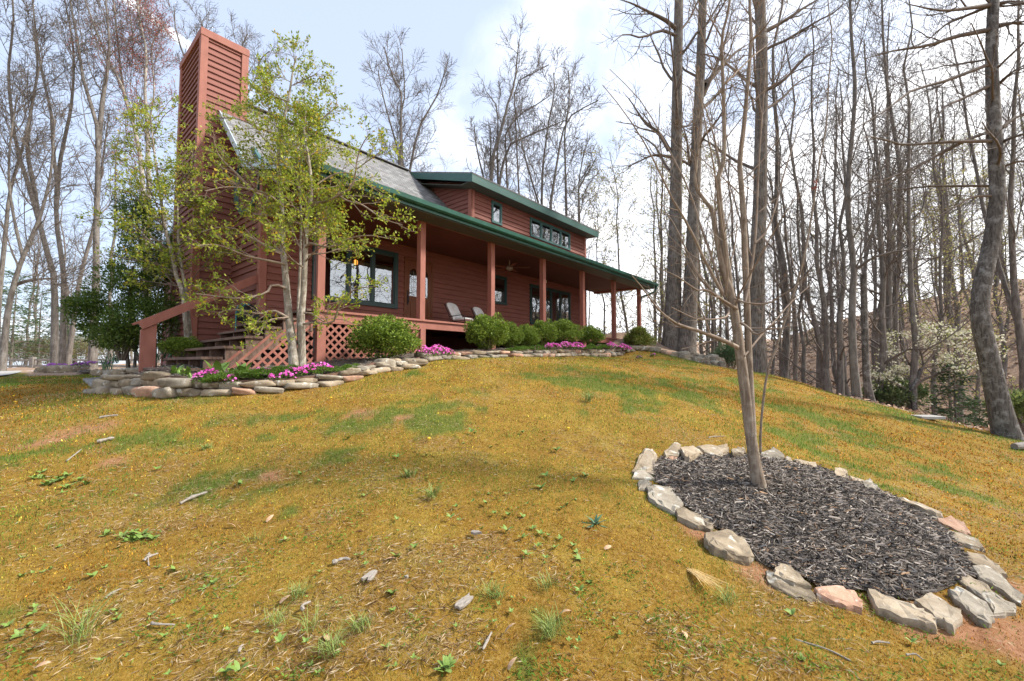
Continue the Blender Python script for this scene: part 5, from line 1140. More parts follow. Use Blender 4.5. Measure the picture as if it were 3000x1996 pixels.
tree_obj('young_maple', 'young bare maple with a fork and many thin twigs growing inside the stone ring', 'tree', None, [(ma, ra), (mc, rc_), (md_, rd_)],
    [dict(cnt=15, t0=.42, t1=.99, ang=.65, L=1.1, K=8, up=.05, wob=.06, rfac=.26, rmin=.0035, S=6), dict(cnt=7, t0=.12, t1=1, ang=.8, L=.42, K=5, up=.05, wob=.10, rfac=.45, rmin=.0018, S=5), dict(cnt=3, t0=.2, t1=1, ang=.75, L=.13, K=4, up=.05, wob=.12, rfac=.6, rmin=.0014, S=4)], (M['bark_maple'], M['twig_maple']), 61, S0=18,
    leaves=dict(L=.016, W=.008, n=900, cols=[(.25, .12, .06), (.30, .16, .07), (.20, .10, .06)], t0=.7, spread=.0, name='buds'),
    extra=[ml(K8([(1130, 1310), (1040, 1265), (910, 1210), (700, 1135), (600, 1110), (480, 1030), (400, 960), (270, 780), (160, 650)]), -.5, .020), ml(K8([(1160, 1085), (1230, 1130), (1290, 1190), (1350, 1180), (1450, 1110), (1540, 1050), (1680, 960)]), -.35, .012), ml(K8([(1195, 1390), (1350, 1200), (1500, 1040), (1620, 900), (1800, 740)]), .5, .010),
     ml(K8([(1130, 960), (1000, 880), (850, 780), (780, 795), (690, 740), (580, 660), (440, 600)]), -.25, .014), ml(K8([(1060, 930), (980, 870), (790, 680), (690, 480), (560, 200), (430, 0)]), .35, .013), ml(K8([(1000, 830), (780, 410), (690, 200), (560, 0)]) + [(1900, 440), (1830, 330), (1765, 249)], -.3, .014), ml(K8([(1010, 850), (900, 500), (760, 100)]) + [(2020, 560), (1960, 440), (1880, 300), (1786, 203)], .5, .012),
     ml(K8([(1020, 830), (1040, 640), (1000, 250), (960, 0)]) + [(2090, 480), (2060, 330), (2035, 180)], -.5, .011), ml(K8([(1200, 890), (1240, 700), (1290, 370), (1310, 0)]) + [(2225, 440), (2240, 250), (2250, 100)], .4, .014), ml(K8([(1290, 355), (1400, 240), (1480, 20)]) + [(2300, 500), (2340, 380), (2390, 280)], .2, .009), ml(K8([(1100, 860), (1200, 900), (1400, 910), (1540, 830), (1690, 740), (1800, 600)]), -.3, .010), ml(K8([(1050, 960), (1040, 1020), (950, 1050), (760, 1050), (640, 1000), (520, 940)]), -.4, .010),
     ml(K7([(950, 1310), (880, 1000), (790, 750), (650, 640)]), .3, .010), ml(K7([(965, 650), (1100, 520), (1230, 400), (1400, 280)]), .4, .010), ml(K7([(960, 300), (870, 150), (780, 20)]), .1, .008), ml(K7([(1170, 320), (1290, 200), (1370, 60)]), -.3, .009)])
sp0 = hit(2228, 1330)
sa_ = pxpath([(2228, 1332), (2229, 1250), (2246, 1100), (2270, 1030), (2316, 887), (2339, 817), (2361, 727), (2383, 600), (2402, 470), (2421, 363), (2428, 230), (2438, 115), (2425, 0), (2420, -120)], (sp0[1], sp0[1] - .1), 30, sink=.03)
sap = tree_obj('sapling', 'thin whip like sapling with a dead red brown leaf beside the young maple', 'tree', None, [(sa_, np.linspace(.0135, .0045, 30))], [dict(cnt=9, t0=.35, t1=.98, ang=.5, L=.55, K=6, up=.05, wob=.07, rfac=.5, rmin=.0025, S=5), dict(cnt=3, t0=.3, t1=1, ang=.6, L=.18, K=4, up=.05, wob=.1, rmin=.002, S=4)], (M['bark_maple'], M['twig_maple']), 62, S0=8)
lp = at(2389, 540, sp0[1] - .08); m = MB()
for dx, dz, s_, tw in ((0, .045, .06, .2), (-.02, -.03, .055, -.5), (.012, .01, .045, .9)):
    for k in range(5):
        a = R(-90 + (k - 2) * 42 + 20); L = s_ * (1 - .15 * abs(k - 2)); w = .30
        f = lambda aa, l: (dx + l * math.cos(aa) * math.cos(tw), l * math.cos(aa) * math.sin(tw) + .012 * math.sin(l * 90), dz + l * math.sin(aa))
        m.add([f(a, 0), f(a - w, L * .6), f(a, L), f(a + w, L * .6)], [(0, 1, 2, 3)])
o = m.build('dead_leaf', mat_noise('dead_leaf', (.13, .03, .015), (.26, .07, .035), 40, rough=.6, bump=0)); o.location = lp; o.parent = sap; o.matrix_parent_inverse = sap.matrix_world.inverted(); o.location = Vector(lp) - sap.location; o.matrix_parent_inverse.identity()
sm = o.modifiers.new('thick', 'SOLIDIFY'); sm.thickness = .001

# --- green leaved tree in front of the steps
GL = [(.31, .37, .032), (.22, .30, .026), (.40, .43, .06), (.13, .19, .02), (.52, .36, .035)]; GW = [.32, .25, .26, .09, .08]
Yt = 7.05
G3 = lambda pts: [(700 + x / 3.485, 400 + y / 3.485) for x, y in pts]
s1 = pxpath([(867, 1082), (855, 1000), (846, 925), (840, 850), (832, 760), (826, 680), (825, 600), (822, 540), (815, 470), (825, 380), (845, 290), (858, 210), (868, 165)], (Yt, Yt + .3), 26, sink=.1)
s2 = pxpath([(884, 1078), (884, 1003), (883, 926), (890, 850), (895, 730), (898, 658), (905, 607), (913, 556), (905, 470), (890, 380), (900, 300)], (Yt + .1, Yt - .1), 22, sink=.1)
s3 = pxpath([(876, 1000), (874, 900), (880, 760), (882, 640), (878, 560), (868, 480), (872, 380), (862, 300)], (Yt + .15, Yt + .6), 18, ground=False)
gl = lambda pts, y1, r0, r1=.006: limb(pts, (Yt, Yt + y1), r0, r1, 12)
def leafy(name, label, trunks, extra, seed, n, mats, n1=16, L1=1.0, lsize=(.055, .027)):
    return tree_obj(name, label, 'tree', None, trunks, [dict(cnt=n1, t0=.38, t1=.97, ang=1.05, L=L1, lenT=.82, K=8, up=.04, wob=.10, rfac=.4, rmin=.006, S=6, flat=.7), dict(cnt=9, t0=.25, t1=1, ang=.8, L=.52, K=6, up=.04, wob=.15, rfac=.5, rmin=.0035, S=5, flat=.6), dict(cnt=5, t0=.25, t1=1, ang=.75, L=.22, K=4, up=.02, wob=.16, rfac=.6, rmin=.0022, S=3, flat=.6)], mats, seed, S0=14, extra=extra,
        leaves=dict(L=lsize[0], W=lsize[1], n=n, cols=GL, w=GW, t0=.25, spread=.018, up=.25))
leafy('green_leaved_tree', 'multi stemmed tree with small yellow green leaves in front of the steps and porch corner', [(s1, taper(s1, .072, .012, .35)), (s2, taper(s2, .066, .012, .35)), (s3, taper(s3, .028, .010))],
  [gl([(826, 601), (795, 581), (746, 563), (694, 510), (640, 455), (625, 400)], -.6, .030), gl([(823, 549), (795, 520), (734, 500), (680, 470), (640, 430)], .7, .026), gl([(820, 600), (800, 581), (760, 562), (674, 548), (600, 560)], -.9, .026), gl([(830, 745), (800, 731), (710, 684), (680, 669), (633, 668), (590, 680)], -.5, .026), gl([(833, 775), (795, 766), (725, 751), (679, 733), (633, 717), (580, 720)], -1.0, .024),
   gl([(838, 845), (800, 833), (786, 853), (763, 864), (702, 875), (648, 870), (570, 860)], -.7, .022), gl([(842, 930), (800, 910), (760, 921), (732, 913), (694, 908), (648, 913), (640, 925)], -.6, .022), gl([(846, 930), (800, 935), (775, 950), (760, 980), (745, 977)], -.9, .014), gl([(889, 950), (922, 945), (971, 948), (985, 920), (1006, 873), (1050, 845), (1110, 840)], -.5, .020), gl([(891, 917), (914, 919), (937, 936), (957, 942), (960, 900), (975, 870)], -.2, .016),
   gl([(896, 725), (907, 713), (950, 723), (987, 721), (1020, 700), (1080, 690), (1140, 700)], -.6, .022), gl([(896, 755), (901, 747), (958, 741), (1000, 728), (1060, 735)], .5, .016), gl([(900, 610), (912, 598), (960, 590), (990, 572), (1030, 550), (1042, 500), (1050, 450), (1075, 400), (1085, 390)], -.3, .026), gl([(990, 572), (1020, 590), (1060, 600), (1120, 640), (1180, 660)], -.8, .018), gl([(905, 560), (960, 520), (1010, 505), (1060, 530), (1150, 590)], .6, .016), gl([(1040, 500), (1080, 470), (1120, 440), (1130, 420)], -.2, .010),
   gl([(890, 380), (940, 350), (985, 310), (980, 270)], .2, .012), gl([(858, 250), (900, 230), (930, 215)], .0, .010), gl([(850, 300), (800, 280), (770, 250)], -.3, .010), gl([(830, 400), (770, 380), (700, 350), (640, 345)], -.4, .016), gl([(826, 380), (760, 340), (700, 310)], .5, .012), gl([(900, 460), (960, 430), (1020, 440)], .4, .012)], 71, 21000, (M['bark_holly'], M['twig_maple']), 18, .95)
# second leafy tree, by the chimney
h1 = pxpath([(553, 1045), (548, 985), (542, 918), (538, 872), (528, 835), (514, 800), (503, 739), (489, 693), (480, 640), (465, 540), (450, 430), (440, 330)], 9.3, 22, sink=.1)
h2 = pxpath([(562, 1045), (557, 985), (552, 930), (548, 880), (540, 830), (530, 770), (522, 700), (520, 620), (512, 500)], 9.4, 20, sink=.1)
gl2 = lambda pts, y1, r0, r1=.006: limb(pts, (9.3, 9.3 + y1), r0, r1, 12)
leafy('green_leaved_tree', 'double stemmed leafy tree between the chimney and the dark evergreen', [(h1, taper(h1, .062, .012, .2)), (h2, taper(h2, .052, .012, .2))],
  [gl2([(512, 800), (450, 770), (380, 760), (310, 745)], -.5, .026), gl2([(503, 740), (440, 690), (370, 650), (300, 640), (250, 650)], .4, .026), gl2([(485, 670), (420, 600), (370, 560), (330, 555)], .9, .022), gl2([(470, 560), (400, 500), (350, 470)], .2, .018), gl2([(525, 720), (560, 690), (600, 640), (620, 620)], -.5, .018), gl2([(515, 600), (540, 540), (560, 480), (565, 440)], .0, .018), gl2([(515, 560), (545, 500), (590, 420)], -.3, .016), gl2([(455, 450), (420, 380), (400, 330)], .3, .014), gl2([(530, 840), (470, 830), (400, 820)], -.2, .016), gl2([(540, 880), (570, 860), (600, 850)], -.3, .010), gl2([(480, 640), (440, 560), (410, 470), (330, 420)], -.3, .016), gl2([(445, 400), (480, 340), (520, 310)], .2, .012)], 72, 9500, (M['bark_holly'], M['twig']), 15, 1.1, (.062, .03))
# ------------------------------------------------------------------ shrubs and small plants
def blob_foliage(blobs, n, L, W, rng, cols, wts=None, outward=.8, depth=.25, up=.2):
    """leaf sprays over a heap of uneven lumps: blobs = [(centre, (rx,ry,rz))]"""
    A = np.array([b[1][0] * b[1][1] + b[1][0] * b[1][2] for b in blobs]); A = A / A.sum()
    k = rng.choice(len(blobs), n, p=A); d = norm(rng.randn(n, 3)); c = np.array([b[0] for b in blobs])[k]; r = np.array([b[1] for b in blobs])[k]
    f = 1 - depth * rng.rand(n) ** 1.6
    # knobbly surface
    f = f * (1 + .10 * np.sin(d[:, 0] * 9 + k) * np.sin(d[:, 1] * 8 + 2 * k) * np.sin(d[:, 2] * 9))
    p = c + d * r * f[:, None]
    dirs = d * outward + rng.randn(n, 3) * .55 + np.array([0, 0, up])
    return leaf_quads(p, dirs, L, W, rng, cols, wts)
BOXC = [(.12, .19, .022), (.175, .25, .03), (.26, .33, .045), (.07, .12, .016)]; BOXW = [.33, .34, .18, .15]
def boxwood_mesh(seed, n=13000):
    rng = rs(seed); bl = [((0, 0, .5), (.42, .42, .42))]
    for _ in range(17):
        d = norm(rng.randn(3)); d[2] = abs(d[2]) * .9 - .15; r = rng.uniform(.16, .27); bl.append((np.array([0, 0, .5]) + d * .40, (r, r, r)))
    for _ in range(46):
        d = norm(rng.randn(3)); d[2] = abs(d[2]) * .95 - .1; r = rng.uniform(.06, .12); bl.append((np.array([0, 0, .5]) + d * rng.uniform(.52, .64), (r, r, r * 1.25)))
    V, F, c = blob_foliage(bl, n, .062, .026, rng, BOXC, BOXW, depth=.4)
    return mesh_np('foliage', V, F, M['needle'], col=c)
BXM = [boxwood_mesh(s) for s in (1, 2, 3)]
m_ = MB()
for a in range(6):
    q = a * 1.05; m_.tube([(0.03 * math.cos(q), .03 * math.sin(q), -.1), (.12 * math.cos(q), .12 * math.sin(q), .2), (.28 * math.cos(q), .28 * math.sin(q), .5)], [.02, .014, .006], 5)
_st = m_.build('stems', M['twig']); BST = _st.data; bpy.data.objects.remove(_st)
def boxwood(px0, px1, pyt, pyb, Y, k, label, group='clipped boxwoods in front of the porch', name='boxwood'):
    """fits a bush between photo edges"""
    b = at((px0 + px1) / 2, pyb, Y); w = (px1 - px0) / FPX * Y; h = (pyb - pyt) / FPX * Y
    r = empty(name, b, k * 1.3, label, 'shrub', group); r.scale = (w / 1.22, w / 1.22, h / 1.02)
    put(bpy.data.objects.new('foliage', BXM[k % 3]), r); put(bpy.data.objects.new('stems', BST), r); return r
boxwood(1025, 1222, 934, 1066, 8.3, 0, 'largest boxwood, alone in front of the lattice left of the open crawl space')
boxwood(1362, 1488, 926, 1032, 10.2, 1, 'tall round boxwood hiding the second patio chair')
boxwood(1462, 1530, 948, 1026, 10.9, 2, 'middle sized boxwood touching the right side of the tall round one')
boxwood(1510, 1578, 956, 1026, 11.3, 0, 'small low boxwood left of the third middle post')
boxwood(1546, 1630, 942, 1024, 11.9, 1, 'boxwood at the foot of the post before the glazed doors')
boxwood(1608, 1700, 940, 1020, 12.4, 2, 'bushy boxwood below the four pane porch window')
boxwood(1694, 1768, 958, 1016, 13.2, 0, 'rightmost dark boxwood in front of the last wall post')
boxwood(478, 584, 990, 1050, 8.8, 1, 'small low boxwood left of the steps behind the handrail')
# juniper at the porch end
def spray_bush(name, label, c, rad, n, L, W, cols, seed, rz=0, lumps=14, mat='needle', group=None, wts=None, flat=1):
    rng = rs(seed); bl = [((0, 0, rad[2] * .8), tuple(x * .65 for x in rad))]
    for _ in range(lumps):
        d = norm(rng.randn(3)); d[2] = abs(d[2]) - .2; q = rng.uniform(.25, .42); bl.append((np.array([0, 0, rad[2] * .75]) + d * np.array(rad) * .7, tuple(x * q for x in rad)))
    V, F, cc = blob_foliage(bl, n, L, W, rng, cols, wts, depth=.7, up=.3); r = empty(name, c, rz, label, 'shrub', group); obj_np('foliage', V, F, M[mat], r, col=cc)
    m = MB()
    for a in range(7):
        q = a * .9; m.tube([(.05 * math.cos(q), .05 * math.sin(q), -.15), (rad[0] * .3 * math.cos(q), rad[1] * .3 * math.sin(q), rad[2] * .6), (rad[0] * .7 * math.cos(q + .2), rad[1] * .7 * math.sin(q + .2), rad[2] * 1.2)], [.022, .015, .005], 5)
    m.build('stems', M['twig'], r); return r
spray_bush('juniper', 'feathery yellow green juniper at the right end of the porch', at(1866, 1022, 16.4), (.66, .6, .48), 8500, .10, .022, [(.14, .19, .03), (.20, .23, .04), (.27, .25, .06), (.10, .14, .025)], 5)
spray_bush('pine_shrub', 'soft blue green shrub right of the rubble pile beyond the lawn', at(2142, 1088, 17.5), (.75, .6, .75), 5000, .13, .02, [(.06, .12, .05), (.09, .15, .07), (.05, .09, .04)], 6)
spray_bush('rhododendron', 'broad grey green rhododendron at the lawn edge left of the dogwood', at(2625, 1200, 13.6), (.95, .8, .6), 3200, .13, .05, [(.12, .16, .06), (.17, .20, .09), (.08, .12, .05)], 7, mat='leaf')
spray_bush('rhododendron', 'small rhododendron lower right of the red stemmed boxwood steps' if False else 'low olive bush at the right edge of the photo below the leaning trunk', at(3010, 1250, 11.5), (.7, .7, .6), 2200, .12, .05, [(.17, .20, .06), (.12, .16, .05)], 8, mat='leaf')
# big dark evergreen left of the chimney
EV = [(.05, .095, .016), (.075, .13, .02), (.11, .17, .028), (.16, .21, .035)]
rng = rs(9); Ye = 11.2; base = at(385, 1060, Ye); base[2] = gz(base[0], base[1])
bl = []
for x, y, w, h in [(400, 940, 105, 85), (350, 880, 90, 70), (430, 860, 80, 75), (395, 790, 85, 75), (420, 720, 70, 70), (400, 660, 60, 65), (385, 610, 46, 56), (415, 630, 40, 50), (240, 905, 58, 42), (285, 940, 70, 48), (215, 900, 34, 28), (300, 990, 60, 40), (350, 1000, 60, 42), (450, 930, 50, 60), (330, 800, 50, 45), (465, 800, 34, 60), (270, 880, 46, 34), (440, 990, 40, 45)]:
    q = at(x, y, Ye + rng.uniform(-.5, .5)); bl.append((q - base, (w / FPX * Ye, w / FPX * Ye * .9, h / FPX * Ye)))
sub = []
for c_, r_ in bl:
    for _ in range(6):
        d = norm(rng.randn(3)); sub.append((np.array(c_) + d * np.array(r_) * .72, tuple(x * rng.uniform(.3, .5) for x in r_)))
V, F, c = blob_foliage([(b[0], tuple(x * .75 for x in b[1])) for b in bl] + sub, 32000, .075, .028, rng, EV, [.3, .35, .25, .1], depth=.5, up=.3)
ev = empty('evergreen_shrub', base, 0, 'large dark green many lobed evergreen left of the chimney', 'shrub'); obj_np('foliage', V, F, M['needle'], ev, col=c)
m = MB()
for pts, r in [([(440, 1060), (425, 1020), (400, 960), (380, 900), (390, 780)], .085), ([(452, 1060), (450, 980), (430, 880), (420, 760), (400, 650)], .07), ([(380, 1060), (370, 1020), (355, 960), (340, 900)], .05), ([(430, 1055), (380, 1000), (310, 960), (240, 910)], .05), ([(395, 1060), (400, 1010), (420, 950)], .045)]:
    P = pxpath(pts, Ye, 10, sink=.1) - base; m.tube(P, list(np.linspace(r, r * .4, 10)), 8)
m.build('trunk', M['bark'], ev)
# pale green shrub with leaves under it
spray_bush('laurel_shrub', 'lighter green leafy shrub under the dark evergreen behind the newel post', at(360, 1000, 10.4) - np.array([0, 0, .3]), (.7, .6, .5), 2600, .09, .035, [(.10, .15, .03), (.15, .20, .04), (.07, .11, .02)], 19, mat='leaf')
# hemlocks beyond the fence
def conifer(name, label, P, Ht, rad, n, seed, cols, group=None, L=.22):
    rng = rs(seed); r = empty(name, P, 0, label, 'tree', group); K = 10
    T = np.c_[np.zeros((K, 2)) + np.cumsum(rng.randn(K, 2) * .02, 0), np.linspace(-.1, Ht, K)]; V, F = tubes(T[None], np.linspace(Ht * .014, .01, K)[None], 7); obj_np('trunk', V, F, M['bark_far'], r, True)
    Q, q = branch(T[None], np.linspace(Ht * .014, .01, K)[None], n, .08, .98, 1.45, rad, 7, rng, up=-.03, wob=.08, rfac=.3, rmin=.008, lenT=.85)
    Q2, q2 = branch(Q, q, 7, .15, 1, .8, rad * .35, 5, rng, up=-.02, wob=.1, rfac=.5, rmin=.005, flat=.35)
    tw = join([tubes(Q, q, 4), tubes(Q2, q2, 3)]); obj_np('branches', tw[0], tw[1], M['twig_far'], r)
    m_ = len(Q2) * 7; i = rng.randint(0, len(Q2), m_); k = rng.randint(0, 4, m_); f = rng.rand(m_, 1); p = Q2[i, k] * (1 - f) + Q2[i, k + 1] * f; d = norm(Q2[i, k + 1] - Q2[i, k])
    V, F, c = leaf_quads(p, d * .7 + rng.randn(m_, 3) * np.array([.6, .6, .15]), L, L * .28, rng, cols); obj_np('needles', V, F, M['needle'], r, col=c); return r
HC = [(.07, .12, .045), (.10, .15, .06), (.05, .09, .035)]
for k, (x, Y, Ht, rd, lab) in enumerate([(30, 33, 7.5, 3.2, 'airy green hemlock at the far left edge behind the rail fence'), (110, 36, 6.8, 3.0, 'airy green hemlock left of the fence post beyond the driveway'), (185, 40, 5.5, 2.4, 'low hemlock between the pale trunks beyond the fence'), (-60, 30, 7, 3, 'hemlock cut off by the left edge of the photo')]):
    p = at(x, 1075, Y); p[2] = gz(p[0], p[1]); conifer('hemlock', lab, p, Ht, rd, 46, 200 + k, HC, 'hemlocks beyond the fence')
p = at(2800, 1262, 12.6); p[2] = gz(p[0], p[1]); conifer('young_hemlock', 'small dark young hemlock below the dogwood at the lawn edge', p, 1.9, .9, 40, 210, [(.04, .08, .03), (.06, .10, .035)], None, .11)
p = at(2880, 1270, 13.2); p[2] = gz(p[0], p[1]); conifer('young_hemlock', 'low spreading young hemlock left of the big leaning trunk', p, 1.3, .9, 34, 211, [(.05, .09, .03), (.07, .11, .04)], None, .11)
p = at(1285, 500, 40); p[2] = gz(p[0], p[1]); conifer('spruce', 'tip of a green spruce just above the dormer roof', p, 17.3, 3, 60, 212, HC)
for k, (x, Y, Ht) in enumerate([(2100, 34, 12), (2330, 40, 14)]):
    p = at(x, 1060, Y); p[2] = gz(p[0], p[1]); conifer('pine', ['thin green pine showing between the twin trunks and the third oak', 'thin green pine far back right of the third oak'][k], p, Ht, 2.6, 34, 220 + k, HC)
# flowering dogwood
Yd = 13.0
d1 = pxpath([(2682, 1222), (2678, 1180), (2676, 1140), (2690, 1105), (2700, 1080)], Yd, 14)
dl_ = lambda pts, y1, r0: limb(pts, (Yd, Yd + y1), r0, .008, 10)
tree_obj('dogwood', 'dogwood in white blossom with a crooked dark trunk at the edge of the lawn', 'tree', None, [(d1, taper(d1, .085, .05, .3))],
   [dict(cnt=3, t0=.5, t1=.98, ang=.8, L=1.2, K=8, up=.02, wob=.12, rfac=.5, rmin=.01, S=5, flat=.6), dict(cnt=9, t0=.25, t1=1, ang=.8, L=.8, K=6, up=.05, wob=.15, rfac=.5, rmin=.006, S=4, flat=.5), dict(cnt=5, t0=.3, t1=1, ang=.75, L=.3, K=4, up=.02, wob=.15, rfac=.6, rmin=.004, S=3, flat=.4)], (M['bark_birch'], M['twig']), 81, S0=10,
   leaves=[dict(L=.065, W=.055, n=2300, cols=[(.66, .63, .48), (.58, .57, .40), (.70, .67, .55)], t0=.4, spread=.05, up=.1, name='blossom', mat='petal'), dict(L=.07, W=.03, n=900, cols=[(.20, .26, .05), (.26, .30, .07)], t0=.3, spread=.05, name='foliage')],
   extra=[dl_([(2676, 1140), (2700, 1115), (2740, 1100), (2760, 1085), (2790, 1075), (2850, 1055), (2890, 1040)], -.6, .045), dl_([(2690, 1105), (2705, 1075), (2700, 1040), (2690, 1000), (2720, 970)], .3, .04), dl_([(2690, 1100), (2660, 1060), (2640, 1010), (2610, 985)], .6, .03), dl_([(2700, 1080), (2740, 1030), (2790, 990), (2850, 975)], .2, .03), dl_([(2700, 1040), (2740, 1000), (2760, 965)], -.4, .025), dl_([(2790, 1075), (2840, 1020), (2880, 990)], .3, .02)])
# rail fence beyond the driveway
Yf = 30.0; fp = [(-330, 1079), (-118, 1079.5), (94, 1080), (272, 1078), (450, 1076)]
for k, (x, Y, rx, rz_, lab) in enumerate([(-40, 36, 3.2, 1.1, 'brown scrubby thicket at the far left edge behind the rail fence'), (60, 42, 3.6, 1.3, 'brown scrubby thicket behind the left rail'), (150, 38, 2.6, 1.0, 'olive scrubby thicket behind the fence post'), (230, 41, 3.0, 1.2, 'olive scrubby thicket right of the fence post'), (320, 37, 2.6, 1.0, 'brown scrubby thicket behind the last visible rail'), (1800, 38, 3.0, 1.6, 'pale green thicket seen through the porch end'), (1900, 34, 2.6, 1.4, 'pale green thicket beyond the gutter end')]):
    p = at(x, 1070, Y); p[2] = gz(p[0], p[1]); spray_bush('thicket', lab, p, (rx, 1.6, rz_ * 1.7), 7000, .17, .04, [(.26, .21, .12), (.30, .27, .13), (.20, .15, .10), (.22, .26, .09)], 300 + k, lumps=16, mat='leaf', group='thickets behind the house and fence')
fn = empty('rail_fence', at(94, 1080, Yf), 0, 'weathered grey split rail fence beyond the driveway at far left', 'fence'); fb = np.array(fn.location)
tops = []
for x, y in fp:
    p = at(x, y, Yf); p[2] = gz(p[0], p[1]) - .1; h = at(x, 1046, Yf)[2] - p[2]; m = MB(); q = p - fb
    m.prism([(q[0] - .14, q[1] - .12), (q[0] + .14, q[1] - .12), (q[0] + .15, q[1] + .13), (q[0] - .13, q[1] + .13)], 2, q[2], q[2] + h); m.build('post', M['fencewood'], fn, .02); tops.append(q + np.array([0, 0, h]))
for a, b in zip(tops[:-1], tops[1:]):
    for dz in (.19, .62):
        m = MB(); m.bar(a - np.array([0, 0, dz]), b - np.array([0, 0, dz + .03]), .09, .13); m.build('rail', M['fencewood'], fn, .02)
# log and utility lid at the right
lg = at(2990, 1328, 7.6); lg[2] = gz(lg[0], lg[1]) + .06; m = MB(); m.tube([(-.16, -.05, 0), (.1, 0, .01), (.5, .05, 0), (.9, .1, -.02)], [.055, .065, .06, .05], 9); o = m.build('log', M['fencewood']); o.location = lg; tag(o, 'short weathered grey log lying on the lawn at the right edge', 'log')
ld = at(2715, 1232, 9.35); ld[2] = gz(ld[0], ld[1]) + .03; m = MB(); m.prism([(-.24, -.15), (.24, -.18), (.27, .17), (-.2, .19)], 2, -.03, .03); o = m.build('concrete_lid', M['concrete'], bevel=.01); o.location = ld; tag(o, 'flat pale concrete lid at the lawn edge below the dogwood', 'lid')

# --- phlox, groundcover
PINK = [(.80, .10, .52), (.84, .16, .60), (.72, .07, .46), (.86, .28, .66)]; PURP = [(.34, .08, .42), (.42, .12, .50)]
MAT_ = [(.10, .18, .025), (.14, .23, .03), (.08, .14, .02)]
def star_flowers(p, up, r, rng, cols):
    n = len(p); nrm = norm(up + rng.randn(n, 3) * .45); e1 = norm(np.cross(nrm, rng.randn(n, 3))); e2 = np.cross(nrm, e1)
    V = [p]
    for k in range(10):
        a = k * math.pi / 5; q = r if k % 2 == 0 else r * .55
        V.append(p + (math.cos(a) * e1 + math.sin(a) * e2) * np.asarray(q)[:, None] + nrm * (.004 if k % 2 == 0 else .0))
    V = np.stack(V, 1).reshape(-1, 3); b = np.arange(n)[:, None] * 11
    F = np.concatenate([b + np.array([[0, 1 + 2 * k, 2 + 2 * k, 1 + (2 * k + 2) % 10]]) for k in range(5)])
    F = np.concatenate([b + np.array([[0, 1 + (2 * k + 9) % 10, 1 + 2 * k, 2 + 2 * k]]) for k in range(5)])
    c = np.array(cols)[rng.randint(0, len(cols), n)] * rng.uniform(.85, 1.15, (n, 1)); return V, F, np.repeat(c, 11, 0)
def phlox(name, label, spots, nf, seed, green=0, cols=PINK, group='pink phlox clumps along the stone wall', fr=.020, cat='flower', h=.07):
    """spots: (point, rx, ry) patches of one clump"""
    rng = rs(seed); base = np.mean([s[0] for s in spots], 0); r = empty(name, base, 0, label, cat, group)
    A = np.array([s[1] * s[2] for s in spots]); A /= A.sum(); Pf = []; Pg = []
    def samp(n, f):
        k = rng.choice(len(spots), n, p=A); a = rng.rand(n) * 6.283; q = np.sqrt(rng.rand(n)) * f
        c = np.array([s[0] for s in spots])[k]; rx = np.array([s[1] for s in spots])[k]; ry = np.array([s[2] for s in spots])[k]
        u = np.c_[q * np.cos(a) * rx, q * np.sin(a) * ry]; p = c + u[:, :1] * DU + u[:, 1:] * DV; p[:, 2] += .035 + h * (1 - q ** 2) + (fbm(p[:, 0], p[:, 1], 11, 2, seed) - .5) * .09; return p
    ng = green or nf * 6
    p = samp(ng, 1.08); nf = int(nf * 1.5) if nf > 40 else nf
    V, F, c = leaf_quads(p - np.array([0, 0, .02]), rng.randn(ng, 3) * .7 + np.array([0, 0, .8]), .042, .010, rng, MAT_); obj_np('foliage', V - base, F, M['leaf'], r, col=c)
    if nf:
        p = samp(nf, 1.0); p[:, 2] += .012; V, F, c = star_flowers(p, np.array([0, 0, 1.]) - DV * .5, fr * rng.uniform(.8, 1.2, nf), rng, cols); obj_np('petals', V - base, F, M['petal'], r, col=c)
    return r
B = bedpt
def wl(px, py, Y): return at(px, py, Y)
phlox('phlox', 'leftmost pink phlox clump spilling over the wall by the hostas', [(wl(607, 1112, 6.15), .17, .10), (wl(592, 1122, 6.05), .13, .08), (wl(625, 1108, 6.2), .12, .08), (wl(618, 1126, 6.02), .06, .05)], 105, 1)
phlox('phlox', 'scattered small pink phlox sprigs in the middle of the green mat', [(wl(675, 1128, 6.02), .07, .05), (wl(688, 1131, 6.0), .03, .03), (wl(748, 1104, 6.35), .08, .05), (wl(785, 1103, 6.4), .07, .05), (wl(798, 1118, 6.2), .06, .06), (wl(662, 1120, 6.1), .03, .03)], 60, 2)
phlox('phlox', 'second pink phlox clump left of the big tan block', [(wl(842, 1113, 6.3), .13, .09), (wl(862, 1100, 6.5), .14, .10), (wl(905, 1093, 6.65), .20, .12), (wl(945, 1088, 6.85), .16, .12), (wl(880, 1104, 6.45), .10, .07)], 170, 3)
phlox('groundcover', 'bright green mossy groundcover mat behind the left wall', [(wl(700, 1112, 6.2), .40, .16), (wl(780, 1100, 6.4), .42, .18), (wl(860, 1092, 6.65), .35, .16), (wl(960, 1090, 6.9), .36, .16), (wl(1030, 1085, 7.2), .22, .14), (wl(650, 1118, 6.1), .25, .10)], 0, 4, 16000, cat='groundcover', group='green mats behind the wall', h=.06)
phlox('phlox', 'dense pink phlox clump in front of the open crawl space', [(wl(1250, 1036, 8.75), .22, .16), (wl(1285, 1034, 8.95), .28, .18), (wl(1312, 1042, 8.95), .16, .12), (wl(1265, 1046, 8.65), .18, .10)], 330, 5, h=.10)
phlox('phlox', 'longest pink phlox drift below the porch window boxwoods', [(wl(1625, 1024, 11.5), .30, .16), (wl(1660, 1020, 11.8), .34, .2), (wl(1690, 1022, 12.1), .24, .2), (wl(1605, 1026, 11.3), .14, .1)], 430, 6, h=.11, fr=.023)
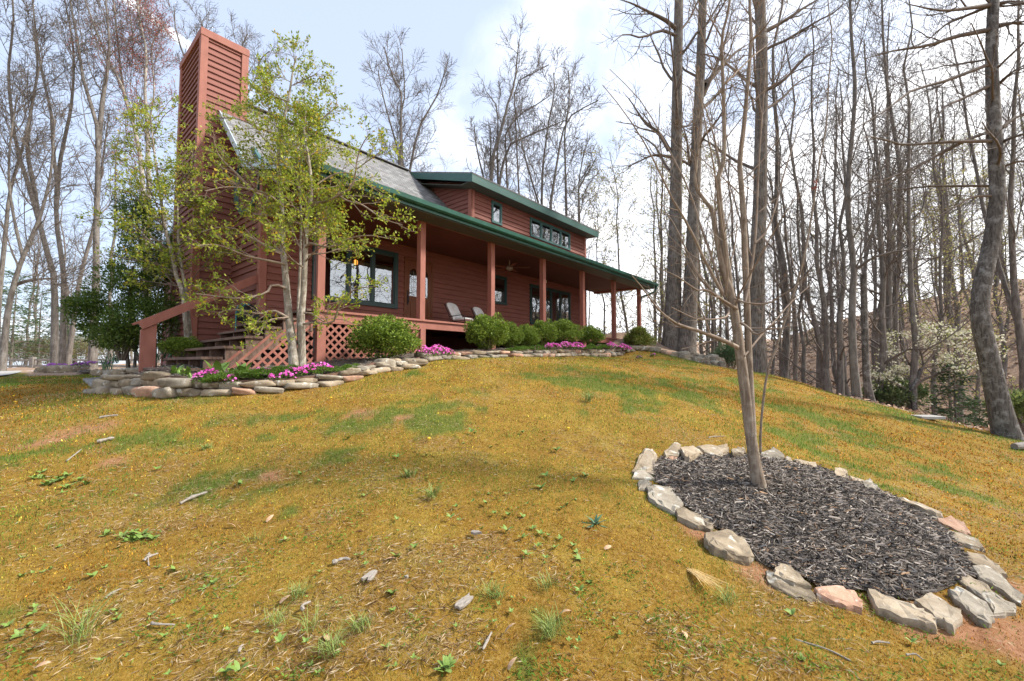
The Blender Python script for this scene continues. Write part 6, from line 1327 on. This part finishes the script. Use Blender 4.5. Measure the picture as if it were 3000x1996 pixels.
phlox('phlox', 'rightmost pink phlox clump at the end of the wall', [(wl(1790, 1020, 13.3), .32, .16), (wl(1825, 1024, 13.5), .3, .16), (wl(1840, 1029, 13.5), .18, .12)], 300, 7, h=.11, fr=.024)
phlox('groundcover', 'green mat between the low boxwoods and the long phlox drift', [(wl(1530, 1028, 10.8), .5, .14), (wl(1580, 1026, 11.2), .45, .14), (wl(1500, 1031, 10.5), .25, .1)], 10, 8, 7000, cat='groundcover', group='green mats behind the wall')
phlox('groundcover', 'green mat between the long phlox drift and the rightmost phlox', [(wl(1735, 1022, 12.6), .42, .14), (wl(1765, 1020, 13), .38, .14)], 6, 9, 6000, cat='groundcover', group='green mats behind the wall')
for k, (x, y) in enumerate([(1872, 1052), (1914, 1045)]): p = hit(x, y); phlox('phlox', ['tiny pink phlox sprig on the lawn, nearer of two right of the wall', 'small pink phlox patch on the lawn nearer the twin trunks'][k], [(p, .12, .08)], 14 + 14 * k, 20 + k, 300, h=.04)
for k, (x, y, Y, r) in enumerate([(168, 1076, 15.2, .32), (235, 1074, 14.8, .25), (275, 1069, 15, .5)]): phlox('purple_flowers', ['purple flower patch at the left end of the driveway stones', 'purple flower patch in the middle above the long dark stone', 'widest purple flower patch nearest the dark evergreen'][k], [(wl(x, y, Y), r, .2)], 55, 30 + k, 500, PURP, 'purple flowers by the driveway', .035)
# strap and broad leaved plants
def strap_leaf(m, base, a, L, w, bend, n=6, tilt=.25, cup=0.0):
    d = np.array([math.cos(a), math.sin(a), 0]); s = np.array([-math.sin(a), math.cos(a), 0]); prev = None
    for k in range(n + 1):
        t = k / n; c = np.array(base) + d * L * (tilt * t + bend * t * t) + np.array([0, 0, 1]) * L * (t - bend * .75 * t * t) * math.sqrt(max(.004, 1 - tilt ** 2))
        ww = w * (math.sin(math.pi * min(1, .12 + .88 * t)) ** .8 if t < 1 else .02)
        cur = (c - s * ww + np.array([0, 0, cup * ww]), c + s * ww + np.array([0, 0, cup * ww]))
        if prev is not None: m.add([prev[0], prev[1], cur[1], cur[0]], [(0, 1, 2, 3)])
        prev = cur
LEAFY = mat_noise('fresh_plant_leaf', (.10, .19, .03), (.17, .28, .05), 9, (1, 1, 6), .45, .1, c3=(.21, .31, .07), spec=.4)
LEAFB = mat_noise('bluish_plant_leaf', (.06, .13, .07), (.10, .19, .09), 9, (1, 1, 6), .5, .1, spec=.4)
LEAFW = mat_noise('weed_leaf', (.10, .165, .03), (.16, .24, .05), 30, rough=.55, bump=.1, c3=(.21, .28, .08), spec=.25)
GRASSM = mat_noise('grass_tuft', (.10, .16, .03), (.17, .23, .05), 30, rough=.6, bump=0, c3=(.34, .32, .12))
def clump(name, label, cat, p, n, L, w, bend, seed, mat, group=None, spread=.05, tilt=.25, cup=.3):
    rng = rs(seed); m = MB()
    for k in range(n):
        a = k * 2.4 + rng.rand(); strap_leaf(m, (rng.randn() * spread, rng.randn() * spread, -.01), a, L * rng.uniform(.65, 1.2), w * rng.uniform(.75, 1.2), bend * rng.uniform(.5, 1.4), tilt=tilt * rng.uniform(.5, 1.4), cup=cup)
    o = m.build(name, mat, smooth=True); o.location = p; return tag(o, label, cat, group)
for x, y, Y, n, L, w, lab, mt in [(513, 1094, 6.35, 9, .17, .026, 'upright hosta shoots in front of the bottom step', LEAFY), (545, 1100, 6.25, 8, .16, .028, 'second tuft of hosta shoots just right of the first', LEAFY), (556, 1108, 6.15, 3, .10, .018, 'tiny hosta shoot between the tuft and the phlox', LEAFY), (600, 1104, 6.3, 8, .20, .05, 'wide striped hosta directly above the leftmost phlox', LEAFY), (635, 1098, 6.45, 5, .26, .06, 'hosta with one tall upright oval leaf', LEAFY), (676, 1104, 6.4, 5, .20, .035, 'small pale hosta on the mulch', LEAFY), (712, 1098, 6.5, 8, .24, .055, 'large spreading pale hosta at the edge of the green mat', LEAFY)]:
    p = at(x, y, Y); clump('hosta', lab, 'plant', p, n, L, w, .25, int(x), mt, 'hostas by the steps', .025, .35)
clump('daffodil_leaves', 'tall blue green daffodil leaves beside the path left of the newel post', 'plant', at(311, 1087, 9.1), 20, .42, .010, .18, 3, LEAFB, None, .05, .22)
clump('daffodil_leaves', 'faint tuft of daffodil leaves under the dark evergreen', 'plant', at(336, 1064, 11.5), 14, .35, .012, .2, 4, LEAFB, None, .06, .25)
clump('iris_leaves', 'arching grey green iris leaves behind the newel post', 'plant', at(470, 1056, 8.9), 34, .40, .012, .5, 5, LEAFB, None, .12, .4)
# lawn weeds, tufts, sticks, bark, seen one by one
WEED = [(1425, 1475), (1338, 1485), (1320, 1515), (1450, 1505), (1490, 1510), (1530, 1515), (1410, 1550), (1485, 1555), (1560, 1550), (1585, 1565), (1530, 1575), (1640, 1580), (1680, 1600), (1575, 1600), (1625, 1605), (1690, 1620), (1540, 1625), (1600, 1635), (1700, 1640), (1715, 1395), (1600, 1395), (1585, 1430), (1680, 1410), (1660, 1480), (1645, 1490), (1160, 1630), (1215, 1605), (1700, 1730), (1730, 1710), (1150, 1740), (510, 1672), (610, 1690), (600, 1725), (625, 1710), (410, 1710), (270, 1690), (65, 1690), (120, 1850), (80, 1835), (55, 1865), (100, 1780), (660, 1970), (700, 1965), (1390, 1270), (1380, 1265), (1250, 1335), (1165, 1340), (1630, 1320), (2670, 1880), (2930, 1950), (2320, 1800), (2350, 1935), (1530, 1268), (820, 1880), (1020, 1285), (330, 1440), (180, 1445), (700, 1420), (880, 1390), (460, 1375)]
wm = []
for s in range(5):
    rng = rs(400 + s); m = MB()
    for k in range(4 + s % 3): strap_leaf(m, (0, 0, -.004), k * 2.4 + rng.rand(), .040 * rng.uniform(.7, 1.2), .0085 * rng.uniform(.8, 1.2), .35, 5, .6, .35)
    o = m.build('weed', LEAFW, smooth=True); wm.append(o.data); bpy.data.objects.remove(o)
rng = rs(55); NW = len(WEED)
for _ in range(150):
    t = rng.rand() ** .7; WEED.append((rng.uniform(20, 1850 if t > .2 else 2050), 1190 + 790 * t))
for k, (x, y) in enumerate(WEED):
    p = hit(x, y, .01); o = put(bpy.data.objects.new('weed', wm[k % 5])); o.location = p; o.rotation_euler = (rng.randn() * .15, rng.randn() * .15, rng.rand() * 6.28); s = rng.uniform(.7, 1.15) * (1.0 if p[1] < 3.5 else 1.3); s *= 1 if k < NW else rng.uniform(.3, .75); o.scale = (s, s, s)
    reg = 'middle of the lawn' if 1100 < x < 1800 else 'left half of the lawn' if x <= 1100 else 'lawn in front of the stone ring'
    tag(o, 'small light green broadleaf weed growing in the mossy %s' % reg, 'weed', 'broadleaf weeds in the %s' % reg)
clump('plantain_rosette', 'bluish rosette weed with narrow pointed leaves in the middle right of the lawn', 'weed', hit(1745, 1535, .01), 16, .085, .009, .3, 91, LEAFB, None, .008, .75)
clump('broadleaf_weed', 'cluster of dark rounded weed leaves at the bottom middle of the photo', 'weed', hit(1310, 1955, .01), 14, .05, .011, .3, 92, LEAFW, None, .006, .6)
for px_, py_, lab, nn in ((400, 1565, 'bright green weed in the low mat right of the pale dead stick', 9), (175, 1405, 'light green weed in the patch on the left above the grass tufts', 12)):
    rng = rs(px_)
    for k in range(nn): clump('broadleaf_weed', lab, 'weed', hit(px_ + rng.randn() * 38, py_ + rng.randn() * 13, .01), 6, .055, .012, .35, px_ + k, LEAFW, 'weeds of the left hand patches', .003, .6)
TUFT = [(232, 1875, .30, 46, 'tallest wispy grass tuft at the lower left'), (1612, 1860, .17, 50, 'bent dark green grass tuft at the bottom middle right'), (1605, 1720, .14, 34, 'thin upright grass tuft below the weeds'), (1725, 1175, .22, 40, 'leaning grass tuft on the far lawn'), (2125, 1765, .15, 40, 'green grass tuft right of the dry straw'), (1055, 1840, .10, 60, 'short grass clump right of centre bottom left'), (875, 1745, .12, 50, 'short bright grass clump above the bark pieces'), (810, 1825, .11, 40, 'short grass clump near the bottom left centre'), (970, 1910, .13, 70, 'wide dark grass clump at the bottom left of centre'), (740, 1590, .12, 20, 'thin upright grass blades on the left lawn'), (905, 1840, .14, 24, 'single narrow grass tuft left of the bark pieces'), (1200, 1395, .12, 40, 'small round grass tuft in the upper middle lawn'), (1265, 1455, .16, 30, 'slanting grass tuft beside the upper weeds'), (605, 1315, .10, 40, 'bright green tuft near the red soil on the left'), (1450, 1745, .13, 50, 'grass tuft right of the slanted bark strip')]
for k, (x, y, L, n, lab) in enumerate(TUFT): clump('grass_tuft', lab, 'grass', hit(x, y, .01), int(n * 1.3), L * .8, .0013 if y > 1500 else .003, .45, 500 + k, GRASSM, 'grass tufts in the lawn', .022, .3, 0)
m = MB(); rng = rs(95); A = hit(2020, 1668, .02); Bq = hit(2098, 1760, .02); hd = math.atan2(*(Bq - A)[1::-1]); Ls = np.linalg.norm(Bq - A)
for k in range(46): strap_leaf(m, (rng.randn() * .012, rng.randn() * .012, .004 * rng.rand()), hd + rng.randn() * .13, Ls * rng.uniform(.6, 1.15), .0016, .03, 5, .99, 0)
o = m.build('straw', mat_plain('dry_straw', (.52, .36, .15), .7)); o.location = A; o.rotation_euler = (0, 0, 0); tag(o, 'fan of dry straw lying on the moss below the layered stones', 'straw')
M['deadwood'] = mat_noise('grey_dead_wood', (.17, .145, .12), (.36, .32, .275), 30, (1, 6, 6), .9, .4, .004)
STK = [((528, 1478), (606, 1445), .013, 'thickest pale dead stick on the left lawn'), ((437, 1622), (455, 1692) if False else (436, 1660), .006, 'thin dark upright stick left of centre'), ((422, 1645), (462, 1625), .009, 'short grey stick with a dark end'), ((293, 1226), (345, 1219), .016, 'weathered grey board piece near the top left of the lawn'), ((284, 1298), (334, 1286), .022, 'pale broken stone like wood chunk on red soil'), ((195, 1352), (238, 1318), .007, 'bent pale twig below the red soil'), ((445, 1828), (512, 1833), .006, 'thin straight twig at the lower left'), ((310, 1755), (362, 1725), .007, 'flaky grey stick right of the tall wispy tuft'), ((700, 1915), (712, 1893), .007, 'small pale stick near the bottom left'), ((974, 1652), (1025, 1642), .011, 'knobbly lichen covered twig above the bark pieces'), ((1415, 1905), (1440, 1855), .006, 'curved dark twig at the bottom middle'), ((2330, 1876), (2492, 1938), .005, 'long dark twig running down at the bottom right'), ((2555, 1886), (2605, 1886), .006, 'short hooked grey twig right of the long dark twig'), ((2655, 1920), (2705, 1935), .004, 'slender pale twig at the lower right'), ((2075, 1283), (2125, 1279), .007, 'bleached hooked twig on the lawn behind the stone ring'), ((890, 1790), (910, 1765), .008, 'dark short twig on the left of the grass clumps')]
for k, (a, b, r, lab) in enumerate(STK):
    A = hit(*a, .008); Bq = hit(*b, .008); c = (A + Bq) / 2; rng = rs(700 + k); mid = c + rng.randn(3) * (.012, .012, .004) + np.array([0, 0, .004]); P = smooth_path([A - c, mid - c, Bq - c], 8)
    m = MB(); m.tube(P, list(r * (1 + .2 * rng.randn(8)) * np.linspace(1, .6, 8)), 6); o = m.build('stick', M['deadwood']); o.location = c + np.array([0, 0, r * .6]); tag(o, lab, 'stick', 'sticks on the lawn')
for k, (x, y, L, W, rz, lab) in enumerate([(1083, 1690, .10, .05, 1.25, 'ragged grey bark piece standing nearest the left of the two'), (1362, 1762, .115, .038, 1.0, 'slanted narrow grey bark strip on the green patch'), (1394, 1562, .06, .035, -.5, 'flat brown bark flake beside the weeds'), (1192, 1692, .02, .015, .4, 'tiny white chip right of the ragged bark piece')]):
    rng = rs(800 + k); m = MB(); n = 12; top = []
    for i in range(n):
        a = 2 * math.pi * i / n; q = 1 + .22 * rng.randn(); top.append((L / 2 * math.copysign(abs(math.cos(a)) ** .7, math.cos(a)) * q, W / 2 * math.copysign(abs(math.sin(a)) ** .7, math.sin(a)) * q))
    m.prism(top, 2, -.004, .012); o = m.build('bark_piece', M['deadwood'], bevel=.003); p = hit(x, y, .015); o.location = p; o.rotation_euler = (.10, -.15, rz); tag(o, lab, 'bark', 'bark pieces on the lawn')
rng = rs(66); DL = mat_noise('dry_leaf', (.34, .20, .11), (.55, .38, .24), 20, rough=.7, bump=0)
for k, (x, y) in enumerate([(780, 1530), (690, 1545), (1040, 1560), (1130, 1640), (1470, 1300), (2900, 1300), (820, 1770), (760, 1830), (1640, 1800), (1480, 1855), (1490, 1965), (100, 1960), (1770, 1610), (960, 1880), (2000, 1850), (2250, 1880)]):
    m = MB(); strap_leaf(m, (0, 0, 0), 0, .05, .013, .3, 4, .9, .6); o = m.build('dead_leaf', DL, smooth=True); o.location = hit(x, y, .012); o.rotation_euler = (rng.randn() * .3, rng.randn() * .3, rng.rand() * 6.28); tag(o, 'curled tan dead leaf lying on the mossy lawn', 'leaf', 'dead leaves on the lawn')
m = MB(); 
for k, (x, y) in enumerate([(970, 1166), (40, 1160), (45, 1178), (1257, 1285), (1665, 1255)]):
    m = MB(); p = hit(x, y, .03); m.lathe((0, 0, 0), [(.002, -.03), (.004, -.004), (.016, .0), (.018, .006), (.006, .012)], 10); o = m.build('dandelion', mat_plain('dandelion_yellow', (.75, .48, .02), .6)); o.location = p; tag(o, 'yellow dandelion flower dotted in the lawn', 'flower', 'dandelions in the lawn')
# ------------------------------------------------------------------ moss and grass of the lawn: uncountable blades
rng = rs(31); n = 470000
a = rng.uniform(-R(56), R(57), n); r = np.exp(rng.uniform(math.log(1.55), math.log(19), n)); x = r * np.sin(a); y = r * np.cos(a)
k = inpoly(x, y, LAWN) & ~inpoly(x, y, RW_[:, :2]) & ~inpoly(x, y, np.r_[WP[:, :2], back[::-1, :2]]); x = x[k]; y = y[k]; r = r[k]; n = len(x)
gr, ba = masks(x, y); keep = rng.rand(n) > ba * .93; x, y, r, gr = x[keep], y[keep], r[keep], gr[keep]; n = len(x)
z = terrain(x, y) + lawn_noise(x, y) - .004
tall = np.where(rng.rand(n) < gr * .75 + .05 + .30 * np.clip((fbm(x, y, .9, 4, 15) - .47) / .14, 0, 1), 1, 0); cl = fbm(x, y, 1.6, 4, 61); c2 = fbm(x, y, 9, 3, 71); c3 = fbm(x, y, .45, 2, 91)
dry = (rng.rand(n) < .06 + .55 * np.clip((fbm(x, y, 2.2, 3, 83) - .57) / .08, 0, 1)) & (tall == 0)
MOSS = np.array([(.26, .11, .014), (.35, .18, .020), (.38, .255, .036), (.31, .275, .045), (.12, .06, .015)])
zone = .10 * np.clip((4 - np.abs(x - .2)) / 3, 0, 1) * np.clip((y - 1.5) / 2, 0, 1) - .12 * np.clip((x - 1.2) / 2, 0, 1)
q = np.clip((cl * .35 + c2 * .35 + c3 * .3 + zone - .5) * 3.8 + .5 + rng.randn(n) * .13, 0, .999); ci = np.minimum((q * 4).astype(int), 3); ci = np.where(rng.rand(n) < np.where(r < 6, .13, .02) + .5 * np.clip((fbm(x, y, 5, 2, 97) - .64) / .08, 0, 1), 4, ci)
col = MOSS[ci] * np.exp(rng.randn(n, 1) * .50) * 1.06
gcol_ = np.array([(.13, .21, .03), (.19, .27, .05), (.10, .165, .026)])[rng.randint(0, 3, n)] * rng.uniform(.8, 1.25, (n, 1)); col = np.where(tall[:, None] == 1, gcol_, col)
col = np.where(dry[:, None], np.array([(.55, .41, .23)]) * rng.uniform(.6, 1.15, (n, 1)), col)
sc = np.clip(r / 3.0, .75, 3.2)
h = np.where(tall == 1, rng.uniform(.014, .036, n), rng.uniform(.006, .019, n)) * sc ** .55; h = np.where(dry, rng.uniform(.008, .03, n) * sc ** .4, h)
w = np.where(tall == 1, .0016, .0030) * sc; w = np.where(dry, .0014 * sc, w); az = rng.rand(n) * 6.283
tl = np.where(tall == 1, rng.uniform(.1, .6, n), rng.uniform(.2, 1.1, n)); tl = np.where(dry, rng.uniform(1.0, 1.5, n), tl)
d = np.c_[np.cos(az) * np.sin(tl), np.sin(az) * np.sin(tl), np.cos(tl)]; s = np.c_[-np.sin(az), np.cos(az), np.zeros(n)]
P = np.c_[x, y, z]; ln = (h * np.where(dry, 2.2, 1.0))[:, None]
V = np.stack([P - s * w[:, None], P + s * w[:, None], P + d * ln], 1).reshape(-1, 3); F = np.arange(3 * n).reshape(n, 3)
o = obj_np('grass', V, F, M['blade'], col=np.repeat(col, 3, 0)); o['kind'] = 'stuff'; o['label'] = 'short golden moss and sparse green grass blades covering the lawn'
# thatch, straw scraps and clover lying in the moss
def scatter(n, r0, r1):
    a = rng.uniform(-R(55), R(56), n); r = np.exp(rng.uniform(math.log(r0), math.log(r1), n)); x = r * np.sin(a); y = r * np.cos(a)
    k = inpoly(x, y, LAWN) & ~inpoly(x, y, RW_[:, :2]) & ~inpoly(x, y, np.r_[WP[:, :2], back[::-1, :2]]); return x[k], y[k], r[k]
x, y, r = scatter(60000, 1.55, 13); d_ = np.clip((fbm(x, y, 2.2, 3, 83) - .44) / .16, .08, 1); k = rng.rand(len(x)) < d_; x, y, r = x[k], y[k], r[k]; n = len(x)
p = np.c_[x, y, terrain(x, y) + lawn_noise(x, y) + .010]; V, F, c = leaf_quads(p, rng.randn(n, 3) * np.array([1, 1, .15]), .045, .0042, rng, [(.58, .45, .27), (.46, .33, .18), (.30, .18, .09), (.12, .07, .04), (.62, .52, .36)])
o = obj_np('thatch', V, F, M['blade'], col=c); o['kind'] = 'stuff'; o['label'] = 'dry straw scraps lying all over the mossy lawn'
x, y, r = scatter(90000, 1.55, 15); d_ = np.clip((fbm(x, y, 1.7, 4, 131) * .6 + fbm(x, y, 6, 2, 141) * .4 - .53) / .10, .03, 1); k = rng.rand(len(x)) < d_ * .8; x, y, r = x[k], y[k], r[k]; n = len(x)
p = np.c_[x, y, terrain(x, y) + lawn_noise(x, y) + .008]; V, F, c = leaf_quads(p, rng.randn(n, 3) * np.array([.8, .8, .3]) + np.array([0, 0, .45]), .024, .007, rng, [(.16, .26, .04), (.22, .33, .06), (.11, .19, .03)])
o = obj_np('clover', V, F, M['blade'], col=c); o['kind'] = 'stuff'; o['label'] = 'fresh green clover and grass sprigs scattered through the moss'
# fallen leaves on the woodland floor
n = 26000; a = rng.uniform(R(8), R(62), n); r = np.exp(rng.uniform(math.log(8), math.log(60), n)); x = r * np.sin(a); y = r * np.cos(a); k = ~inpoly(x, y, LAWN); u = (np.c_[x, y] - A0[:2]) @ DU[:2]; v = (np.c_[x, y] - A0[:2]) @ DV[:2]; k &= ~((u > -3) & (u < 16) & (v > -3.5) & (v < 13)); x = x[k]; y = y[k]; r = r[k]; n = len(x)
z = terrain(x, y) + (fbm(x, y, .8, 3, 3) - .5) * .25 + .02; V, F, c = leaf_quads(np.c_[x, y, z], rng.randn(n, 3) * np.array([1, 1, .3]), .11, .07, rng, [(.30, .19, .12), (.40, .27, .19), (.22, .13, .08), (.46, .33, .24)])
V = np.asarray(V).reshape(n, 4, 3); ctr = V.mean(1, keepdims=True); V = (ctr + (V - ctr) * np.clip(r / 16, 1, 2.5)[:, None, None]).reshape(-1, 3)
o = obj_np('leaf_litter', V, F, M['chip'], col=c); o['kind'] = 'stuff'; o['label'] = 'fallen brown leaves covering the floor of the right hand woods'
scn.cycles.use_denoising = True
scn.cycles.max_bounces = 6; scn.cycles.diffuse_bounces = 3; scn.cycles.glossy_bounces = 3; scn.cycles.transparent_max_bounces = 12; scn.cycles.transmission_bounces = 3
scn.cycles.caustics_reflective = False; scn.cycles.caustics_refractive = False
